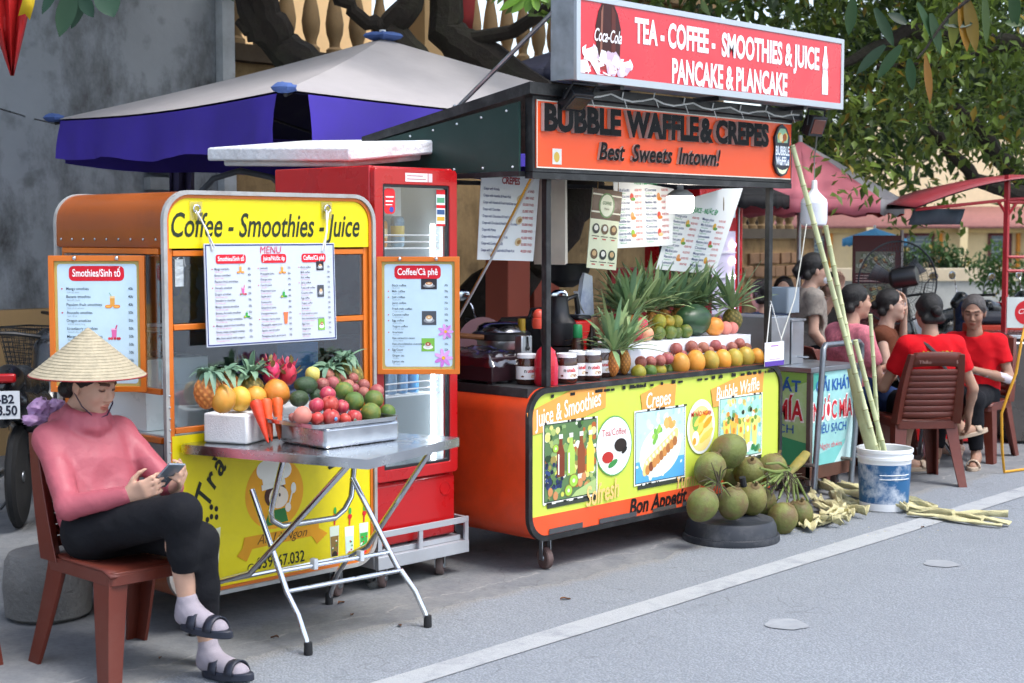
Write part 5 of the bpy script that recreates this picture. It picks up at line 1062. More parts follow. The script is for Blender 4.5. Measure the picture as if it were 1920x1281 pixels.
# red lightbox sign
lb = thing('lightbox_sign', 'red lightbox sign with white TEA COFFEE lettering on top of the crepe stall', 'sign', (1.1,-.1,2.36))
lx0, lx1, ly0, ly1, lz0, lz1 = -.05, 2.26, -.215, -.05, 2.372, 2.765
B().box(lx0, lx1, ly0+.004, ly1, lz0, lz1).build('housing', galv, lb, bevel=.004)
B().ring(rrect(lx0-.004,lx1+.004,lz0-.004,lz1+.004,.004,2), rrect(lx0+.024,lx1-.024,lz0+.03,lz1-.024,.002,2), (0,ly0-.006,0), (1,0,0), (0,0,1), (0,.02,0)).build('frame', M('aluminium', '#bcc2c8', r=.35, metal=.7, var=.06), lb, bevel=.002)
B().box(lx0+.022, lx1-.022, ly0-.001, ly0+.003, lz0+.028, lz1-.022).build('face', M('red_acrylic', '#d02a38', r=.3, var=.03, coat=.2), lb)
pr = Pr((0,ly0-.0016,0), (1,0,0), (0,0,1)); q = lambda px, py: (lambda v: (v.x, v.z))(at(px, py, n=ly0))
def sgt(t, p0, p1, h): (x0,y0),(x1,y1) = q(*p0), q(*p1); pr.text(t, x0, (y0+y1)/2, h, '#eef0f4', w=x1-x0, bold=.035, L=3, sp=1.0)
sgt('TEA - COFFEE -', (1189,80), (1340,99), .115); sgt('SMOOTHIES & JUICE', (1352,103), (1535,131), .115); sgt('PANCAKE & PLANCAKE', (1259,153), (1475,180), .115)
# bottle with ice at left, white bottle at right
def cl_(x, y): return (min(max(x, lx0+.026), lx1-.026), min(max(y, lz0+.032), lz1-.026))
x, y = q(1138,60); y0 = lz0+.06
pr.poly([cl_(*p) for p in [(x-.075,y0),(x+.09,y0),(x+.10,y0+.2),(x+.075,y0+.27),(x+.05,y0+.36),(x-.04,y0+.36),(x-.065,y0+.27),(x-.085,y0+.2)]], '#3a1512', 2); pr.poly([cl_(*p) for p in [(x-.055,y0+.03),(x-.04,y0+.03),(x-.03,y0+.33),(x-.045,y0+.27)]], '#8a5a4a', 3); pr.poly([cl_(*p) for p in [(x+.03,y0+.03),(x+.06,y0+.03),(x+.06,y0+.27),(x+.03,y0+.33)]], '#5a241c', 3); pr.poly([cl_(*p) for p in [(x-.07,y0),(x+.085,y0),(x+.085,y0+.05),(x-.07,y0+.05)]], '#9a3a34', 2.5)
pr.text('Coca-Cola', x+.005, y0+.13, .06, '#f2eef0', w=.2, al='c', shear=.35, bold=.012, L=5)
for i in range(46):
    xx = lx0+.03+random.random()*.36; yy = lz0+.035+random.random()*max(.01, .11-.16*abs(xx-.0-.03)); s_ = random.uniform(.02,.045); pr.poly([cl_(xx+s_*math.cos(a), yy+s_*math.sin(a)) for a in sorted(random.uniform(0,6.28) for _ in range(5))], random.choice(['#f3f1f6','#e6dfe8','#d9c9d6','#ffffff','#c9b2c4']), 4+i*.05)
x, y = q(1546,150); z0_ = lz0+.07
pr.poly([(x-.03,z0_),(x+.03,z0_),(x+.032,z0_+.08),(x+.024,z0_+.12),(x+.03,z0_+.17),(x+.012,z0_+.24),(x+.012,z0_+.27),(x-.012,z0_+.27),(x-.012,z0_+.24),(x-.03,z0_+.17),(x-.024,z0_+.12),(x-.032,z0_+.08)], '#eef0f4', 3); pr.text('Coca-Cola', x, z0_+.135, .02, '#d05a62', w=.05, al='c', shear=.3, L=5)
pr.done('face_print', lb)
for x in (.3, 1.1, 1.9): B().box(x, x+.03, -.19, -.02, 2.35, 2.3715).build('bracket', blackp, lb)
a, c = at(955,162,dep=8.0), at(1030,45,u=-.055); B().tube([Vector((-.1,.55,2.27)), Vector((-.04,-.06,2.70))], .011, 8).build('strut', galv, lb)
B().tube([Vector((-.1,.56,2.26)), Vector((-.1,.54,2.29))], .016, 8).build('strut_foot', galv, lb)
b = B(); pts = []
for i in range(25): x = .05+2.0*i/24; pts.append((x, -.06, 2.345-.03*abs(math.sin(i*.8))))
b.tube(pts, .005, 6); 
for i in range(2, 24, 3): p = Vector(pts[i]); b.tube([p, p+Vector((0,-.01,.035))], .004, 5); b.tube([p+Vector((.02,0,-.005)), p+Vector((.03,-.01,-.045))], .0025, 5)
tag(b.build('cable', M('white_cable', '#d8d8d4', r=.6)), 'white cable tied along the underside of the red lightbox', 'cable')
b = B(); b.tube([(.9,-.045,2.33),(1.3,-.05,2.325),(1.7,-.05,2.335),(2.0,-.05,2.34)], .004, 6); tag(b.build('cable', M('orange_cable', '#d08a1e', r=.6)), 'orange cable running beneath the lightbox at the right', 'cable')
# floodlights
def flood(label, c, tilt, lens):
    t = thing('floodlight', label, 'floodlight', c); R = Matrix.Rotation(tilt, 3, 'X')@Matrix.Identity(3); c = Vector(c)
    b = B(); b.obox(c, (.15,.045,.115), R); 
    for i in range(6): b.obox(c+R@Vector((-.06+.024*i,.032,0)), (.006,.02,.1), R)
    b.build('housing', darkp, t, bevel=.006); B().obox(c+R@Vector((0,-.024,0)), (.12,.006,.085), R).build('lens', lens, t, bevel=.004)
    b = B(); b.tube([c+R@Vector((-.085,0,0)), c+R@Vector((-.085,.02,.09)), c+R@Vector((.085,.02,.09)), c+R@Vector((.085,0,0))], .006, 6); b.build('bracket', blackp, t); return t
flood('black floodlight hanging at the left end under the lightbox', at(1080,187,n=-.09), .9, M('smoky_lens', '#2a2d33', r=.15)); flood('floodlight with amber lens at the right end under the lightbox', at(1528,236,n=-.1), .35, M('amber_lens', '#6b3420', r=.15, var=.2))
# lamps
def bulb(label, top, h, r, lit, cord):
    t = thing('bulb_lamp', label, 'lamp', top); x, y, z = top
    b = B(); b.lathe([(.012,0),(.016,-.005),(.018,-.05),(.022,-.06),(r*.5,-h*.30),(r*.92,-h*.42),(r,-h*.5)], (x,y,z), 24); b.build('housing', whitep, t)
    prof_ = [(r,0),(r,-h*.38),(r*.93,-h*.47),(r*.7,-h*.5),(.003,-h*.5)]; b = B(); b.lathe(prof_, (x,y,z-h*.5), 24, cap=False); b.build('diffuser', emit('lit_bulb', '#fff6ea', 9) if lit else M('opal_diffuser', '#dfe2ee', r=.3, var=.03), t)
    b = B(); b.tube(cord, .004, 6); b.build('cord', M('grey_cord', '#8a8a84', r=.6), t); return t
bulb('glowing white bulb lamp under the orange sign', (1.285,.2,1.95), .18, .075, True, [(1.285,.2,1.95),(1.285,.25,2.12)])
p = at(1527,338,n=.1); bulb('unlit white bulb lamp hanging right of the stall', (p.x,p.y,p.z), .275, .08, False, [p, p+Vector((-.005,0,.12)), at(1533,245,n=-.08)])
# hanging menus
def menu(label, cor, fill, base='#edf0ee', n_=.45, name='hanging_menu'):
    P_ = [at(px, py, n=n_) for px, py in cor]; tl, tr, br, bl = P_; o = bl; ax = (br-bl); ay = (tl-bl); w_, h_ = ax.length, ay.length; ax.normalize(); ay.normalize(); nr = ax.cross(ay).normalized()
    t = thing(name, label, 'menu', o.lerp(br,.5)); B().prism([(0,0),(w_,0),((tr-bl).dot(ax),(tr-bl).dot(ay)),(0,h_)], o, ax, ay, -nr*.004).build('card', M('card_'+base, base, r=.4, var=.03), t)
    pr = Pr(o+nr*.0004, ax, ay); fill(pr, w_, h_); pr.done('print', t, kind='stuff')
    b = B()
    for f in (.15, .85): p = o+ay*(h_-.006)+ax*(w_*f); b.tube([p+nr*.002, p+Vector((0,0,.05))+nr*.003, p+Vector((.01,.02,max(.06,1.99-p.z)))], .0025, 5)
    b.build('string', M('brown_string', '#8a6a3a', r=.8), t); return t
CR = ['Crepe with Nutella','Crepe with Nutella & Fresh fruit','Crepe with Nutella & Fresh fruit & Ice cream','Crepe with Chocolate','Crepe with Chocolate & Fresh fruit','Crepe with Chocolate & Fresh fruit & Ice cream','Crepe with Honey','Crepe with Honey & Fresh fruit','Crepe with Condensed milk','Crepe with Condensed milk & Fresh fruit']
CRP = ['40.000 VND','45.000 VND','50.000 VND','35.000 VND','40.000 VND','55.000 VND','35.000 VND','40.000 VND','35.000 VND','40.000 VND']
def f1(pr, w_, h_):
    pr.text('CREPES', w_*.52, h_*.885, .035, '#a83a3e', w=w_*.32, al='c', bold=.03)
    for i, (a, p_) in enumerate(zip(CR, CRP)):
        y = h_*(.8-.078*i); pr.text(a, w_*.05, y, .014, '#36407a', w=min(w_*.62, len(a)*.0062), bold=.012); pr.text(p_, w_*.95, y, .014, '#c04a52', w=w_*.2, al='r', bold=.01)
    for fy in (.72, .47, .22): pr.disc(w_*.7, h_*fy, .026,.02,'#d9c39a',2,.5); pr.disc(w_*.71, h_*fy, .015,.01,'#a8793f',3,.5)
menu('white CREPES price card hung at the left of the stall', [(903,322),(1008,335),(1000,490),(895,487)], f1)
def fdark(pr, w_, h_):
    pr.rect(0,w_,h_*.62,h_,'#5a4028',1); pr.rect(0,w_,h_*.70,h_*.72,'#e9e6d0',2); pr.rect(0,w_,h_*.92,h_*.94,'#e9e6d0',2); pr.disc(w_*.5,h_*.8,w_*.27,h_*.16,'#5f8a4a',3); pr.disc(w_*.5,h_*.8,w_*.22,h_*.14,'#e6eccf',4); pr.text('COFFEE', w_*.5, h_*.81, .018, '#4d7a3a', w=w_*.3, al='c', bold=.02, L=6); pr.text('Menu', w_*.5, h_*.745, .012, '#6b5a3a', w=w_*.16, al='c', L=6)
    for r_ in range(2):
        for c_ in range(3):
            x, y = w_*(.2+.3*c_), h_*(.50-.32*r_); pr.disc(x,y,w_*.12,h_*.065,random.choice(['#3b4a3a','#6a5238','#2f3530']),3); pr.disc(x,y+.004,w_*.07,h_*.035,random.choice(['#e8e6da','#c9a878','#d8dccb']),4); pr.rect(x-w_*.12,x+w_*.12,y-h_*.10,y-h_*.09,'#5a5a48',3); pr.rect(x-w_*.06,x+w_*.06,y-h_*.135,y-h_*.12,'#c04a42',3)
menu('narrow cream and brown coffee menu hung beside the lamp', [(1112,352),(1160,362),(1155,507),(1100,502)], fdark, '#e2e6c4', .42)
def fgen(title, seed, left=None):
    def f(pr, w_, h_):
        rr = random.Random(seed); pr.text(title, w_*.55, h_*.90, .03, '#3fa86a', w=w_*.42, al='c', bold=.03)
        for c_ in range(2):
            for i in range(9):
                y = h_*(.8-.088*i); s_ = rr.choice(['Mango juice','Passion juice','Orange juice','Lemonade','Apple juice','Coconut','Watermelon juice','Mix fruit juice','Milk tea'] if seed == 1 else ['Waffle & Chocolate','Waffle & Ice cream','Waffle & Fresh fruit','Green tea waffle','Bubble tea','Pancake & Honey','Pancake & Banana','Cocoa','Vanilla waffle'])
                pr.text(s_, w_*(.06+.47*c_), y, .016, '#4a5a8a', w=w_*.2, bold=.01); pr.text('40.000 VND', w_*(.47+.47*c_), y, .014, '#d05a5e', w=w_*.12, al='r', bold=.008); pr.text(s_, w_*(.07+.47*c_), y-h_*.035, .009, '#4fae7a', w=w_*.12)
            for fy in (.72, .45, .2): pr.disc(w_*(.30+.47*c_), h_*fy, .016,.022, rr.choice(['#e3b34a','#d9574a','#9ac04a','#e0a06a']), 2); pr.disc(w_*(.32+.47*c_), h_*(fy-.03), .02,.01, rr.choice(['#e3c98a','#6ba04a','#d9873a']), 3)
    return f
menu('white waffle price sheet behind the glowing lamp', [(1150,333),(1266,348),(1261,460),(1155,466)], fgen('WAFFLE MENU', 2), n_=.46); menu('white tilted juice price sheet hung at the right of the lamp', [(1265,380),(1357,382),(1340,515),(1230,505)], fgen('JUICE - NƯỚC ÉP', 1), n_=.5)
b = B(); p = at(1060,322,n=.3); b.prism([(0,0),(.012,0),(.02,-.47),(.0,-.48)], (p.x,p.y,p.z), (1,0,0), (0,0,1), (0,.22,0)); tag(b.build('hanging_menu', M('pale_card', '#cfc5b4', r=.6, var=.1)), 'menu card seen edge-on hanging near the stall corner post', 'menu')
for (a, c, m_, lab) in ((at(995,335,n=.1), at(862,590,n=.75), M('orange_rope','#c9922e',r=.8), 'orange rope tied slantwise at the left of the stall'), (at(1003,330,n=.1), at(858,600,n=.7), M('white_rope','#c9cac8',r=.8), 'grey-white rope slanting beside the orange one')):
    b = B(); b.tube([a, a.lerp(c,.5)+Vector((0,0,-.01)), c], .006, 6); tag(b.build('rope', m_), lab, 'rope')
# payment card hung at the right post (code left out)
t = thing('payment_card', 'small white card with purple bottom edge hung at the stall right end', 'card', at(1451,685,n=-.035)); a, c = at(1434,643,n=-.035), at(1469,684,n=-.035)
B().box(a.x, c.x, -.037, -.033, c.z, a.z).build('card', M('white_card','#eceaf4',r=.35,var=.02), t); pr = Pr((0,-.0376,0),(1,0,0),(0,0,1)); w_ = c.x-a.x; pr.rect(a.x,c.x,c.z,c.z+.028,'#5b3f9e',1); pr.rect(a.x+w_*.3,c.x-w_*.3,a.z-.025,a.z-.018,'#a86ab8',1); pr.rect(a.x+w_*.22,c.x-w_*.22,c.z+.036,c.z+.040,'#b08ac0',1); pr.done('card_print', t)
b = B(); pp = Vector((1.895,.012,1.25)); b.tube([Vector((a.x+.02,-.035,a.z)), pp], .003, 5); b.tube([Vector((c.x-.02,-.035,a.z)), pp+Vector((0,0,.02))], .003, 5); b.build('string', M('white_string'), t)
p = at(1527,338,n=.1); b = B(); b.tube([at(1512,420,n=.06), at(1505,470,n=.04), at(1490,560,n=.0), at(1460,650,n=-.03)], .0035, 5); tag(b.build('cord', M('pale_cord','#cfcfc4',r=.7)), 'thin pale cord running from the unlit bulb down to the card', 'cord')
# ================================================================= FRUIT
def dep(p): return (Vector(p)-CAMP).dot(FWD)
ORD = ['first','second','third','fourth','fifth','sixth','seventh','eighth','ninth','tenth','eleventh','twelfth']
fm = dict(mango=M('ripe_mango', ovar=.16, hvar=.018, c='#d6a03c', r=.42, var=.08, sc_=9, dirt=.55, dcol=C('#e08a2c'), dsc=18, bump=.1, bsc=150),
          mangog=M('green_mango', ovar=.16, hvar=.018, c='#b39a3e', r=.42, var=.08, sc_=9, dirt=.6, dcol=C('#d99a35'), dsc=18, bump=.1, bsc=150),
          mangoo=M('orange_mango', ovar=.16, hvar=.018, c='#dd8a34', r=.42, var=.08, sc_=7, dirt=.5, dcol=C('#f0b45a'), dsc=15, bump=.1, bsc=150),
          apple=M('pink_apple', ovar=.16, hvar=.018, c='#ad2f3e', r=.35, var=.12, sc_=14, dirt=.75, dcol=C('#dd8a78'), dsc=36, stretch=(1,1,.4)),
          peach=M('peach_skin', ovar=.16, hvar=.018, c='#e0937a', r=.6, var=.1, sc_=8, dirt=.5, dcol=C('#d86a70'), dsc=21),
          pear=M('pear_skin', ovar=.16, hvar=.018, c='#c9c263', r=.45, var=.1, sc_=20, bump=.1, bsc=200),
          gorange=M('green_orange', ovar=.16, hvar=.018, c='#55702c', r=.42, var=.15, sc_=9, dirt=.7, dcol=C('#a08a2a'), dsc=24, bump=.35, bsc=260),
          yorange=M('turning_orange', ovar=.16, hvar=.018, c='#8f8a2c', r=.42, var=.12, sc_=8, dirt=.8, dcol=C('#d0a02e'), dsc=21, bump=.35, bsc=260),
          passion=M('passion_fruit', ovar=.16, hvar=.018, c='#99544c', r=.5, var=.15, sc_=12, dirt=.6, dcol=C('#c08a72'), dsc=42, bump=.25, bsc=120),
          avocado=M('avocado_skin', ovar=.16, hvar=.018, c='#2b4423', r=.38, var=.3, sc_=50, bump=.6, bsc=110),
          melon=M('watermelon_rind', ovar=.16, hvar=.018, c='#2f4a2c', r=.35, var=.35, sc_=9, stretch=(.35,3,3), bump=.05, bsc=40),
          carrot=M('carrot_skin', ovar=.16, hvar=.018, c='#ee5a22', r=.45, var=.08, sc_=18, stretch=(1,1,4), bump=.3, bsc=40),
          dragon=M('dragon_fruit', ovar=.16, hvar=.018, c='#cc2f62', r=.45, var=.15, sc_=10, dirt=.3, dcol=C('#dd6a6a')))
sticker = M('fruit_sticker', '#5a8fc0', r=.4)
def fruit(kind, name, label, p, r, sc_=(1,1,1), rot=(0,0,0), group=None, dimple=0, tip=0, cat=None):
    R = Matrix.Rotation(rot[2],3,'Z')@Matrix.Rotation(rot[1],3,'Y')@Matrix.Rotation(rot[0],3,'X'); ph = random.uniform(0,6)
    def fn(d):
        q = 1+.02*math.sin(3*math.atan2(d.y,d.x)+ph)*(1-d.z*d.z)+.015*math.sin(2*d.x*3+ph)
        if dimple: q *= 1-dimple*math.exp(-((1-abs(d.z))/.06))
        if tip: q *= 1+tip*max(0,d.z)**6
        return q
    b = B(); b.ell((0,0,0), (r*sc_[0], r*sc_[1], r*sc_[2]), 20, 14, R, fn=fn)
    if dimple: b.tube([R@Vector((0,0,r*.8*sc_[2])), R@Vector((r*.05,0,r*1.05*sc_[2]))], r*.05, 5, m=1)
    o = b.build(name, [fm[kind], bark], local=True); o.location = p; tag(o, label, cat or name.replace('_',' '), group); return o
def pineapple(label, base, h, r, axis=(0,0,1), tone=0, nl=46, ll=.2, spread=1.0, droop=.5, group=None, lw=.022, body=True):
    t = thing('pineapple', label, 'pineapple', base, 0, group); R = frame(axis); base = Vector(base); rows, seg = 30, 40; vs = []; cols = []
    c1, c2, c3 = (C('#c98a3f'), C('#8a5a2a'), C('#e0a050')) if tone == 0 else (C('#7a7434'), C('#5a5428'), C('#a89048')) if tone == 1 else (C('#d9813a'), C('#99562a'), C('#e8a052'))
    Rn = np.array(R)
    for i in range(rows+1):
        v = i/rows; th = math.pi*v; rr = (math.sin(th)**.55)
        for k in range(seg):
            a = 2*math.pi*k/seg; s1 = math.sin(5*a+v*15); s2 = math.sin(5*a-v*15); e = (abs(s1)*abs(s2))**.5; q = 1+.075*e
            vs.append((r*rr*math.cos(a)*q, r*rr*math.sin(a)*q, h*v)); m = min(1, e*1.15); w_ = 1 if random.random() < .9 else .7
            cols.append([(c2[j]*(1-m)+(c1[j] if e < .8 else c3[j])*m)*w_ for j in range(3)])
    vs = np.array(vs)@Rn.T+np.array(base); F = [(i*seg+k, i*seg+(k+1)%seg, (i+1)*seg+(k+1)%seg, (i+1)*seg+k) for i in range(rows) for k in range(seg)]
    meshob('body', vs, np.array(F), M('pineapple_rind', r=.55, var=.12, sc_=30, attr=True), t, np.array(cols))
    P_, D_, N_, L_, W_, cc = [], [], [], [], [], []
    for i in range(nl):
        f = i/nl; a = i*2.4+random.uniform(-.2,.2); el = .2+1.25*f**.8+random.uniform(-.3,.3); el = min(1.5, el/ spread if el < 1.3 else el)
        d = R@Vector((math.cos(a)*math.cos(el), math.sin(a)*math.cos(el), math.sin(el))); P_.append(base+R@Vector((.012*math.cos(a), .012*math.sin(a), h*.97+.01*f))); D_.append(d); N_.append(R@Vector((-math.cos(a)*.8, -math.sin(a)*.8, 1.2)))
        L_.append(ll*(.5+.5*math.sin(math.pi*(.1+.8*f)))*random.uniform(.6,1.2)); W_.append(lw*random.uniform(.8,1.2)); g = random.uniform(.75,1.25); b_ = random.choice([C('#6f8f78'),C('#7a9a7c'),C('#5f8068')]) if ll < .18 else random.choice([C('#7d9a6c'),C('#8fa874'),C('#6f8f6a'),C('#9db07c')]); cc.append((b_[0]*g, b_[1]*g, b_[2]*g))
    leaves('crown', np.array(P_), np.array(D_), np.array(N_), np.array(L_), np.array(W_), np.array(cc), BLADE, t, seg=6, droop=droop*rng.uniform(.3,1.7,nl)); return t
# ================================================================= STEEL FOLDING TABLE
TZ = .80; Nn, Rr, Lf = Vector((-1.657,-.592,0)), Vector((-.98,-.39,0)), Vector((-1.925,.31,0))
ex = (Rr-Nn).normalized(); ey = Vector((-ex.y, ex.x, 0)); tw, tl = .705, .90
tb = thing('folding_table', 'stainless steel folding table in front of the yellow cart', 'table', Nn+ex*tw/2+ey*tl/2)
b = B(); b.prism(rrect(0,tw,0,tl,.006,2), Nn+UP*(TZ-.004), ex, ey, UP*.004); b.build('table_top', steel, tb)
b = B(); b.ring(rrect(-.002,tw+.002,-.002,tl+.002,.008,2), rrect(.004,tw-.004,.004,tl-.004,.006,2), Nn+UP*(TZ-.038), ex, ey, UP*.0338); b.build('apron', steel, tb)
g = lambda px, py: at(px, py, z=0)
f1, f2, f3, f4 = g(578,1228), g(802,1176), g(617,1133), g(362,1192)
T = lambda a, c, z=.77: Nn+ex*(a*tw)+ey*(c*tl)+UP*z
legm = chrome
a1, a2 = T(.10,.62,.60), T(.88,.62,.60)
def curved(top, foot, out):
    d = (foot-top); d.z = 0; d.normalize(); return [top, top.lerp(foot,.45), top.lerp(foot,.62), Vector((foot.x,foot.y,0))-d*.12+UP*.235, Vector((foot.x,foot.y,0))-d*.055+UP*.15, Vector((foot.x,foot.y,0))-d*.012+UP*.06, Vector((foot.x,foot.y,.012))]
A1 = curved(at(472,918,n=.02), f1, 0); A2 = curved(at(660,895,n=-.02), f2, 0)
B().tube(A1, .0125, 10).build('leg', legm, tb); B().tube(A2, .0125, 10).build('leg', legm, tb)
B1 = curved(T(.05,.12), f4, 0); B2 = curved(T(.93,.10), f3, 0)
B().tube(B1, .0125, 10).build('leg', legm, tb); B().tube(B2, .0125, 10).build('leg', legm, tb)
B().tube([A1[1].lerp(A1[2],.3), A2[1].lerp(A2[2],.3)], .0095, 8).build('crossbar', legm, tb); B().tube([A1[3], A2[3]], .0095, 8).build('crossbar', legm, tb); B().tube([B1[3], B2[3]], .0095, 8).build('crossbar', legm, tb)
u1, u2 = T(.12,.5), T(.86,.5); m1, m2 = at(500,985,n=-.02), at(655,962,n=-.05); m1.z = m2.z = .465
um = [u1, u1.lerp(m1,.75), m1+UP*.03+(m2-m1)*.06, m1+(m2-m1)*.18, m1+(m2-m1)*.82, m2+UP*.03-(m2-m1)*.06, u2.lerp(m2,.75), u2]
B().tube(um, .0125, 10).build('support_bow', legm, tb)
for f in (.3, .72): c = A1[1].lerp(A1[2],.3).lerp(A2[1].lerp(A2[2],.3), f); B().obox(c+UP*.006, (.02,.03,.045), None).build('clip', whitep, tb, bevel=.003)
for f in (f1, f2, f3, f4): B().lathe([(.017,0),(.018,.008),(.0165,.05),(.013,.052)], (f.x,f.y,0), 12).build('foot_cap', rubber, tb)
# foam box, pan, tray
bN, bR, bL = Vector((-1.745,.055,0)), Vector((-1.185,.287,0)), Vector((-1.84,.26,0)); bx = (bR-bN).normalized(); by = Vector((-bx.y,bx.x,0))
b = B(); b.prism([(0,0),(.60,0),(.60,.205),(0,.205)], bN+UP*(TZ+.001), bx, by, UP*.122); fb_ = b.build('foam_box', foam, bevel=.009); tag(fb_, 'white polystyrene box on the steel table under the mangoes', 'box')
b = B(); b.prism(rrect(0,.395,0,.30,.02,3), Vector((-1.605,-.275,TZ+.001)), (1,0,0), (0,1,0), UP*.083); pan_ = b.build('steel_pan', steel, bevel=.012, seg=3); tag(pan_, 'upturned stainless steel pan under the apple tray', 'pan')
b = B(); o = Vector((-1.655,-.285,TZ+.086)); b.prism(rrect(0,.42,0,.33,.03,4), o, (1,0,0), (0,1,0), UP*.004); b.ring(rrect(-.014,.434,-.014,.344,.04,4), rrect(-.008,.428,-.008,.338,.036,4), o+UP*.016, (1,0,0), (0,1,0), UP*.003); b.ring(rrect(-.009,.429,-.009,.339,.037,4), rrect(.001,.419,.001,.329,.03,4), o+UP*.002, (1,0,0), (0,1,0), UP*.0145); tr_ = b.build('tray', steel); tag(tr_, 'shallow steel tray holding apples and green oranges', 'tray')
Z3 = lambda x, y: (330+x*.32778, 440+y*.32787)
def place(kind, name, label, zx, zy, rz, n_, **kw):
    px, py = Z3(zx, zy); p = at(px, py, n=n_); r = rz*.32778*dep(p)/FPX; return fruit(kind, name, label, p, r, **kw)
ap = [(805,1052,40,-.2,'apple at the left front of the tray'),(885,1045,52,-.22,'large apple with blue sticker at the tray front'),(965,1058,38,-.22,'small apple at the tray front'),(1020,1045,46,-.21,'apple with green sticker at the front right of the tray'),(803,978,46,-.14,'apple in the middle row at left of the tray'),(880,972,52,-.16,'apple in the centre of the tray pile'),(948,985,42,-.14,'apple in the middle row at right of the tray'),(868,912,47,-.09,'bright pink apple topping the tray pile')]
for zx, zy, r, n_, l in ap: place('apple', 'apple', 'pink '+l, zx, zy, r, n_, dimple=.18, rot=(random.uniform(-.6,.6),random.uniform(-.6,.6),0), group='apples on the tray')
for zx, zy, n_ in ((915,1055,-.262), (1025,1063,-.252)):
    p = at(*Z3(zx,zy), n=n_); b = B(); b.ell(p, (.0085,.003,.0085), 10, 6); tag(b.build('fruit_sticker', sticker if zx < 1000 else M('green_sticker','#4f6f5a',r=.4)), 'round '+('blue' if zx < 1000 else 'green')+' sticker on a pink apple', 'sticker')
place('peach', 'passion_fruit', 'pale peach-coloured round fruit at the left front of the tray', 725, 1035, 54, -.19); place('passion', 'passion_fruit', 'dark round fruit half hidden at the left tray edge', 668, 1045, 26, -.15)
for zx, zy, r, n_, l in ((960,895,54,-.02,'topmost dark green orange of the tray pile'),(1020,955,57,-.10,'dark green orange behind the right apples'),(1130,945,57,-.08,'dark green orange at the upper right of the tray'),(1115,1020,59,-.18,'dark green orange at the front right of the tray'),(1210,1015,46,-.14,'rightmost dark green orange on the tray')):
    place('gorange', 'green_orange', l, zx, zy, r, n_, group='green oranges on the tray', cat='orange')
for i, (zx, zy, r, n_) in enumerate(((870,805,38,.2),(948,820,36,.2),(1008,822,36,.18),(838,858,40,.12),(895,850,40,.12),(985,868,40,.1),(1072,862,36,.12),(1072,905,36,.05),(1150,897,42,.04),(1020,880,30,.08))):
    place('passion', 'passion_fruit', ORD[i]+' passion fruit, counted from the left rear of the heap before the right pineapples', zx, zy, r, n_, group='passion fruits on the steel table')
place('mango', 'mango', 'large pale yellow mango at the left front of the foam box', 268, 940, 80, .07, sc_=(.92,.9,1.05), rot=(0,.15,.3), group='mangoes on the foam box'); place('mango', 'mango', 'yellow mango beside the large pale one on the foam box', 365, 940, 74, .14, sc_=(.85,.9,1), group='mangoes on the foam box'); place('mango', 'mango', 'yellow mango behind the carrot tops', 452, 925, 72, .17, sc_=(.9,.9,.85), group='mangoes on the foam box'); place('mangoo', 'mango', 'big orange mango right behind the carrots', 575, 905, 82, .16, sc_=(.95,.95,1.0), rot=(0,-.5,0), group='mangoes on the foam box')
place('avocado', 'avocado', 'dark green avocado lying on top behind the apples', 745, 862, 76, .1, sc_=(1.0,.75,.68), rot=(0,.1,0)); place('avocado', 'avocado', 'dark avocado left of the apple tray', 705, 938, 62, .06, sc_=(.98,.78,.78)); place('avocado', 'avocado', 'small dark avocado half hidden behind the top apple', 800, 920, 44, .08, sc_=(.9,.8,.9))
place('pear', 'pear', 'pale green pear behind the avocados', 780, 800, 48, .17, sc_=(1,.85,.85), rot=(0,1.1,0), tip=.25)
for lab_, zx, zy in (('pink dragon fruit behind the big orange mango', 545, 790), ('bright pink dragon fruit right of the other one', 640, 800)):
    px, py = Z3(zx, zy); p = at(px, py, n=.22); r = 58*.32778*dep(p)/FPX; o = fruit('dragon', 'dragon_fruit', lab_, p, r, sc_=(.85,.85,1.15), rot=(.2,random.uniform(-.2,.4),0))
    P_ = []; D_ = []
    for i in range(16): a = i*2.4; th = .3+1.6*i/16; d = Vector((math.cos(a)*math.sin(th), math.sin(a)*math.sin(th), math.cos(th))); P_.append(Vector((d.x*r*.8, d.y*r*.8, d.z*r*1.1))); D_.append(d+UP*.9)
    lf_ = leaves('scale', np.array(P_), np.array(D_), np.array([(d.x,d.y,.3) for d in D_]), np.full(16,.05), np.full(16,.022), np.array([C(random.choice(['#b23a55','#c4566a','#8a7a4a'])) for _ in range(16)]), BLADE, o, seg=4, droop=.2, local=True)
G_ = 'pineapples on the steel table'
def pine_px(label, bx_, by_, top_y, n_, rpx, **kw):
    p = at(bx_, by_, n=n_); s_ = dep(p)/FPX; return pineapple(label, p, (by_-top_y)*s_, rpx*s_, **kw)
pine_px('orange pineapple at the left end of the foam box', 386, 768, 698, .12, 25, tone=2, nl=26, ll=.105, droop=1.5, spread=1.8, lw=.03, group=G_, axis=(.1,-.05,1)); pine_px('orange pineapple half hidden behind the left mangoes', 430, 758, 695, .25, 25, tone=2, nl=26, ll=.105, droop=1.5, spread=1.8, lw=.03, group=G_, axis=(-.1,0,1)); pine_px('greenish pineapple with tall upright crown behind the mangoes', 470, 758, 700, .23, 25, tone=1, nl=30, ll=.17, droop=.9, spread=1.4, lw=.03, group=G_); pine_px('pineapple with drooping crown behind the passion fruits', 620, 745, 688, .24, 23, tone=1, nl=26, ll=.115, droop=1.4, spread=1.8, lw=.03, group=G_, axis=(-.15,-.1,1)); pine_px('rearmost green pineapple by the right post of the cart', 662, 740, 668, .22, 25, tone=1, nl=26, ll=.115, droop=1.3, spread=1.8, lw=.03, group=G_, axis=(-.2,.05,1))
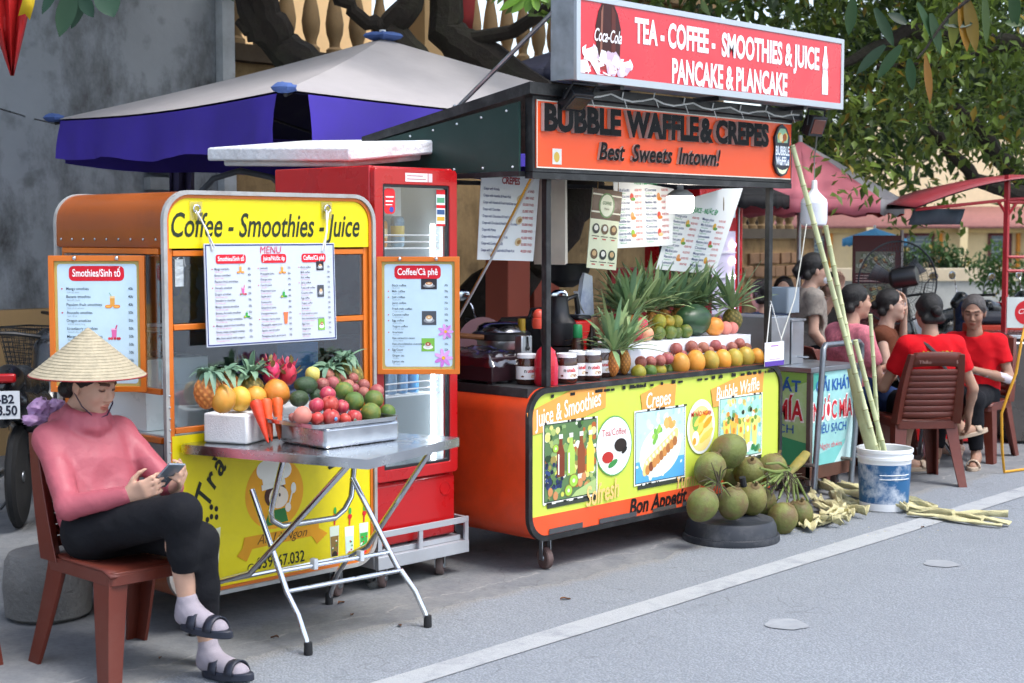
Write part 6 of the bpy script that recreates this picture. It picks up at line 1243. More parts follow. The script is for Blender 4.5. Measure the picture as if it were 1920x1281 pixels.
for i, (x0,y0,x1,y1,l) in enumerate(((478,752,503,831,'left carrot of the three leaning on the foam box'),(497,750,510,831,'middle carrot of the three leaning on the foam box'),(519,748,524,831,'right carrot of the three leaning on the foam box'))):
    a = at(x0,y0,n=.06+.012*i); c = at(x1,y1,n=-.015+.02*i); c.z = TZ+.012; n = 14; pts = [a.lerp(c, k/(n-1)) for k in range(n)]; rr = [.021 if k == 0 else .027*(1-.8*(k/(n-1))**1.1)*(1+.03*math.sin(k*2.1)) for k in range(n)]; rr[-1] = .003
    b = B(); b.tube(pts, rr, 14); o = b.build('carrot', fm['carrot']); tag(o, l, 'carrot', 'carrots'); B().ell(a+UP*.004, (.007,.007,.006), 8, 5).build('stem_end', M('carrot_stem','#6b6a30',r=.8), o)
# ================================================================= CREPE STALL GOODS
CT = cz+.025
# white stepped box
b = B(); b.box(.80, 1.92, .165, .62, CT+.001, 1.068); b.box(.812, 1.908, .163, .165, CT+.012, 1.058); o = b.build('display_step', M('white_step','#e6ebf3',r=.45,var=.03,dirt=.1,dcol=(.5,.5,.5)), bevel=.004); tag(o, 'long white display box carrying fruit on the stall counter', 'display box')
def onc(kind, name, label, px, py, rpx, n_, **kw):
    p = at(px, py, n=n_); return fruit(kind, name, label, p, rpx*(1.16 if kind[:5]=='mango' else 1.08)*dep(p)/FPX, **kw)
def sitz(o, z): o.location.z = z; return o
k8 = lambda zx, zy: (1060+zx*.19792, 470+zy*.19794)
for i, (zx, zy, r, kind) in enumerate(((1090,1075,92,'mango'),(1232,1060,100,'mangoo'),(1375,1050,88,'mangog'),(1488,1040,90,'mangoo'),(1600,1030,86,'mangog'),(1705,1015,90,'mangog'),(1815,1015,78,'mango'))):
    onc(kind, 'mango', ORD[i]+' mango from the left in the row along the stall front', *k8(zx,zy), r*.198, .085+.005*(i%2), sc_=(.82,.85,1.03), rot=(0,random.uniform(-.15,.1),0), group='mangoes along the stall front')
for i, (zx, zy, r, kind) in enumerate(((695,1155,66,'yorange'),(800,1145,62,'gorange'),(890,1135,60,'yorange'),(980,1130,55,'gorange'))):
    onc(kind, 'green_orange', ORD[i]+' green orange from the left beneath the small passion fruits', *k8(zx,zy), r*.198*1.05, .09+.015*i, group='green oranges on the counter', cat='orange')
for i, (zx, zy, r) in enumerate(((715,1055,53),(808,1052,50),(898,1043,52),(968,1020,56),(1050,930,55),(1198,912,57),(1305,918,50),(1425,900,52),(1578,918,50),(1650,880,48),(1110,985,40),(1260,960,40),(1370,950,38),(1490,935,38),(1720,920,42))):
    onc('passion', 'passion_fruit', ('passion fruit in the stall row, number %s counting from the left' % ('one two three four five six seven eight nine ten eleven twelve thirteen fourteen fifteen'.split()[i])), *k8(zx,zy), r*.198, .11 if i < 4 else .135 if i < 10 else .145, group='passion fruits on the stall')
for i, (zx, zy, r) in enumerate(((880,782,64),(990,775,62),(1050,775,58),(1140,765,62))): onc('gorange', 'green_orange', ORD[i]+' dark green orange from the left in the bottom row on the white box', *k8(zx,zy), r*.198, .25+.02*(i==2), group='green oranges on the white box', cat='orange')
for i, (zx, zy, r) in enumerate(((890,672,66),(975,672,58),(1050,672,58))): onc('yorange', 'green_orange', ORD[i]+' yellowish green orange from the left in the top row on the white box', *k8(zx,zy), r*.198, .27, group='green oranges on the white box', cat='orange')
p = at(*k8(1215,680), n=.33); fruit('melon', 'watermelon', 'large dark green watermelon lying on the white box', p, .112, sc_=(1.3,.84,.82), rot=(0,0,.1)).location.z = 1.07+.09
onc('mangoo', 'mango', 'round yellow-orange mango right of the watermelon', *k8(1410,720), 78*.198, .26); onc('peach', 'peach', 'pink peach beside the yellow mango on the white box', *k8(1515,735), 60*.198, .27); onc('peach', 'peach', 'pink peach at the right end of the white box', *k8(1580,735), 55*.198, .29); onc('passion', 'passion_fruit', 'dark passion fruit behind the pink peaches', *k8(1440,660), 44*.198, .36)
onc('apple', 'apple', 'pink-striped apple at the left end of the white box', *k8(650,790), 80*.198, .2, dimple=.18); onc('peach', 'apple', 'rosy apple beside the striped one on the white box', *k8(765,790), 66*.198, .22, dimple=.18); onc('dragon', 'dragon_fruit', 'magenta dragon fruit above the apples on the white box', *k8(715,700), 64*.198, .27, sc_=(1.1,.9,.9))
# clear plastic tub behind fruit
p = at(*k8(1420,610), n=.45); b = B(); b.lathe([(.05,0),(.06,.085),(.064,.09),(.062,.095)], (p.x,p.y,1.07), 20); tag(b.build('plastic_tub', M('purple_tub','#b9a8c9',r=.25,var=.1,transl=.3)), 'pale purple plastic tub behind the peaches', 'tub')
GP = 'pineapples on the crepe stall'
def pine2(label, zx, zb, zt, n_, rz, z0, **kw):
    p = at(*k8(zx,zb), n=n_); p.z = z0; h = (zb-zt)*.198*dep(p)/FPX; pineapple(label, p, h, rz*.198*dep(p)/FPX, group=GP, **kw)
pine2('front pineapple with orange body standing on the counter beside the jars', 450, 1225, 965, .115, 64, CT, tone=2, nl=44, ll=.36, droop=.35, spread=.9, lw=.026)
pine2('slimmer brown pineapple right of the front orange one', 560, 1215, 965, .15, 58, CT, tone=0, nl=40, ll=.33, droop=.35, spread=1, lw=.026)
for i, (zx, n_, tone, ll, lb_) in enumerate(((610,.36,2,.27,'leftmost'),(690,.42,0,.27,'second'),(810,.42,0,.28,'third'),(930,.5,0,.27,'fourth'),(1060,.5,0,.26,'fifth'),(1290,.5,1,.27,'sixth'),(1180,.56,0,.27,'seventh'),(520,.46,0,.26,'farthest left'))):
    pine2((['leftmost pineapple in the front of the back row','second pineapple from the left in the back row','third pineapple from the left in the back row','fourth pineapple from the left in the back row','fifth pineapple from the left in the back row','pineapple right of the watermelon in the back row','pineapple behind the watermelon in the back row','pineapple rearmost at the left end of the back row'][i])+' on the white box', zx, 820, 570, n_, 78, 1.069, tone=tone, nl=44, ll=ll*1.5, droop=.45, spread=.9, lw=.03)
pine2('green pineapple standing at the right end of the white box', 1590, 785, 545, .36, 92, 1.069, tone=1, nl=44, ll=.36, droop=.45, spread=.95, lw=.026, axis=(-.22,-.05,1))
# jars of chocolate spread
choc = M('chocolate_spread', '#3a1c12', r=.2, var=.2, sc_=14, coat=.6)
def ctext(b, s, o, r, a0, z, h, w_, c, bold=.03):
    v, f = txt(s, 0, bold); mn, mx = v[:,0].min(), v[:,0].max(); kx = w_/(mx-mn); k = h/.7
    b.add([(o[0]+r*math.cos(a0+((x-mn)*kx-w_/2)/r), o[1]+r*math.sin(a0+((x-mn)*kx-w_/2)/r), o[2]+z+y*k) for x, y in v], f, 0, c)
def jar(label, x, y, s_=1.0):
    t = thing('spread_jar', label, 'jar', (x,y,CT)); o = (x,y,CT+.0005); r = .055*s_; h = .15*s_
    B().lathe([(r*.85,0),(r,.012),(r,h*.72),(r*.93,h*.82),(r*.88,h*.86)], o, 28).build('body', choc, t); B().lathe([(r*.9,h*.86),(r*.92,h*.865),(r*.92,h*.985),(r*.86,h)], o, 28).build('lid', whitep, t)
    B().lathe([(r+.0008,h*.17),(r+.0008,h*.60)], o, 28, cap=False).build('label', M('jar_label','#eceaea',r=.4,var=.02), t)
    b = B(); a0 = math.atan2(CAMP.y-y, CAMP.x-x)+.35; ctext(b, 'n', o, r+.0014, a0-.48, h*.40, h*.12, .012, '#1c1a1a'); ctext(b, 'utella', o, r+.0014, a0+.15, h*.40, h*.12, .05, '#d02a2e')
    for da, c, rr in ((.25,'#c99a5a',.014),(.55,'#8a5a30',.012),(.15,'#e8d8b8',.008),(-.75,'#6b4a3a',.008)):
        b.add([(o[0]+(r+.0012)*math.cos(a0+da+rr*math.cos(t_)/r), o[1]+(r+.0012)*math.sin(a0+da+rr*math.cos(t_)/r), o[2]+h*.27+rr*.6*math.sin(t_)) for t_ in np.linspace(0,6.0,12)], [tuple(range(12))], 0, c)
    b.build('label_print', PRINT, t, smooth=False)
for l, px, py, n_ in (('spread jar left of the stall corner post', 988, 722, .20), ('spread jar just right of the corner post', 1062, 722, .085), ('spread jar second from the corner post', 1084, 720, .15), ('spread jar third from the corner post', 1108, 716, .105), ('spread jar next to the front pineapple', 1128, 714, .17)):
    p = at(px, py, n=n_); jar(l, p.x, p.y)
def bottle(label, p, prof_, m_, cap_m=None, capprof=None, name='bottle'):
    b = B(); b.lathe(prof_, p, 20); o = b.build(name, m_); tag(o, label, 'bottle')
    if capprof: B().lathe(capprof, p, 16).build('cap', cap_m, o)
    return o
p = Vector((.075,.09,CT)); bottle('red squeeze bottle behind the stall corner post', p, [(.05,0),(.058,.015),(.058,.12),(.045,.17),(.02,.195),(.017,.21)], M('red_bottle','#c22030',r=.3,var=.08), M('pink_cap','#e0566a',r=.4), [(.018,.21),(.02,.213),(.013,.245),(.004,.25)])
p = at(1035,722,n=.06); p.z = CT; bottle('pink squeeze bottle just right of the corner post', p, [(.026,0),(.03,.01),(.031,.1),(.022,.14),(.015,.15)], M('pink_bottle','#c8304c',r=.3,var=.15), M('pink_cap'), [(.016,.15),(.016,.17)])
p = at(1083,664,n=.3); p.z = CT; bottle('brown bottle with bright green cap behind the jars', p, [(.03,0),(.034,.01),(.034,.17),(.024,.2)], M('brown_bottle','#3a2418',r=.25), M('green_cap','#1f8a50',r=.4), [(.023,.2),(.026,.205),(.024,.265),(.02,.27)])
p = at(1110,664,n=.32); p.z = CT; bottle('dark bottle behind the second pair of jars', p, [(.03,0),(.033,.01),(.03,.18),(.014,.23),(.013,.26)], M('dark_bottle','#33251f',r=.25))
b = B(); p = at(1010,605,n=.25); b.lathe([(.03,0),(.036,.02),(.034,.05),(.012,.06)], (p.x,p.y,p.z-.03), 16); b.ell((p.x,p.y,p.z+.035), (.03,.03,.035), 14, 8); tag(b.build('squeeze_bottle', M('orange_red_plastic','#d8503a',r=.4)), 'orange-red round bottle top beside the corner post', 'bottle')
# red sachets stacked
for i in range(4):
    p = at(1048+18*i, 668-(i%2)*6, n=.25); b = B(); b.ell((p.x,p.y,CT+.06+.03*(i%2)), (.06,.045,.03), 14, 8, Matrix.Rotation(.3*i,3,'Z'), fn=lambda d: 1+.12*math.sin(7*d.x+5*d.y)); o = b.build('snack_packet', M('red_foil','#cf1f1f',r=.25,var=.2,dirt=.3,dcol=C('#e0b030'),dsc=14)); tag(o, ORD[i]+' red snack packet from the left behind the spread jars', 'packet', 'red snack packets')
b = B(); b.box(.24,.62,.22,.42,CT+.001,CT+.045); tag(b.build('snack_carton', M('red_carton','#b8201c',r=.5,var=.15), bevel=.004), 'low red carton under the snack packets', 'carton')
# juicer, waffle iron, boxes
t = thing('juicer', 'red and black juicer behind the spread jars', 'juicer', at(1065,640,n=.5)); p = at(1068,640,n=.5); x, y = p.x, p.y
B().box(x-.02, x+.11, y-.07, y+.07, CT+.001, 1.19).build('body', M('juicer_red','#cf1a14',r=.3,var=.06), t, bevel=.015); B().box(x-.01, x+.10, y-.075, y+.075, 1.192, 1.215).build('cap', darkp, t, bevel=.01)
B().lathe([(.09,0),(.095,.02),(.095,.12),(.06,.16),(.05,.24),(.052,.26)], (x-.09,y,1.06), 22).build('hopper', darkp, t); B().tube([(x-.03,y,1.30),(x+.05,y,1.32),(x+.07,y,1.22)], .014, 8).build('handle', darkp, t); B().lathe([(.08,0),(.085,.14)], (x-.09,y,CT+.002), 20).build('base', darkp, t)
t = thing('mixing_bowl_stand', 'large dark hanging pan behind the corner post', 'pan', at(1060,520,n=.7)); p = at(1062,505,n=.7); B().lathe([(.04,-.10),(.11,-.06),(.14,.02),(.145,.03),(.13,.02),(.1,-.05)], p, 24).build('bowl', darkp, t); B().tube([p+Vector((.0,0,.03)), p+Vector((0,0,.5))], .004, 5).build('hanger', blackp, t)
t = thing('coffee_tin', 'patterned brown coffee box behind the front pineapples', 'box', at(1108,640,n=.5)); p = at(1100,640,n=.5); B().box(p.x-.05,p.x+.12,p.y-.05,p.y+.05,CT+.001,1.2).build('box', M('brown_pattern','#6b4024',r=.5,var=.5,sc_=30,dirt=.6,dcol=C('#d8c09a'),dsc=25), t, bevel=.004)
b = B(); P_ = [Vector((p.x-.07,p.y+.02,1.34)), Vector((p.x-.04,p.y+.02,1.27)), Vector((p.x+.0,p.y+.02,1.22))]; b.tube(P_, [.018,.012,.006], 8, flat=.3); tag(b.build('spoon', whitep), 'white plastic spoon standing behind the juicer', 'spoon')
b = B(); b.prism([(-.07,0),(.06,0),(.045,.22),(-.02,.24)], (p.x+.07,p.y+.06,1.2), (1,0,0), (0,0,1), (0,.03,0)); tag(b.build('milk_packet', M('blue_white_packet','#cfd8e6',r=.35,var=.15,dirt=.6,dcol=C('#2f5fa8'),dsc=6)), 'blue and white packet standing behind the pineapples', 'packet')
# waffle station at the left of the counter
b = B(); b.box(-.11, .07, .28, .62, CT+.012, CT+.135); o = b.build('counter_box', M('dark_wine_box','#2b161c',r=.4,var=.15), bevel=.006); tag(o, 'dark wine-coloured box at the left end of the counter', 'box')
for (x_, y_) in ((-.09,.3),(.05,.3),(-.09,.6),(.05,.6)): B().box(x_-.015,x_+.015,y_-.015,y_+.015,CT+.001,CT+.012).build('foot', darkp, o)
def clothbag(name, label, o, w_, d_, h_, m_):
    b = B(); n = 14; rows = []
    for i in range(n):
        r_ = []
        for j in range(n):
            fx, fy = i/(n-1)-.5, j/(n-1)-.5; e = max(abs(fx),abs(fy))*2; r_.append(Vector((o[0]+fx*w_*1.08, o[1]+fy*d_*1.08, o[2]+h_*(1-e**6)*(.35+.65*abs(math.sin(fx*7+fy*4))+.25*math.sin(fy*11+fx*3))-.05*e**8+random.uniform(-.006,.006))))
        rows.append(r_)
    b.grid(rows); return tag(b.build(name, m_, ang=60), label, 'bag')
clothbag('plastic_bag', 'crumpled clear plastic bag lying on the dark box', (-.02,.45,CT+.138), .2, .34, .035, glass('clear_film', (.86,.88,.92), .16, .12))
t = thing('waffle_iron', 'round black and chrome waffle iron behind the plastic bag', 'waffle iron', (.0,.58,1.13)); c = at(940,635,n=.62); x, y, z = c.x, c.y, c.z
B().box(x-.12,x+.12,y-.08,y+.12,CT+.001,z-.075).build('stand', steel_b, t, bevel=.008); B().lathe([(.08,-.06),(.12,-.05),(.13,-.02),(.13,-.005)], c, 28).build('lower_plate', steel_b, t); B().lathe([(.14,-.005),(.155,0),(.155,.03),(.14,.04)], c, 30).build('rim', darkp, t); B().lathe([(.135,.04),(.12,.07),(.09,.085),(.003,.09)], c, 30).build('lid', M('dark_chrome','#7d7f86',r=.2,metal=1), t)
h0 = c+Vector((-.15,-.02,.015)); B().tube([h0, h0+Vector((-.1,.08,.01)), h0+Vector((-.17,.14,.03))], [.014,.015,.017], 8).build('handle', M('worn_wood','#8a5a34',r=.7,var=.2), t); B().tube([c+Vector((.1,0,.05)), c+Vector((.15,.03,.07)), c+Vector((.17,.05,.03)), c+Vector((.14,.06,-.02))], .005, 6).build('cable', whitep, t)
p = at(988,660,n=.32); b = B(); b.box(p.x-.06,p.x+.02,p.y-.02,p.y+.03,CT+.06,p.z+.085); tag(b.build('control_box', steel_b, bevel=.006), 'small steel control box with hanging key beside the waffle iron', 'control box'); b = B(); b.tube([(p.x-.02,p.y-.024,p.z+.08),(p.x-.018,p.y-.026,p.z+.03)], .004, 6); b.ell((p.x-.018,p.y-.027,p.z+.02),(.012,.004,.012),8,5); tag(b.build('key', blackp), 'black key hanging on the steel control box', 'key')
p = at(978,605,n=.5); bottle('small bottle with yellow cap behind the control box', Vector((p.x,p.y,CT)), [(.025,0),(.028,.01),(.028,.2),(.02,.24)], M('oil_bottle','#6b6a3a',r=.25), M('yellow_cap','#a8861e',r=.45), [(.02,.24),(.021,.245),(.02,.3),(.016,.302)])
c = at(905,640,n=1.0); b = B(); b.lathe([(.13,0),(.135,.01),(.02,.02)], c, 24, frame(-FWD+UP*.2)); tag(b.build('round_tray', M('dusty_pink_plastic','#b98a8c',r=.5)), 'dusty pink round tray standing behind the waffle iron', 'tray')
b = B(); c = at(1010,600,n=1.1); b.box(c.x-.22,c.x+.14,c.y-.1,c.y+.1,.95,c.z+.02); b.tube([(c.x-.2,c.y-.11,c.z+.02),(c.x-.18,c.y-.11,c.z+.07),(c.x+.1,c.y-.11,c.z+.08)], .012, 6); tag(b.build('black_case', darkp, bevel=.01), 'black case with handle standing behind the counter', 'case')
b = B(); b.box(-.12,-.06,.66,.82,CT+.001,CT+.05); tag(b.build('green_box', M('lime_box','#5fa43a',r=.5), bevel=.004), 'small lime green box at the left rear of the counter', 'box')
# ================================================================= BIG GREY AND PURPLE UMBRELLA
um = thing('market_umbrella', 'large grey umbrella with purple valance over the coffee cart', 'umbrella', (1.45,3.15,0))
pk = at(735,70,n=3.15); nc = at(535,168,z=2.45); lc = at(103,224,z=2.45)
gx0, gy0, gy1 = nc.x, nc.y, lc.y; gx1 = 2*pk.x-gx0; zE = 2.45; topm = M('grey_canopy','#a5a0a0',r=.8,var=.06,dirt=.15,dcol=(.25,.23,.22),bump=.1,bsc=120,dsc=4); pur = M('purple_valance','#3c2a98',r=.7,var=.12,sc_=4,bump=.15,bsc=200); navy = M('navy_lining','#15143a',r=.85,var=.1)
cor = [Vector((gx0,gy0,zE)), Vector((gx1,gy0,zE)), Vector((gx1+lc.x-gx0,gy1,zE)), Vector((lc.x,gy1,zE))]; apx = Vector((pk.x,(gy0+gy1)/2,pk.z))
b = B(); bu = B()
for i in range(4):
    a, c = cor[i], cor[(i+1)%4]; rows = []; n = 10
    for r_ in range(n+1):
        t = r_/n; rows.append([apx.lerp(a,t).lerp(apx.lerp(c,t), k/12)-UP*(.10*math.sin(math.pi*k/12)*t*t*.35+.02*math.sin(math.pi*t)) for k in range(13)])
    b.grid(rows); bu.grid([[apx+(p-apx)*.992-UP*.02 for p in r_] for r_ in rows])
b.build('canopy', topm, um, ang=60); bu.build('lining', navy, um, ang=60)
def valance(a, c, h0, h1, ins=0.02, back=False):
    b = B(); n = 24; rows = [[], [], [], []]
    for k in range(n+1):
        t = ins+(1-2*ins)*k/n; p = a.lerp(c,t)-UP*(.10*math.sin(math.pi*t)*.35+.012); out = (a+c)/2-Vector((apx.x,apx.y,zE)); out.normalize(); h = h0+(h1-h0)*t+.015*math.sin(t*17)
        for j in range(4): f = j/3; rows[j].append(p-UP*h*f+out*(.03*math.sin(t*21+f)*f+.02*math.sin(t*47+2*f)*f+.02*f))
    b.grid(rows); return b.build('valance', pur, um, ang=80)
valance(cor[0], cor[1], .30, .30, .04); valance(cor[3], cor[0], .25, .31, .03); valance(cor[1], cor[2], .3, .3); valance(cor[2], cor[3], .3, .3)
b = B()
for c in cor: b.tube([apx-UP*.06, c-UP*.03], .012, 6); b.tube([Vector((apx.x,apx.y,2.2)), apx.lerp(c,.55)-UP*.09], .01, 6)
b.build('rib', blackp, um); B().tube([(apx.x,apx.y,0),(apx.x,apx.y,apx.z+.06)], .024, 10).build('pole', whitep, um); B().lathe([(.3,0),(.3,.06),(.08,.1),(.03,.3)], (apx.x,apx.y,0), 24).build('base', M('concrete_base','#77777a',r=.9), um)
capm = M('denim_patch','#46609a',r=.8,var=.2)
b = B(); b.ell(apx+UP*.015, (.12,.12,.03), 14, 6, fn=lambda d: 1+.25*math.sin(5*math.atan2(d.y,d.x))); b.build('top_patch', capm, um)
for c in (cor[0], cor[3]): B().ell(c+UP*.01, (.07,.07,.03), 12, 6, fn=lambda d: 1+.2*math.sin(4*d.x*3)).build('corner_patch', capm, um)
# second umbrellas behind
def round_umb(label, c, r, zr, zt, cols_, n=8, val=.12, pole=True, cat='umbrella'):
    t = thing('parasol', label, cat, (c[0],c[1],0)); c = Vector((c[0],c[1],0)); P_ = [c+Vector((r*math.cos(2*math.pi*k/n+.62), r*math.sin(2*math.pi*k/n+.62), zr)) for k in range(n)]; a = c+UP*zt
    for k in range(n):
        b = B(); p, q_ = P_[k], P_[(k+1)%n]; b.grid([[a.lerp(p,f).lerp(a.lerp(q_,f), j/6) for j in range(7)] for f in np.linspace(.02,1,7)])
        b.grid([[p.lerp(q_, j/6)-UP*(v*(1+.15*math.sin(j*2))) for j in range(7)] for v in (.001, val)]); b.build('panel', cols_[k % len(cols_)], t, solid=.004, ang=60)
    b = B()
    for p in P_: b.tube([a-UP*.02, p-UP*.01], .008, 5)
    b.build('rib', blackp, t); B().tube([c, a+UP*.05], .02, 8).build('pole', steel_b, t); B().lathe([(.25,0),(.25,.05),(.05,.09)], c, 20).build('base', M('concrete_base'), t); return t
p = at(1500,300,dep=13.5); pinkm = M('pink_canopy','#e88a98',r=.7,var=.05,transl=.35); gryc = M('pale_grey_canopy','#a8a6a8',r=.7,var=.06,transl=.2); redc = M('red_canopy','#b3222a',r=.7,var=.08,transl=.2)
round_umb('pink and grey striped parasol right of the crepe stall', (p.x,p.y), .92, at(1660,375,dep=13.2).z, at(1500,290,dep=13.5).z+.12, [pinkm, gryc, redc, pinkm], 8, .13)
p = at(1040,130,dep=15.5); round_umb('dark blue parasol top behind the grey umbrella', (p.x,p.y), .9, at(1030,130,dep=15.5).z-.1, at(1030,95,dep=15.5).z, [M('navy_canopy','#1c2036',r=.8)], 8, .1)
p = at(1385,370,dep=12.6); round_umb('black parasol edge behind the right stall post', (p.x,p.y), .42, at(1400,368,dep=12.6).z, at(1400,330,dep=12.6).z, [M('black_canopy','#141416',r=.8)], 8, .1)
# second red fridge behind the stall
t = thing('display_fridge', 'red drinks fridge with lit glass door standing behind the stall at right', 'fridge', (3.6,1.9,0)); c = at(1350,480,dep=12.2); x, y = c.x, c.y; zt = at(1350,348,dep=12.2).z
B().box(x-.3,x+.22,y-.02,y+.55,.05,zt).build('body', redp, t, bevel=.01)
B().box(x-.25,x+.17,y-.03,y-.021,.55,zt-.09).build('door_glass', M('painted_lit_inside','#c9c4d8',r=.2,var=.1), t)  # opaque panel; the glow of the inside is only its pale colour
pr = Pr((0,y-.0306,0),(1,0,0),(0,0,1)); pr.rect(x-.25,x+.17,zt-.37,zt-.1,'#a81c24',1); pr.rect(x-.1,x+.05,zt-.07,zt-.04,'#e6e0e0',1); pr.rect(x-.24,x-.16,zt-.24,zt-.12,'#d9262c',2); pr.rect(x+.1,x+.165,zt-.26,zt-.12,'#dfe4ea',2); pr.text('Cola', x-.03, zt-.26, .06, '#e8c9c9', w=.16, al='c', shear=.3, L=3); pr.done('door_print', t)
for k in range(7): B().box(x+.10,x+.145,y-.05,y-.034,zt-.5-.13*k,zt-.47-.13*k).build('led', emit('violet_led','#f4d8ff',7), t)
for k in range(5): B().box(x-.24,x+.16,y-.045,y-.032,zt-.55-.2*k,zt-.54-.2*k).build('shelf', whitep, t)
B().tube([(x+.235,y-.04,.1),(x+.235,y-.04,zt)], .012, 8).build('side_pipe', redp, t)
# ================================================================= SUGARCANE JUICE CART
jc = thing('juice_cart', 'sugarcane juice cart with green-blue lettered panels and steel frame', 'food cart', (2.95,.55,0))
jx0, jx1, jy0, jy1, jz = 2.73, 3.27, .27, .95, .80
rust = M('rusty_frame','#6b6460',r=.6,metal=.4,var=.2,dirt=.6,dcol=(.14,.06,.03),dsc=6)
for x in (jx0, jx1-.03):
    for y in (jy0, jy1-.03): B().box(x,x+.03,y,y+.03,.06,jz-.022).build('frame_post', rust, jc)
B().box(jx0-.01,jx1+.01,jy0-.01,jy1+.01,jz-.02,jz+.012).build('top_sheet', steel_b, jc, bevel=.003); B().box(jx0,jx1,jy0-.004,jy1,.10,.18).build('bottom_board', M('worn_brown_board','#5a3a2c',r=.8,var=.25,dirt=.4), jc)
vin = M('green_white_vinyl', r=.4, var=.1, attr=True); 
fpn = B().box(jx0+.031,jx1-.031,jy0+.004,jy0+.01,.182,jz-.024).build('front_panel', M('aqua_vinyl','#9fd4d2',r=.4,var=.18,sc_=3,dirt=.5,dcol=C('#e4f0f0'),dsc=2.2), jc); spn = B().box(jx0+.004,jx0+.01,jy0+.031,jy1-.031,.182,jz-.024).build('side_panel', M('green_vinyl','#a8cf8a',r=.4,var=.2,sc_=3,dirt=.6,dcol=C('#e6f0ec'),dsc=2.2), jc)
pr = Pr((0,jy0+.0034,0),(1,0,0),(0,0,1)); w_ = jx1-jx0-.062; x = jx0+.031
pr.poly([(x,.182),(x+w_,.182),(x+w_,.35),(x+w_*.4,.27),(x,.24)], '#7cc8c4', 1); pr.poly([(x+w_*.55,.182),(x+w_,.182),(x+w_,.52),(x+w_*.8,.3)], '#c4e4e4', 1.5); pr.poly([(x,.66),(x+w_*.35,.75),(x+w_*.15,.77),(x,.776)], '#4fae9c', 1); pr.text('GIẢI KHÁT', x+w_*.5, .655, .07, '#2a5fa8', w=w_*.86, al='c', bold=.03, L=4); pr.text('NƯỚC MÍA', x+w_*.5, .47, .115, '#f2f4f2', w=w_*1.0, al='c', bold=.06, L=3); pr.text('NƯỚC MÍA', x+w_*.5, .475, .108, '#c9303c', w=w_*.97, al='c', bold=.03, L=4); pr.text('SIÊU SẠCH', x+w_*.48, .385, .055, '#2a5fa8', w=w_*.72, al='c', bold=.01, L=4, shear=.1); pr.text('Ngọt thơm', x+w_*.45, .285, .035, '#d86a78', w=w_*.55, al='c', L=4); pr.done('panel_print', fpn)
pr = Pr((jx0+.0034,0,0),(0,-1,0),(0,0,1)); y0_, y1_ = -(jy1-.031), -(jy0+.031); w_ = y1_-y0_
pr.poly([(y0_+w_*.5,.182),(y1_,.182),(y1_,.33),(y0_+w_*.7,.36)], '#3f9a6a', 1); pr.poly([(y0_+w_*.4,.6),(y1_,.72),(y1_,.776),(y0_+w_*.3,.776)], '#8fc05a', 1); pr.text('GIẢI KHÁT', (y0_+y1_)/2, .655, .07, '#2a5fa8', w=w_*.86, al='c', bold=.03, L=4); pr.text('NƯỚC MÍA', (y0_+y1_)/2, .47, .13, '#f2f4f2', w=w_*.95, al='c', bold=.06, L=3); pr.text('NƯỚC MÍA', (y0_+y1_)/2, .475, .122, '#c02a34', w=w_*.92, al='c', bold=.03, L=4); pr.text('SIÊU SẠCH', (y0_+y1_)/2, .385, .055, '#2a5fa8', w=w_*.7, al='c', L=4); pr.done('panel_print', spn)
for x in (jx0+.08, jx1-.08):
    for y in (jy0+.1, jy1-.1): caster(jc, x, y, .05, .10, '#2a2a2a', .3)
# front guard rail of steel tube
h0_, h1_ = at(1526,918,n=.16), at(1543,672,n=.2); hr = [h0_, h1_, h1_+Vector((.01,.004,.055)), h1_+Vector((.05,.015,.08)), h1_+Vector((.46,.02,.08)), h1_+Vector((.5,.025,.055)), h1_+Vector((.51,.03,0)), Vector((h0_.x+.5,.2,.05))]
B().tube(hr, .019, 10).build('guard_rail', M('grey_tube','#80868c',r=.4,metal=.8,var=.12), jc); B().tube([h0_+UP*.15,h0_+Vector((0,.1,.15))], .012, 6).build('rail_stay', rust, jc); B().tube([(h0_.x+.5,.2,.2),(h0_.x+.5,.28,.2)], .012, 6).build('rail_stay', rust, jc)
# cane press machine
pm = thing('cane_press', 'steel sugarcane press with rollers on the juice cart', 'machine', (2.8,.6,jz))
mz = jz+.0125; B().box(2.56,2.84,.50,.98,mz,1.13).build('housing', steel_b, pm, bevel=.006); B().box(2.86,3.0,.50,.52,mz,1.09).build('front_plate', steel_b, pm, bevel=.004); B().box(2.842,3.0,.94,.97,mz,1.09).build('rear_plate', steel_b, pm)
for z_ in (.93, 1.02): B().lathe([(.035,0),(.038,.005),(.038,.40),(.035,.405)], (2.92,.53,z_), 18, frame((0,1,0))).build('roller', steel, pm)
B().box(2.85,3.0,.53,.93,mz,mz+.05).build('drip_tray', M('dark_tray','#3a3d40',r=.4,metal=.6), pm); B().box(2.84,3.01,.49,.98,1.092,1.105).build('top_plate', steel_b, pm)
B().tube([(2.93,.42,.86),(2.93,.5,.86)], .008, 6).build('spigot', steel, pm)
c = at(1470,590,n=.7); b = B(); w_ = .085; zz = 1.132; b.ring(rrect(c.x-w_*.85,c.x+w_*.85,.62,.78,.02,3), rrect(c.x-w_*.82,c.x+w_*.82,.623,.777,.018,3), (0,0,zz), (1,0,0), (0,1,0), (0,0,.17)); b.prism(rrect(c.x-w_*.85,c.x+w_*.85,.62,.78,.02,3), (0,0,zz), (1,0,0), (0,1,0), (0,0,.004)); tag(b.build('plastic_container', M('frosted_plastic','#b9c6d2',r=.35,var=.04,transl=.5)), 'frosted square plastic container on the cane press', 'container')
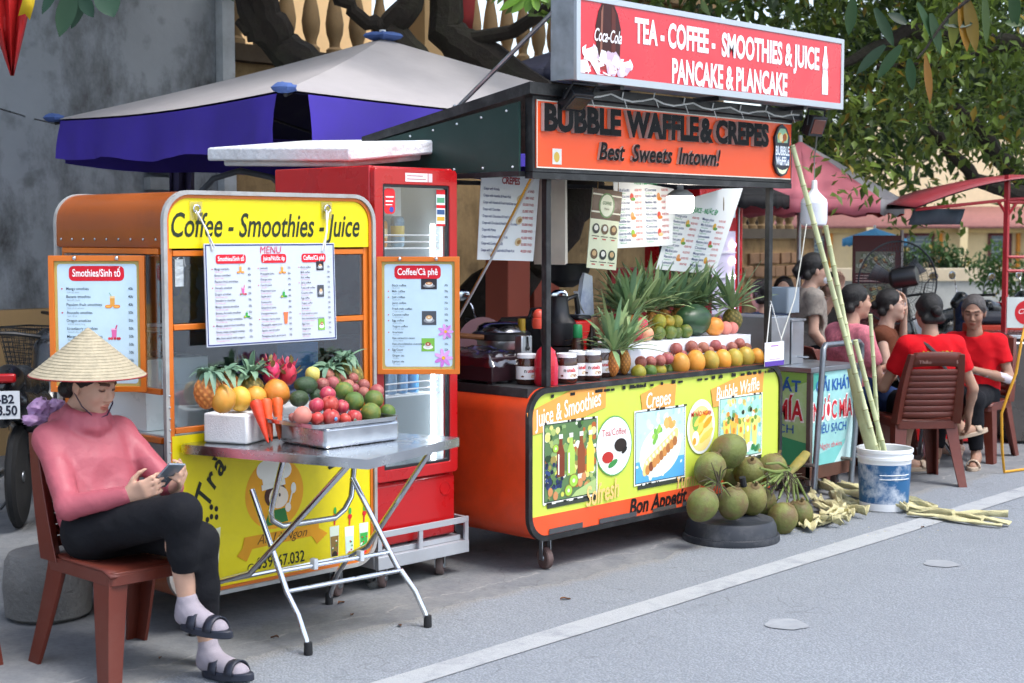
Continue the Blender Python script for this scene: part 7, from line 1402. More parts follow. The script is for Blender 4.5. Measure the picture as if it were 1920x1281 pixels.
# ================================================================= BUCKET WITH SUGARCANE
bk = thing('bucket', 'white and blue paint bucket with worn label holding sugarcane', 'bucket', (2.66,-.30,0)); bc = Vector((2.66,-.30,0)); k = 1.0
bl2 = M('worn_blue_label','#1f5a8a',r=.45,var=.12,sc_=6,dirt=.95,dcol=C('#dfe4ea'),dsc=7)
B().lathe([(.135,.0),(.142,.006),(.146,.05)], bc, 32).build('base', whitep, bk); B().lathe([(.146,.05),(.157,.285)], bc, 32, cap=False).build('label', bl2, bk)
b = B(); b.lathe([(.157,.285),(.158,.31),(.169,.312),(.169,.33),(.163,.332),(.163,.352),(.169,.354),(.169,.372),(.163,.375),(.158,.37),(.15,.30),(.14,.05),(.002,.045)], bc, 32, cap=False); b.build('rim', whitep, bk)
b = B()
for zz in (.20,.225): b.tube([bc+Vector((.1545*math.cos(a), .1545*math.sin(a), zz)) for a in np.linspace(R_(200),R_(275),10)], .0025, 5)
b.build('label_stripe', whitep, bk); B().tube([bc+Vector((.172*math.cos(a), .172*math.sin(a), .30-.1*math.sin((a-R_(150))/R_(180)*math.pi))) for a in np.linspace(R_(150),R_(330),14)][:0]+[bc+Vector((.17,0,.32)), bc+Vector((.18,.02,.26))], .003, 5).build('handle', galv, bk)
canem = M('sugarcane', '#c2c79c', r=.5, var=.18, sc_=8, dirt=.35, dcol=C('#8a9a5a'), dsc=5, stretch=(1,1,.3))
def cane(label, a, c, r, node=.115, bend=.02):
    a, c = Vector(a), Vector(c); L = (c-a).length; n = max(2, int(L/node)); pts, rr = [], []
    for i in range(n+1):
        t = i/n; p = a.lerp(c,t)+Vector((bend*math.sin(math.pi*t), bend*.5*math.sin(math.pi*t), 0))
        for dt, s_ in ((-.008,1.0),(-.003,1.12),(.003,1.12),(.008,.98)): pts.append(p+(c-a).normalized()*dt); rr.append(r*s_*(1-.1*t))
    t = thing('sugarcane_stalk', label, 'sugarcane', a, 0, 'sugarcane stalks in the bucket'); B().tube(pts, rr, 12).build('stalk', canem, t)
    for i in range(n+1): p = a.lerp(c,i/n)+Vector((bend*math.sin(math.pi*i/n), bend*.5*math.sin(math.pi*i/n), 0)); d = (c-a).normalized(); B().tube([p-d*.002, p+d*.003], r*1.16*(1-.1*i/n), 12).build('node_ring', M('cane_node','#9a9a6a',r=.6,var=.2), t)
bt = lambda dx, dy, z=.06: bc+Vector((dx,dy,z))
cane('tallest sugarcane stalk leaning against the orange sign', bt(.03,-.02), at(1486,275,n=-.06), .0165); cane('sugarcane stalk ending behind the unlit bulb', bt(.0,.03), at(1548,425,n=-.02), .0165); cane('short sugarcane stalk at the right of the bucket', bt(.06,.05), at(1632,592,n=-.25), .013); cane('sugarcane stalk between the tall ones in the bucket', bt(.07,-.05), at(1604,640,n=-.18), .016, bend=-.01)
t = thing('sugarcane_stalk', 'broad pale split sugarcane stalk leaning left in the bucket', 'sugarcane', bt(-.04,.0), 0, 'sugarcane stalks in the bucket'); b = B(); a, c = bt(-.04,-.03), at(1592,692,n=-.14); b.tube([a.lerp(c,i/8)+Vector((.012*math.sin(i),0,0)) for i in range(9)], [.03,.033,.034,.036,.034,.034,.032,.03,.022], 10, flat=.35); b.build('stalk', M('pale_cane','#b3b98c',r=.6,var=.2,sc_=10), t)
b = B(); b.tube([bt(.08,.08,.3), bt(.09,.09,.40)], .02, 10); tag(b.build('knife_handle', rubber), 'dark knife handle sticking out of the bucket', 'knife')
# ================================================================= BAGASSE ON THE ROAD
bg_ = thing('bagasse_pile', 'flattened pale pressed sugarcane strips lying by the bucket', 'cane waste', at(1600,980,z=0)); bgm = M('pressed_cane','#cfc79a',r=.8,var=.2,sc_=12,bump=.7,bsc=90,stretch=(1,1,1),dirt=.4,dcol=C('#9a8f5a'),dsc=9)
def strip(a, c, w_, h=.03, k=9, curl=.02):
    a, c = Vector(a), Vector(c); d = (c-a).normalized(); sd_ = d.cross(UP).normalized(); b = B(); rows = []
    for i in range(k):
        t = i/(k-1); p = a.lerp(c,t)+sd_*.03*math.sin(t*5+a.x*9); ww = w_*(.6+.4*math.sin(math.pi*min(1,t*1.2+.1)))*random.uniform(.8,1.1); z = h*(.4+.6*abs(math.sin(t*4+a.y*7)))
        rows.append([p+sd_*(ww*(j/4-.5))+UP*(.008+z*(.6+.4*math.sin(j*1.7+i))) for j in range(5)])
    b.grid(rows); b.build('strip', bgm, bg_, solid=.006, ang=70)
gg = lambda px, py: at(px, py, z=0)
for (x0,y0,x1,y1,w_,h) in ((1545,922,1700,965,.06,.09),(1580,920,1760,965,.07,.06),(1640,945,1885,990,.09,.035),(1640,960,1890,975,.06,.05),(1600,930,1840,985,.08,.045),(1560,935,1640,960,.05,.07),(1530,960,1610,950,.09,.05),(1520,985,1600,960,.10,.04),(1515,1000,1570,975,.09,.05),(1530,950,1600,985,.07,.06),(1550,940,1620,975,.06,.08),(1700,970,1880,990,.06,.03),(1660,950,1780,975,.05,.05),(1505,995,1545,985,.06,.03)):
    strip(gg(x0,y0), gg(x1,y1), w_, h)
for i in range(9): a = gg(random.uniform(1530,1600), random.uniform(945,990)); strip(a, a+Vector((random.uniform(-.12,.12), random.uniform(-.12,.12), .03)), random.uniform(.03,.06), .05, 5)
b = B()
for i in range(60): p = gg(random.uniform(1490,1800), random.uniform(975,1020)); s_ = random.uniform(.004,.012); b.add([p+Vector((random.uniform(-s_,s_), random.uniform(-s_,s_), .003+random.uniform(0,.004))) for _ in range(3)], [(0,1,2)])
tag(b.build('cane_crumbs', bgm, smooth=False), 'tiny pale cane crumbs scattered on the road', 'crumbs', kind='stuff')
# ================================================================= COCONUTS ON THE BASIN
ba_ = thing('basin', 'upturned black plastic basin under the coconuts', 'basin', (1.29,-.16,0)); B().lathe([(.262,0),(.265,.008),(.262,.03),(.25,.034),(.243,.085),(.228,.112),(.19,.118),(.17,.112),(.14,.122),(.003,.125)], (1.29,-.16,0), 48).build('shell', M('dusty_black_plastic','#2a2e36',r=.55,var=.12,dirt=.4,dcol=(.2,.2,.2),dsc=5), ba_)
B().tube([Vector((1.29+.256*math.cos(a), -.16+.256*math.sin(a), .032)) for a in np.linspace(0,2*math.pi,49)], .005, 6).build('rim_bead', M('dusty_black_plastic'), ba_)
coc = M('green_coconut','#6d7238',r=.62,var=.25,sc_=14,dirt=.8,dcol=C('#6b5136'),dsc=9,dlo=.44,dhi=.62,bump=.4,bsc=60,ovar=.25,hvar=.02)
def coconut(label, px, py, rpx, n_, rot, zmin=None):
    p = at(px, py, n=n_); r = rpx*dep(p)/FPX*1.03; R = Matrix.Rotation(rot[0],3,'X')@Matrix.Rotation(rot[1],3,'Y'); ph = random.uniform(0,6)
    t = thing('coconut', label, 'coconut', p, 0, 'green coconuts'); b = B(); b.ell(p, (r*.97,r*.97,r*1.08), 26, 20, R, fn=lambda d: 1+.035*math.cos(3*math.atan2(d.y,d.x)+ph)*(1-d.z**2)+.06*max(0,-d.z)**8-.03*max(0,d.z)**6); b.build('husk', coc, t)
    tp = p+R@Vector((0,0,r*1.02)); b = B(); b.ell(tp, (r*.3,r*.3,r*.08), 12, 6, R); b.tube([tp, tp+R@Vector((.005,0,.03))], .009, 6); b.build('calyx', M('dry_calyx','#6b5a3a',r=.9,var=.3), t)
for l, px, py, r, n_, rot in (('topmost green coconut of the heap',1367,845,33,-.10,(.2,1.3)),('coconut at the upper left of the heap',1331,879,30,-.10,(.3,.4)),('coconut below the topmost one at right',1405,886,29,-.12,(.5,-.4)),('leftmost coconut on the basin',1317,946,30,-.22,(.4,.3)),('front middle coconut on the basin',1374,943,29,-.27,(.3,0)),('brown-patched coconut right of the front middle one',1409,935,30,-.22,(.5,-.3)),('coconut half hidden behind the brown-patched one',1430,942,26,-.12,(.4,-.6)),('coconut at the back of the heap by the stall panel',1448,880,28,-.07,(.2,.4)),('coconut lying on the road beside the basin',1467,972,29,-.27,(.5,.2)),('rightmost coconut on the road by the pale cane strips',1498,965,28,-.22,(.4,-.3)),('dark coconut at the centre of the heap',1372,893,26,.0,(.2,.2))):
    coconut(l, px, py, r, n_, rot)
sk_ = thing('coconut_stalk', 'green branching coconut stalk with dry twigs over the right of the heap', 'stalk', at(1480,930,n=-.22)); grs = M('green_stalk','#6d7f3e',r=.6,var=.2,sc_=9,dirt=.4,dcol=C('#5a4a30')); dry = M('dry_twig','#4a4032',r=.85,var=.25)
root_ = at(1484,882,n=-.2); b = B(); b.tube([at(1512,850,n=-.2), at(1500,865,n=-.2), root_, at(1478,890,n=-.2)], [.028,.034,.028,.02], 10, flat=.7); b.build('cut_stem', M('cut_stem','#8a7a3a',r=.7,var=.3,sc_=14,dirt=.5,dcol=C('#4a6a30')), sk_)
for i, (x1,y1) in enumerate(((1425,878),(1412,905),(1430,915),(1400,920),(1445,925),(1460,935),(1490,940),(1500,950),(1440,895),(1420,930),(1475,950),(1515,940),(1450,905),(1435,870))):
    e = at(x1,y1,n=-.26+.01*(i%5)); m_ = root_.lerp(e,.5)+UP*random.uniform(-.02,.03); B().tube([root_, root_.lerp(m_,.6), m_, e], [.011,.009,.008,.006], 7).build('strand', grs, sk_)
for i in range(26):
    a = root_.lerp(at(random.uniform(1400,1500), random.uniform(890,930), n=-.27), random.random()); d = Vector((random.uniform(-1,1), random.uniform(-.6,.2), random.uniform(-.9,.3))); L_ = random.uniform(.08,.2); B().tube([a, a+d*L_*.5+UP*random.uniform(-.02,.02), a+d*L_+UP*random.uniform(-.05,.02)], [.004,.003,.002], 5).build('twig', dry, sk_)
sk2 = thing('coconut_stalk', 'dry twiggy coconut stalk in the middle of the heap', 'stalk', at(1345,910,n=-.25)); r2 = at(1348,908,n=-.24)
for i in range(22):
    a_ = random.uniform(1.2,5.6); L_ = random.uniform(.1,.22); d = Vector((math.cos(a_)*.8*RGT.x, math.cos(a_)*.8*RGT.y-.25, math.sin(a_)*.5+.15)); B().tube([r2, r2+d*L_*.5+UP*random.uniform(0,.03), r2+d*L_], [.007,.004,.002], 5).build('twig', dry if i % 3 else grs, sk2)
B().tube([at(1395,912,n=-.24), at(1392,895,n=-.24)], .018, 9).build('black_tip', rubber, sk2)
# ================================================================= PLASTIC CHAIRS
chm = M('red_brown_plastic','#602619',r=.42,var=.08,sc_=4,dirt=.2,dcol=(.2,.1,.08),bump=.06,bsc=200)
def make_chair(label, loc, rz, group):
    t = thing('plastic_chair', label, 'chair', loc, rz, group); zs = .43; w2 = .205
    b = B(); rows = []
    for j in range(9):
        y = -.19+.40*j/8; rows.append([Vector((x*(1-.06*(j < 2)), y, zs-.018*math.exp(-((y-.0)/.14)**2)*(1-(x/w2)**2)-.02*max(0,(y-.16)/.05)**2)) for x in np.linspace(-w2,w2,11)])
    b.grid(rows); b.build('seat', chm, t, solid=.012, local=True)
    b = B(); b.ring(rrect(-w2,w2,-.2,.21,.03,3), rrect(-w2+.014,w2-.014,-.186,.196,.02,3), (0,0,zs-.055), (1,0,0), (0,1,0), (0,0,.05)); b.build('seat_skirt', chm, t, local=True, bevel=.003)
    for sx in (-1, 1):
        for front in (1, 0):
            y0, y1 = (.195,.23) if front else (-.185,-.285); x0, x1 = sx*(w2-.004), sx*(w2+.03); b = B(); d = 1 if front else -1
            n = 6; A = []
            for i in range(n): f = i/(n-1); x, y, z = x0+(x1-x0)*f, y0+(y1-y0)*f**1.2, (zs-.012)*(1-f); ww = .098*(1-f)+.066*f; A.append([Vector((x,y,z)), Vector((x,y-d*ww,z)), Vector((x-sx*.013,y-d*ww,z)), Vector((x-sx*.013,y-d*.013,z)), Vector((x-sx*ww*.8,y-d*.013,z)), Vector((x-sx*ww*.8,y,z))])
            b.grid(A, closed=True); b.f += [[len(b.v)-6+k for k in range(6)]]; b.m.append(0); b.c.append(None); b.build('leg', chm, t, local=True)
    back = lambda f: (-.175-.13*f-.02*f*f, zs-.02+.47*f)
    for sx in (-1, 1):
        b = B(); A = []
        for i in range(9): f = i/8; y, z = back(f); x = sx*(w2+.005-.035*f*f); ww = .055*(1-f)+.026*f; A.append([Vector((x,y-ww,z)), Vector((x,y+ww,z)), Vector((x-sx*.045,y+.015,z)), Vector((x-sx*.045,y-.012,z))])
        b.grid(A, closed=True); b.f += [[len(b.v)-4+k for k in range(4)]]; b.m.append(0); b.c.append(None); b.build('back_stile', chm, t, local=True, bevel=.004)
    def slat(f0, f1, name):
        b = B(); rows = []
        for f in np.linspace(f0, f1, 3): y, z = back(f); rows.append([Vector((x, y-.035*(1-(x/w2)**2)+.004, z+(.018*(1-(x/w2)**2) if f1 > .98 else 0))) for x in np.linspace(-(w2-.02-.035*f*f), w2-.02-.035*f*f, 11)])
        b.grid(rows); b.build(name, chm, t, solid=.01, local=True)
    slat(.80, 1.0, 'top_rail')
    for i in range(8): slat(.09+.088*i, .171+.088*i, 'back_slat')
    return t
GC = 'red-brown plastic chairs'
HW = R_(-90)
ch0 = make_chair('red-brown plastic chair the woman in the conical hat sits on', (-2.28,.10,0), HW-R_(90), GC); ch0.scale = (1.03,1.14,1.0)
def chair2(label, loc, heading): return dup(ch0, loc, heading-R_(90), label)
chair2('red-brown plastic chair cut off at the left picture edge', cw(-2.31,5.6), R_(-82))
chair2('red-brown plastic chair of the woman seen from behind, number on its back', cw(2.71,9.98), R_(49))
chair2('plastic chair under the woman in the pink blouse', cw(2.33,10.3), R_(-25))
chair2('plastic chair under the elderly woman in red', cw(3.42,11.0), R_(188)); chair2('plastic chair under the girl with glasses', cw(2.85,11.4), R_(-62))
chair2('empty plastic chair behind the girl, left of the elderly woman', cw(3.15,12.9), R_(200)); chair2('empty plastic chair at the far right behind the orange crate', cw(4.5,13.5), R_(190)); chair2('plastic chair of the man in the dark blue shirt', cw(2.05,12.25), R_(60)); chair2('plastic chair facing the man in the dark blue shirt', cw(2.35,13.0), R_(205)); chair2('plastic chair of the person in the grey shirt', cw(2.8,13.3), R_(225))
b = B()
yb, zb = -.175-.13*.9-.02*.8-.05, .43-.02+.47*.88; 
pr = Pr((0,yb-.006,zb), (1,0,0), (0,-.27,.96)); pr.text('Thảo', -.13, 0, .022, '#b08a80', w=.08); pr.text('5', .11, 0, .022, '#b08a80'); o = pr.build('number_mark', PRINT, None, smooth=False, local=True); o.parent = [q_ for q_ in bpy.data.objects if q_.get('label','').startswith('red-brown plastic chair of the woman')][0]
# ================================================================= WOMAN IN THE CONICAL HAT
rose = M('rose_hoodie','#a8545f',r=.5,var=.06,sc_=9,bump=.55,bsc=13,spec=.4); blk = M('black_trousers','#121318',r=.85,var=.2,sc_=11,bump=.6,bsc=18,spec=.25); navyl = M('navy_leather','#1d2230',r=.5,var=.15)
J = dict(pelvis=(0,-.12,.545), chest=(0,-.21,.765), neck=(0,-.25,.925), head=(-.015,-.205,1.075), shR=(.146,-.255,.865), shL=(-.15,-.235,.865), elR=(.195,-.03,.635), elL=(-.225,.0,.67), wrR=(.065,.175,.69), wrL=(-.115,.20,.70),
         hipR=(.085,-.06,.525), hipL=(-.085,-.06,.525), knR=(.0,.42,.645), knL=(-.10,.38,.52), anR=(-.05,.375,.285), anL=(-.15,.36,.085), ftR=(-.075,.535,.225), ftL=(-.175,.52,.04), hemR=.56, hemL=.72, calf=(0,-.02,0), straps2=True,
         hdR=((-.25,1,.35),(-.9,-.1,.3),.75), hdL=((.15,1,.55),(.75,-.3,.5),.7))
def hood(t, J):
    nk = np.array(J['neck']); 
    for i in range(12):
        a = 2*math.pi*i/12; a2 = 2*math.pi*(i+1)/12; P1 = lambda a_, r_, z_: nk+np.array((r_*math.cos(a_), r_*1.05*math.sin(a_)+.015, z_+.018*math.sin(a_)*-1))
        t.cone(P1(a,.072,.0), P1(a2,.072,.0), .026, .026, .02); t.cone(P1(a,.068,.032), P1(a2,.068,.032), .02, .02, .02)
    t.ell(nk+np.array((0,-.09,-.015)), (.10,.05,.065), .03); t.cone(nk+np.array((-.085,-.06,.005)), nk+np.array((.0,.085,-.035)), .03, .024, .02); t.cone(nk+np.array((.085,-.06,.005)), nk+np.array((.0,.085,-.035)), .03, .024, .02)
    t.cut(nk+np.array((0,.02,.06)), (.052,.056,.05), .008)
wm = person('woman in rose hoodie and conical hat sitting cross-legged, looking at her phone', (-2.30,.11,0), HW, J, skin=(.52,.31,.22), shirt=rose, sleeve='long', pants=blk, hair='short', head_yaw=.32, head_pitch=-.34, res=.0075, shoes=navyl, slim=.9, wr=.0022, extra=hood, hres=.0036)
sock = fabric('pale_socks','#9c949c')
for sd_ in 'RL':
    an, ft = np.array(J['an'+sd_]), np.array(J['ft'+sd_]); kn = np.array(J['kn'+sd_]); s = SDF(); s.cone(an+(kn-an)*.10, an, .037, .036, .02); s.cone(an+np.array((0,-.022,-.035)), ft, .037, .03, .03); s.cone(an, ft, .033, .027, .03); s.cut(an+(kn-an)*.24, (.055,.055,.035), .004); s.half(ft+(ft-an)/np.linalg.norm(ft-an)*.03, ft-an) if False else None
    v_, f_ = s.mesh(.007, wr=.002, wf=60); meshob('sock', v_, f_, sock, wm, None, True)
# hair under the hat, at the nape
straw = M('straw_hat','#b3a88e',r=.6,var=.16,sc_=40,bump=.35,bsc=120,transl=.12,stretch=(1,1,.4)); hc = np.array((-.01,-.225,1.105)); ht = bpy.data.objects.new('hat', None); ht.empty_display_size = .05
b = B(); prof_ = []; n = 18
for i in range(n):
    f0, f1 = i/n, (i+1)/n; prof_ += [(.222*f0+.001, .185*(1-f0)), (.222*f1-.001+.003, .185*(1-f1)+.0015)]
b.lathe(prof_, (0,0,0), 56, cap=False); b.lathe([(r_-.004, z-.004) for r_, z in prof_[::4]]+[(.218,-.001)], (0,0,0), 40, cap=False)
link(ht, wm, True); ht.location = Vector(hc); ht.rotation_euler = (-.03,.0,.0)
b.build('cone', straw, ht, local=True, ang=20); B().tube([(.2225*math.cos(a), .2225*math.sin(a), 0) for a in np.linspace(0,2*math.pi,57)], .003, 6).build('rim', M('red_rim','#8a2a2a',r=.6), ht, local=True)
b = B(); hp = np.array(J['head'])
def strapp(sx): return [Vector(p) for p in (hp+np.array((sx*.1,-.02,.04)), hp+np.array((sx*.082,.005,-.03)), hp+np.array((sx*.066,.035,-.085)), hp+np.array((sx*.03,.055,-.125)), hp+np.array((0,.06,-.13)))]
for sx in (-1,1): b.tube(strapp(sx), .0035, 6, flat=.5)
b.build('chin_strap', M('dark_purple_ribbon','#2a1d3a',r=.7), wm, local=True)
s = SDF(); s.cone(hp+np.array((0,-.085,0)), hp+np.array((0,-.105,-.12)), .045, .03, .03); v_, f_ = s.mesh(.006, wr=.002, wf=120); meshob('hair_tail', v_, f_, HAIRM, wm, None, True)
ph = thing('smartphone', 'dark smartphone held by the woman in the conical hat', 'phone', (0,0,0)); Wm = wmat(wm); pc = Vector((-.03,.285,.765)); ay_ = Vector((-.10,.72,.60)).normalized(); ax_ = Vector((1,.0,.12)); ax_ = (ax_-ay_*ax_.dot(ay_)).normalized(); az_ = ax_.cross(ay_); R3 = Wm.to_3x3()
pcw = Wm@pc; ph.location = pcw; Rm = Matrix((R3@ax_, R3@ay_, R3@az_)).transposed(); b = B(); b.obox(pcw, (.072,.15,.009), Rm); b.build('case', M('silver_phone','#9aa4b0',r=.25,metal=.6,var=.05), ph, bevel=.004, seg=3); B().obox(pcw+Rm@Vector((0,0,.0052)), (.066,.142,.001), Rm).build('screen', M('phone_glass','#0c0d10',r=.08), ph)
# bag on the chair back
s = SDF(); p0 = at(85,775,dep=6.15); 
for i in range(9): s.ell(p0+Vector((random.uniform(-.07,.07), random.uniform(-.05,.05), random.uniform(-.04,.04))), (.035,.03,.022), .02)
v_, f_ = s.mesh(.007, wr=.012, wf=80); tag(meshob('plastic_bag', v_, f_, M('lilac_bag','#c9a4d0',r=.3,var=.2,transl=.35)), 'crumpled lilac plastic bag behind the woman on her chair', 'bag')
# ================================================================= PEOPLE AROUND THE TABLES
vred = fabric('bright_red_tshirt','#c8101c',var=.06); pinkb = M('pink_dotted_blouse','#c9727f',r=.8,var=.25,sc_=45,bump=.15,bsc=300); brn = fabric('brown_top','#5f3524'); beige = M('beige_printed_shirt','#8d857c',r=.85,var=.12,sc_=35,dirt=.7,dcol=C('#5a5450'),dsc=30); nvy = fabric('dark_blue_shirt','#222c42'); gry = fabric('grey_shirt','#4a4744'); dkp = fabric('dark_trousers','#14151a'); denim = fabric('blue_denim_shorts','#26365e'); sand = M('beige_sandal','#b39f8a',r=.6,var=.1)
KR = 'people at the tables on the right'
def put(label, x, Y, hd_, J, **kw): return person(label, cw(x, Y), R_(hd_), J, group=KR, res=.012, **kw)
rw = put('woman in red shirt seen from behind on a plastic chair', 2.79, 10.0, 50, seated(.44, elR=(.30,-.06,.62), wrR=(.34,.10,.44), elL=(-.27,.08,.62), wrL=(-.12,.33,.74), lean=-.04, knees=((.24,.38,.50),(-.10,.42,.47)), ankles=((.42,.42,.30),(-.08,.40,.085)), hdR=((.1,.25,-1),(-1,0,0),.3), ftR=(.56,.44,.27)), skin=(.40,.235,.16), shirt=vred, pants=dkp, shorts=True, hair='bun', head_yaw=.1, shoes=sand)
pr = Pr((.0,-.175,.845), (1,0,0), (0,-.12,.99)); pr.text('I', -.10, 0, .04, '#e8c02a', bold=.03); pr.disc(-.065, .02, .02, .018, '#e8c02a', 1); pr.disc(-.065, .02, .015, .013, '#c8101c', 2); pr.text('VN', .03, 0, .04, '#e8c02a', w=.07, bold=.03); pr.text('HÀ NỘI', -.11, -.055, .035, '#e8c02a', w=.17, bold=.02); o = pr.build('shirt_print', PRINT, None, smooth=False, local=True); o.parent = rw
B().tube([(-.12,.05,.96),(-.09,-.10,.965),(-.02,-.175,.88),(.10,-.185,.70)], .016, 6, flat=.4).build('bag_strap', rubber, rw, local=True)
ow = put('elderly woman in red star shirt with white sleeve, sitting at the far right', 3.40, 10.95, 192, seated(.39, elR=(.25,.02,.60), wrR=(.05,.30,.68), elL=(-.27,.02,.60), wrL=(-.03,.34,.70), knees=((.11,.40,.46),(-.12,.42,.48)), ankles=((.16,.36,.085),(-.14,.42,.085))), skin=(.33,.185,.125), shirt=vred, pants=dkp, hair='bun', hairm=GREYHAIR, head_yaw=.15, head_pitch=-.3, shoes=sand, old=True)
pr = Pr((0,.128,.66), (-1,0,0), (0,.1,1)); pr.poly([(.05*(1 if i % 2 == 0 else .4)*math.sin(i*math.pi/5), .05*(1 if i % 2 == 0 else .4)*math.cos(i*math.pi/5)) for i in range(10)], '#e8c81e', 1); o = pr.build('shirt_star', PRINT, None, smooth=False, local=True); o.parent = ow
s = SDF(); s.cone((-.268,.03,.603), (-.07,.28,.68), .036, .027, .01); v_, f_ = s.mesh(.01, wr=.003); meshob('sleeve_cover', v_, f_, fabric('white_sleeve','#c9bfc4'), ow, None, True)
gw = put('girl with glasses and brown top looking to the right', 2.85, 11.35, -66, seated(.42, elR=(.22,.05,.58), wrR=(.10,.30,.66), elL=(-.24,.1,.62), wrL=(-.10,.12,1.09), hdL=((.2,-.1,1),(.5,-.5,0),.5)), skin=(.56,.36,.27), shirt=brn, sleeve='none', pants=dkp, hair='bun', head_yaw=.15, head_pitch=.05)
hp = np.array((0,.035,.42+.70)); b = B()
for sx in (-1,1):
    b.tube([Vector(hp+rotz(.15)@np.array((sx*.032+.022*math.cos(a), .10, .004+.02*math.sin(a)))) for a in np.linspace(0,2*math.pi,15)], .0016, 5); b.tube([Vector(hp+rotz(.15)@np.array((sx*.054,.1,.008))), Vector(hp+rotz(.15)@np.array((sx*.076,.0,.0)))], .0016, 5)
b.build('glasses', chrome, gw, local=True); B().tube([(-.12,.02,.92),(-.02,.115,.81),(.08,.13,.68)], .017, 6, flat=.4).build('bag_strap', rubber, gw, local=True)
pw = put('woman in pink dotted blouse and blue shorts sitting behind the sugarcane', 2.36, 10.35, -22, seated(.49, elR=(.24,.08,.62), wrR=(.06,.36,.70), elL=(-.22,.10,.62), wrL=(-.04,.38,.72), knees=((.15,.40,.45),(-.10,.42,.46)), ankles=((.16,.34,.085),(-.08,.36,.085))), skin=(.47,.28,.20), shirt=pinkb, pants=denim, shorts=True, hair='short', head_yaw=-.2, shoes=sand)
def standing(h=1.5, **kw):
    k = h/1.6; J = dict(pelvis=(0,0,.86*k), chest=(0,-.01,1.12*k), neck=(0,-.015,1.315*k), head=(0,.035,1.48*k), shR=(.16,-.01,1.265*k), shL=(-.16,-.01,1.265*k), elR=(.2,-.02,1.0*k), elL=(-.2,-.02,1.0*k), wrR=(.16,.12,.82*k), wrL=(-.16,.12,.82*k), hipR=(.085,0,.84*k), hipL=(-.085,0,.84*k), knR=(.09,.02,.46*k), knL=(-.09,.02,.46*k), anR=(.09,-.01,.08), anL=(-.09,-.01,.08)); J.update(kw); return J
sw = put('standing woman with ponytail, face mask and beige printed shirt', 2.20, 11.0, -44, standing(1.51, elL=(-.2,.12,1.02), wrL=(-.08,.22,1.22), hdL=((.2,.3,1),(.5,-.6,0),.4)), skin=(.50,.31,.23), shirt=beige, pants=dkp, hair='ponytail', shoes=sand, head_pitch=-.05)
s = SDF(); hp = np.array((0,.035,1.48*1.51/1.6)); s.ell(hp+np.array((0,.055,-.065)), (.056,.052,.05), .02); s.cut(hp+np.array((0,.02,-.06)), (.05,.06,.075), .006); v_, f_ = s.mesh(.006); meshob('face_mask', v_, f_, fabric('pale_mask','#cfd2d8'), sw, None, True); B().tube([(.13,.02,1.22),(.05,-.1,1.2),(-.05,-.115,1.1)], .014, 6, flat=.4).build('bag_strap', rubber, sw, local=True)
put('man in dark blue shirt seen from behind beside the stall post', 2.05, 12.2, 62, seated(.47), skin=(.36,.21,.15), shirt=nvy, pants=dkp, hair='cropped'); put('person with black hair and dark shirt facing the man in blue', 2.36, 12.95, 210, seated(.47), skin=(.42,.26,.19), shirt=gry, pants=dkp, hair='short'); put('person in grey shirt leaning on a hand behind the standing woman', 2.82, 13.25, 222, seated(.50, elR=(.24,.1,.72), wrR=(.10,.22,.98), hdR=((-.2,-.1,1),(-.5,-.5,0),.5)), skin=(.42,.26,.19), shirt=gry, pants=dkp, hair='short')
# round steel tables
def rtable(label, x, Y, r, zt):
    t = thing('round_table', label, 'table', cw(x,Y)); o = cw(x,Y); B().lathe([(.01,zt-.006),(r-.01,zt-.006),(r,zt-.02),(r+.004,zt-.012),(r,zt),(.01,zt)], o, 36).build('table_top', steel, t)
    for k in range(2):
        a = .6+k*math.pi/2; d = Vector((math.cos(a), math.sin(a), 0)); b = B(); b.tube([o+d*r*.6+UP*(zt-.02), o+d*r*.25+UP*zt*.6, o-d*r*.3+UP*zt*.35, o-d*r*.75+UP*.03], .013, 8); b.build('leg', chrome, t); b = B(); b.tube([o-d*r*.6+UP*(zt-.02), o-d*r*.25+UP*zt*.6, o+d*r*.3+UP*zt*.35, o+d*r*.75+UP*.03], .013, 8); b.build('leg', chrome, t)
rtable('round steel table between the two women in red', 2.98, 10.75, .31, .66); rtable('round steel table behind the cane press', 2.3, 12.6, .3, .68)
# table number tray at the elderly woman's hand
b = B(); p = cw(3.15,10.6,.70); b.lathe([(.10,0),(.13,.02),(.135,.022),(.125,.012)], p, 24); tag(b.build('steel_dish', steel), 'steel dish on the round table by the elderly woman', 'dish')
# ================================================================= MOTORBIKES, BICYCLE, FAN, RIGHT CANOPY
mbk = M('black_fairing','#101216',r=.25,var=.1,coat=.4); tyre = M('tyre','#17181a',r=.85,var=.15)
def wheel(parent, c, r, ax, w_=.045, name='wheel', spoke=8):
    Rw = frame(ax); o = B().lathe([(r-.07,-w_*.4),(r-.03,-w_*.5),(r,-w_*.2),(r,w_*.2),(r-.03,w_*.5),(r-.07,w_*.4)], c, 28, Rw).build(name, tyre, parent, local=True)
    b = B(); b.lathe([(r-.085,-.014),(r-.068,-.016),(r-.068,.016),(r-.085,.014)], c, 28, Rw, cap=False); b.lathe([(.03,-.03),(.035,0),(.03,.03)], c, 12, Rw)
    for k in range(spoke): a = 2*math.pi*k/spoke; d = Rw@Vector((math.cos(a), math.sin(a), 0)); b.tube([Vector(c)+d*.03, Vector(c)+d*(r-.075)], .006, 5)
    b.build('rim', galv, o, local=True)
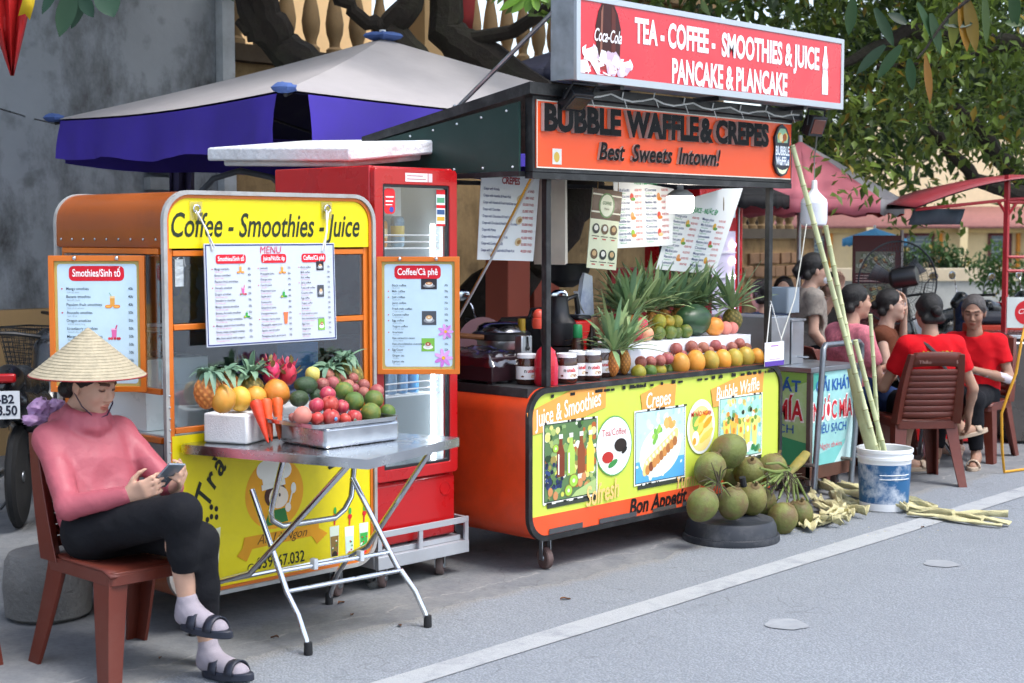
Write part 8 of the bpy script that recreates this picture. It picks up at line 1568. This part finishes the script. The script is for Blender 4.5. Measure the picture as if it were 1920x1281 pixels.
def motorbike(label, loc, heading, col_, plate=None, mirrors=True):
    t = thing('motorbike', label, 'motorbike', loc, heading-R_(90), 'parked motorbikes'); X = (1,0,0)
    wheel(t, (0,.62,.29), .29, X); wheel(t, (0,-.60,.29), .29, X, .06)
    paint = M('bike_'+col_, col_, r=.25, var=.08, coat=.5)
    def sb(name, prims, m_, res=.02):
        s = SDF(); [s.cone(*p) for p in prims]; v_, f_ = s.mesh(res, smooth=1); return meshob(name, v_, f_, m_, t, None, True)
    sb('body', [((0,-.75,.72),(0,-.2,.62),.10,.13,.06),((0,-.2,.62),(0,.2,.42),.12,.09,.08),((0,.2,.42),(0,.45,.62),.08,.12,.08),((0,.45,.62),(0,.50,.92),.12,.10,.06),((0,-.35,.45),(0,.1,.38),.11,.1,.06)], paint)
    sb('seat', [((0,-.72,.82),(0,-.45,.80),.085,.10,.04),((0,-.45,.80),(0,-.05,.74),.10,.09,.04)], mbk); sb('tail', [((0,-.82,.86),(0,-.95,.84),.085,.07,.04),((0,-.95,.78),(0,-1.0,.66),.06,.05,.04)], mbk); sb('front_mudguard', [((0,.82,.52),(0,.62,.60),.05,.055,.03),((0,.62,.60),(0,.45,.50),.055,.05,.03)], paint)
    B().box(-.075,.075,-1.04,-1.0,.86,.91).build('tail_light', M('tail_red','#a8141a',r=.2), t, local=True, bevel=.012)
    b = B(); b.tube([(-.34,.34,1.04),(-.2,.44,1.03),(0,.47,1.0),(.2,.44,1.03),(.34,.34,1.04)], .014, 8); b.build('handlebar', blackp, t, local=True)
    sb('headlight', [((0,.52,.98),(0,.58,.94),.085,.06,.03)], mbk)
    for sx in (-1,1):
        b = B(); b.tube([(sx*.05,.48,.85),(sx*.06,.6,.35)], .022, 8); b.build('fork', galv, t, local=True)
        if mirrors: b = B(); b.tube([(sx*.24,.42,1.04),(sx*.27,.42,1.14),(sx*.32,.4,1.2)], .007, 6); b.build('mirror_stalk', chrome, t, local=True); b = B(); b.ell((sx*.36,.4,1.22), (.065,.014,.045), 14, 8); b.build('mirror', M('mirror_glass','#e6eef4',r=.05,metal=1,var=0), t, local=True)
        b = B(); b.tube([(sx*.09,-.2,.3),(sx*.12,-.6,.29)], .018, 8); b.build('swing_arm', galv, t, local=True)
    b = B(); b.tube([(.12,.0,.22),(.15,-.4,.24),(.17,-.85,.38)], [.025,.035,.045], 10); b.build('exhaust', M('dark_exhaust','#4a4c50',r=.35,metal=.8), t, local=True)
    b = B(); b.tube([(0,-.1,.25),(-.2,-.12,.02)], .01, 6); b.build('stand', blackp, t, local=True)
    if plate:
        o = B().box(-.098,.098,-1.055,-1.05,.67,.82).build('number_plate', M('plate_white','#d8dce0',r=.4,var=.03), t, local=True); pr = Pr((0,-1.0556,.67),(1,0,0),(0,0,1)); pr.text(plate[0], .0, .085, .045, '#22283a', w=.14, al='c', bold=.03); pr.text(plate[1], .0, .022, .05, '#22283a', w=.17, al='c', bold=.03); pq = pr.build('plate_text', PRINT, None, smooth=False, local=True); pq.parent = o
    return t
p = at(2,770,dep=7.9); hd_ = 52; dvec = Vector((math.cos(R_(hd_)), math.sin(R_(hd_)), 0)); l_ = p+dvec*1.05; l_.z = 0
motorbike('black motorbike seen from behind at the left picture edge', l_, R_(hd_), '#14161a', ('15-B2','448.50'), False)
p = at(980,600,dep=11.0); motorbike('dark motorbike with round mirror behind the counter', (p.x,p.y,0), R_(-150), '#2a2f3a')
p = cw(5.15,15.6); motorbike('blue-black motorbike parked behind the elderly woman', p, R_(150), '#1c2a4a'); p = cw(4.5,15.9); motorbike('dark motorbike parked beside the blue-black one', p, R_(165), '#17181c'); p = cw(5.9,15.8); motorbike('black motorbike with orange lamp farthest right in the row', p, R_(140), '#111214')
# bicycle with basket
by_ = thing('bicycle', 'old blue bicycle with black wire basket leaning by the left wall', 'bicycle', at(60,800,dep=8.8), R_(60)-R_(90)); by_.location.z = 0; by_.location = cw((58-960)/FPX*10.6, 10.6)+.67*Vector((math.cos(R_(12)),math.sin(R_(12)),0)); by_.rotation_euler = (0,0,R_(12-90)); by_.scale = (1.08,)*3
blu = M('turquoise_paint','#2f7f94',r=.4,var=.15); wheel(by_, (0,-.5,.33), .33, (1,0,0), .03, spoke=24); wheel(by_, (0,.55,.33), .33, (1,0,0), .03, spoke=24)
b = B()
for a, c in (((0,-.42,.75),(0,-.1,.3)),((0,-.1,.3),(0,.3,.8)),((0,-.38,.62),(0,.28,.72)),((0,-.1,.3),(0,.55,.33)),((0,.3,.8),(0,.55,.33))): b.tube([a,c], .016, 8)
b.build('frame', blu, by_, local=True); b = B()
for sx in (-1,1): b.tube([(sx*.05,-.42,.72),(sx*.05,-.5,.33)], .012, 6)
b.tube([(0,-.42,.7),(0,-.40,.98)], .014, 6); b.build('fork', blu, by_, local=True); b = B(); b.tube([(-.28,-.22,.98),(-.2,-.36,1.0),(0,-.40,1.0),(.2,-.36,1.0),(.28,-.22,.98)], .011, 6); b.build('handlebar', blackp, by_, local=True)
b = B()
for k in range(9): t_ = k/8; z_ = .66+.26*t_; w1, d1 = .13+.05*t_, .10+.03*t_; b.tube([(-w1,-.62-d1,z_),(w1,-.62-d1,z_),(w1,-.62+d1,z_),(-w1,-.62+d1,z_),(-w1,-.62-d1,z_)], .003 if k < 8 else .006, 4)
for k in range(22):
    f = k/21; 
    for sy in (-1,1): b.tube([(-.13+.26*f,-.62+sy*.10,.66),(-.18+.36*f,-.62+sy*.13,.92)], .0025, 4)
for k in range(14):
    f = k/13
    for sx in (-1,1): b.tube([(sx*.13,-.72+.2*f,.66),(sx*.18,-.75+.26*f,.92)], .0025, 4)
b.box(-.13,.13,-.72,-.52,.655,.662); b.build('basket', blackp, by_, local=True); b = B(); b.ell((0,.3,.86), (.09,.14,.04), 14, 8); b.build('saddle', rubber, by_, local=True)
B().tube([(0,-.5+.36*math.cos(a),.33+.36*math.sin(a)) for a in np.linspace(.2,2.4,14)], .02, 6, flat=.3).build('mudguard', M('dusty_mudguard','#3a3f44',r=.5), by_, local=True)
# stone block at left
p = at(62,1168,z=0)+FWD*.12+RGT*.03; b = B(); b.lathe([(.15,0),(.18,.02),(.19,.14),(.18,.25),(.16,.285),(.1,.30),(.003,.30)], p, 30); tag(b.build('stone_block', M('rough_concrete','#6d6d6c',r=.95,var=.2,sc_=6,bump=1,bsc=30,dirt=.5)), 'round grey concrete block behind the woman chair', 'block')
# flag at top left
fl = thing('flag', 'drooping red flag with yellow star in the top left corner', 'flag', at(10,-60,dep=7.2)); b = B(); rows = []
for i in range(13):
    f = i/12; yc = -90+232*f; wl_, wr_ = -45+65*f**1.3, 74-48*f**1.2
    rows.append([at(wl_+(wr_-wl_)*j/10, yc, dep=7.2+.05*math.sin(j*1.9+f*2)*(1-.3*f)) for j in range(11)])
b.grid(rows); b.build('cloth', M('flag_red','#b81a1a',r=.65,var=.1,transl=.2), fl, solid=.002, ang=70)
b = B(); b.add([at(x_,y_,dep=7.12) for x_,y_ in ((36,-40),(70,-30),(64,10),(56,38),(47,26),(34,30),(42,2))], [tuple(range(7))]); b.build('star', M('flag_yellow','#d8b81e',r=.65,transl=.2), fl, solid=.002); B().tube([at(-60,-160,dep=7.3), at(80,-110,dep=7.2)], .012, 8).build('pole', M('pole_wood','#6b5a42',r=.7), fl)
b = B(); b.tube([at(-40,192,n=5.5), at(20,210,n=5.3), at(60,222,dep=11.5), lc+Vector((0,0,-.03))], .006, 5); tag(b.build('cable', blackp), 'thin black wire from the left edge to the umbrella corner', 'cable')
# industrial fan
fc = at(1683,530,dep=12.5); fn = thing('stand_fan', 'big industrial stand fan with round wire cage behind the tables', 'fan', (fc.x,fc.y,0)); Rf = frame(-FWD+RGT*.15); rF = .345; wire = M('dark_wire','#3a3d42',r=.4,metal=.7)
b = B()
for r_ in (.08,.14,.2,.26,.31): b.tube([fc+Rf@Vector((r_*math.cos(a), r_*math.sin(a), .06*(1-(r_/rF)**2))) for a in np.linspace(0,2*math.pi,33)], .0022, 4)
b.tube([fc+Rf@Vector((rF*math.cos(a), rF*math.sin(a), 0)) for a in np.linspace(0,2*math.pi,49)], .008, 6)
for k in range(72):
    a = 2*math.pi*k/72
    for sg in (-1,1): b.tube([fc+Rf@Vector((.06*math.cos(a), .06*math.sin(a), sg*.075)), fc+Rf@Vector((.22*math.cos(a), .22*math.sin(a), sg*.06)), fc+Rf@Vector((rF*math.cos(a), rF*math.sin(a), 0))], .0016, 3)
b.build('cage', wire, fn)
for k in range(3):
    a = k*2.094+.4; d = Rf@Vector((math.cos(a), math.sin(a), 0)); e = Rf@Vector((-math.sin(a), math.cos(a), 0)); z_ = Rf@Vector((0,0,1)); b = B(); b.grid([[fc+d*(.05+.2*f)+e*(w_*(.03+.04*f))+z_*(w_*.03) for w_ in (-1,0,1)] for f in (0,.3,.6,.9,1.0)]); b.build('blade', M('grey_blade','#6b6e70',r=.6), fn, solid=.004)
mc = at(1697,520,dep=12.25); B().lathe([(.06,-.12),(.085,-.09),(.085,.08),(.075,.1),(.003,.105)], mc, 22, frame(RGT*1-FWD*.5+UP*.2)).build('motor', darkp, fn); b = B(); b.tube([mc-UP*.05, (mc.x,mc.y,.05)], .022, 8); b.lathe([(.25,0),(.25,.03),(.03,.07)], (mc.x,mc.y,0), 24); b.build('stand', darkp, fn)
# food sign board behind the fan
sb_ = thing('food_sign', 'maroon food picture board standing behind the fan', 'sign board', at(1645,600,dep=13.6)); a, c = at(1600,452,dep=13.6), at(1690,552,dep=13.6); w_ = (c-a).dot(RGT); h_ = a.z-c.z; o = Vector((a.x,a.y,c.z-.30))
B().prism([(0,0),(w_,0),(w_,h_+.35),(0,h_+.35)], o, RGT, UP, FWD*.03).build('board', M('maroon_board','#5a1c20',r=.5,var=.08), sb_); pr = Pr(o-FWD*.001, RGT, UP)
for (y0,y1) in ((.40,.82),(1.02,1.42)):
    pr.rect(w_*.05,w_*.86,h_*y0,h_*y1,'#8a8a78',1)
    for _ in range(60): pr.disc(w_*random.uniform(.1,.8), random.uniform(h_*y0+.025,h_*y1-.025), .022, .016, random.choice(['#9aa88a','#c9a86a','#5a6a4a','#d8d8cc','#8a5a3a','#b0b8a8']), 2, random.uniform(0,3), 9)
for k in range(3): pr.rect(w_*.06,w_*.8,h_*(.86+.05*k),h_*(.88+.05*k),'#c9b0a8',3)
pr.done('board_print', sb_); b = B(); b.prism([(w_-.01,0),(w_+.01,0),(w_+.01,h_+.4),(w_-.01,h_+.4)], o-FWD*.01, RGT, UP, FWD*.05); b.build('edge', M('white_edge','#c9c4c0',r=.6), sb_)
p = at(1640,440,dep=26); round_umb('small sky-blue canopy far behind the fan', (p.x,p.y), .55, at(1640,448,dep=26).z, at(1640,428,dep=26).z, [M('blue_canopy','#4a9ac4',r=.7,transl=.2)], 8, .12)
# red canopy stall at the right edge
rc = thing('canopy_stall', 'red framed canopy stall with grey flap at the right picture edge', 'food stall', cw(4.2,12.3)); redf = M('red_frame_paint','#a8222a',r=.45,var=.1,dirt=.2)
A_, B_ = at(1717,389,dep=12), at(1960,330,dep=12); A2, B2 = A_+FWD*1.6+UP*.02, B_+FWD*1.6+UP*.02; b = B(); n = 10
b.grid([[p_.lerp(q_, i/n)+UP*(.05*math.sin(math.pi*i/n)) for i in range(n+1)] for p_, q_ in ((A_,B_),(A_.lerp(A2,.5)+UP*.03,B_.lerp(B2,.5)+UP*.03),(A2,B2))]); b.build('canopy', M('red_pvc','#8f333b',r=.4,var=.08), rc, solid=.006, ang=60)
b = B(); b.grid([[p_.lerp(q_, i/n)+UP*(.05*math.sin(math.pi*i/n)-.012) for i in range(n+1)] for p_, q_ in ((A_,B_),(A2,B2))]); b.build('canopy_lining', M('dark_grey_lining','#4a4a52',r=.7), rc)
b = B(); C_, D_ = at(1714,392,dep=12.4), at(1808,392,dep=12.6); b.grid([[C_.lerp(D_, i/8)-UP*(h_*v)+FWD*.03*math.sin(i*1.3+v*2)+RGT*(-.04*v) for i in range(9)] for v, h_ in ((0,.13),(.5,.13),(1,.13))]); b.build('side_flap', M('blue_grey_flap','#4a5560',r=.7,var=.1), rc, solid=.004, ang=70)
P1 = at(1889,340,dep=12.1); P2 = at(1895,620,dep=12.1); b = B(); b.box(-.018,.018,-.018,.018,0,P1.z+.05); o = b.build('post', redf, rc, local=True); o.matrix_parent_inverse = wmat(rc).inverted(); o.location = (P1.x,P1.y,0); P3 = P1+RGT*.55
for y_ in (380,482,508,562): q1 = at(1889,y_,dep=12.1); B().tube([q1, q1+RGT*.6], .014, 6).build('rail', redf, rc)
B().tube([at(1717,393,dep=12.05), at(1889,375,dep=12.1), at(1960,370,dep=12.1)], .015, 6).build('rail', redf, rc); B().tube([at(1870,375,dep=12.1), at(1889,405,dep=12.1)], .012, 6).build('brace', redf, rc); B().tube([at(1910,375,dep=12.1), at(1889,405,dep=12.1)], .012, 6).build('brace', redf, rc)
o = P3.copy(); o.z = 0; B().box(o.x-.018,o.x+.018,o.y-.018,o.y+.018,0,P1.z).build('post', redf, rc)
# steel cabinet with cola disc beneath
cb = thing('steel_cabinet', 'steel and glass food cabinet under the red canopy', 'cabinet', cw(4.15,11.9)); o = cw(3.95,11.7); T_ = lambda x_, y_, z_: o+RGT*x_+FWD*y_+UP*z_
Rc = Matrix((RGT, FWD, UP)).transposed(); B().obox(T_(.45,.3,.42), (.95,.6,.80), Rc).build('body', M('dark_steel','#5f5a58',r=.25,metal=.8,var=.15), cb, bevel=.006); B().obox(T_(.45,.3,.85), (1.0,.65,.03), Rc).build('worktop', steel, cb, bevel=.004); B().tube([T_(-.02,-.04,.80), T_(.95,-.04,.80)], .012, 6).build('hand_rail', chrome, cb)
sg_ = B().obox(T_(.05,.0,1.04), (.24,.02,.24), Rc).build('cola_sign', M('pale_sign','#c9d0cc',r=.5), cb); pr = Pr(T_(.05,-.0106,1.04), RGT, UP); pr.disc(.03,.0,.09,.095,'#c41c26',1,n=24); pr.text('Coca', .03, -.01, .04, '#f0e0e0', w=.12, al='c', shear=.3, L=3); pr.done('sign_print', sg_)
c = at(1862,600,dep=12.6); b = B(); b.obox((c.x,c.y,.45), (.4,.4,.9), Rc); o_ = b.build('drinks_crate_stack', M('orange_red_crate','#c93a20',r=.5,var=.1), bevel=.01); tag(o_, 'orange-red plastic crate tower left of the red canopy post', 'crate'); B().obox((c.x,c.y,.95), (.42,.42,.09), Rc).build('cushion', M('dark_cushion','#2a2e38',r=.7), o_, bevel=.03)
c = at(1655,600,dep=12.2); b = B(); b.obox(cw(3.35,11.9,.73), (.8,.5,.05), Rc); b.obox(cw(3.35,11.9,.36), (.7,.4,.68), Rc); tag(b.build('red_freezer', M('red_plastic_box','#c4161c',r=.4,var=.08), bevel=.01), 'red box counter behind the girl with glasses', 'counter')
b = B(); pts = [at(1915,640,dep=10.2), at(1905,700,dep=10.2), at(1890,740,dep=10.2), at(1878,775,dep=10.2)]; b.tube([at(1950,345,dep=12.0), at(1948,420,dep=11.6), at(1935,560,dep=10.6)]+pts+[pts[-1]+Vector((.02,0,-.25)), Vector((pts[-1].x+.06,pts[-1].y,.012)), Vector((pts[-1].x+.5,pts[-1].y-.1,.012))], .010, 6); tag(b.build('yellow_cable', M('yellow_rubber','#c9921e',r=.6)), 'yellow cable hanging down at the right picture edge', 'cable')
b = B(); a = at(1150,470,dep=11.0); b.obox(at(1235,560,dep=11.2)*1, (.75,.4,.95), Rc); o_ = b.build('red_cabinet', M('dark_red_cabinet','#7a1a1c',r=.5,var=.12), bevel=.01); tag(o_, 'dark red cabinet standing behind the pineapples', 'cabinet'); o_.location.z = .45
b = B(); c = at(1235,640,dep=11.2); b.obox((c.x,c.y,.24), (.7,.36,.42), Rc); tag(b.build('crate', M('wood_crate','#6b4a30',r=.8,var=.2), bevel=.01), 'wooden crate under the dark red cabinet', 'crate')
# litter: leaves, bottle, pebbles
def litter(label, px, py, s_, m_, rot):
    p = at(px,py,z=0); b = B(); d = Vector((math.cos(rot), math.sin(rot), 0)); e = Vector((-d.y, d.x, 0)); b.grid([[p+d*(s_*(f-.5))+e*(s_*.22*w_*math.sin(math.pi*(f*.9+.05)))+UP*(.004+.006*abs(w_)+.004*math.sin(f*5)) for w_ in (-1,0,1)] for f in np.linspace(0,1,6)]); tag(b.build('fallen_leaf', m_), label, 'leaf', 'fallen leaves')
lm = M('dry_leaf','#6b4428',r=.8,var=.3)
for l, px, py, s_, r_ in (('dry leaf left of the right table foot',750,1175,.06,1.0),('curled dry leaf under the steel table',640,1132,.07,.3),('small dry leaf in front of the table foot cap',515,1197,.05,2.0),('small dry leaf near the fridge trolley',660,1155,.045,.6),('twig-like dry leaf right of the stall wheel',1060,1125,.07,-.4),('dry leaf by the phone woman chair leg',300,1236,.05,.9),('tiny dry leaf beside the white road line',1730,990,.05,.2)): litter(l, px, py, s_*.75, lm, r_)
p = at(712,1098,z=0); b = B(); ax3 = Vector((.9,.4,.0)); b.lathe([(.001,0),(.03,.004),(.033,.03),(.033,.12),(.028,.15),(.013,.185),(.013,.205)], p+UP*.034-ax3*.1, 16, frame(ax3)); tag(b.build('water_bottle', glass('pet_bottle',(.85,.92,.93),.12,.05)), 'empty clear plastic bottle lying under the coffee cart', 'bottle')
# rest of the yard: hanging cloth by the wall
b = B(); rows = [[at(318+46*j/8, 300+60*i/4, dep=11.6+.06*math.sin(j*1.6)) for j in range(9)] for i in range(5)]; b.grid(rows); tag(b.build('hanging_cloth', M('slate_cloth','#3f3a5c',r=.85,var=.15), solid=.004, ang=70), 'slate purple cloth hanging under the umbrella behind the cart', 'cloth')
b = B(); b.tube([at(375,362,dep=9.5), at(400,335,dep=9.5), at(450,320,dep=9.5), at(510,333,dep=9.5), at(540,360,dep=9.5)], .02, 7); tag(b.build('hoop', M('grey_hoop','#4a4e54',r=.5)), 'dark hoop-shaped tube behind the coffee cart roof', 'hoop')
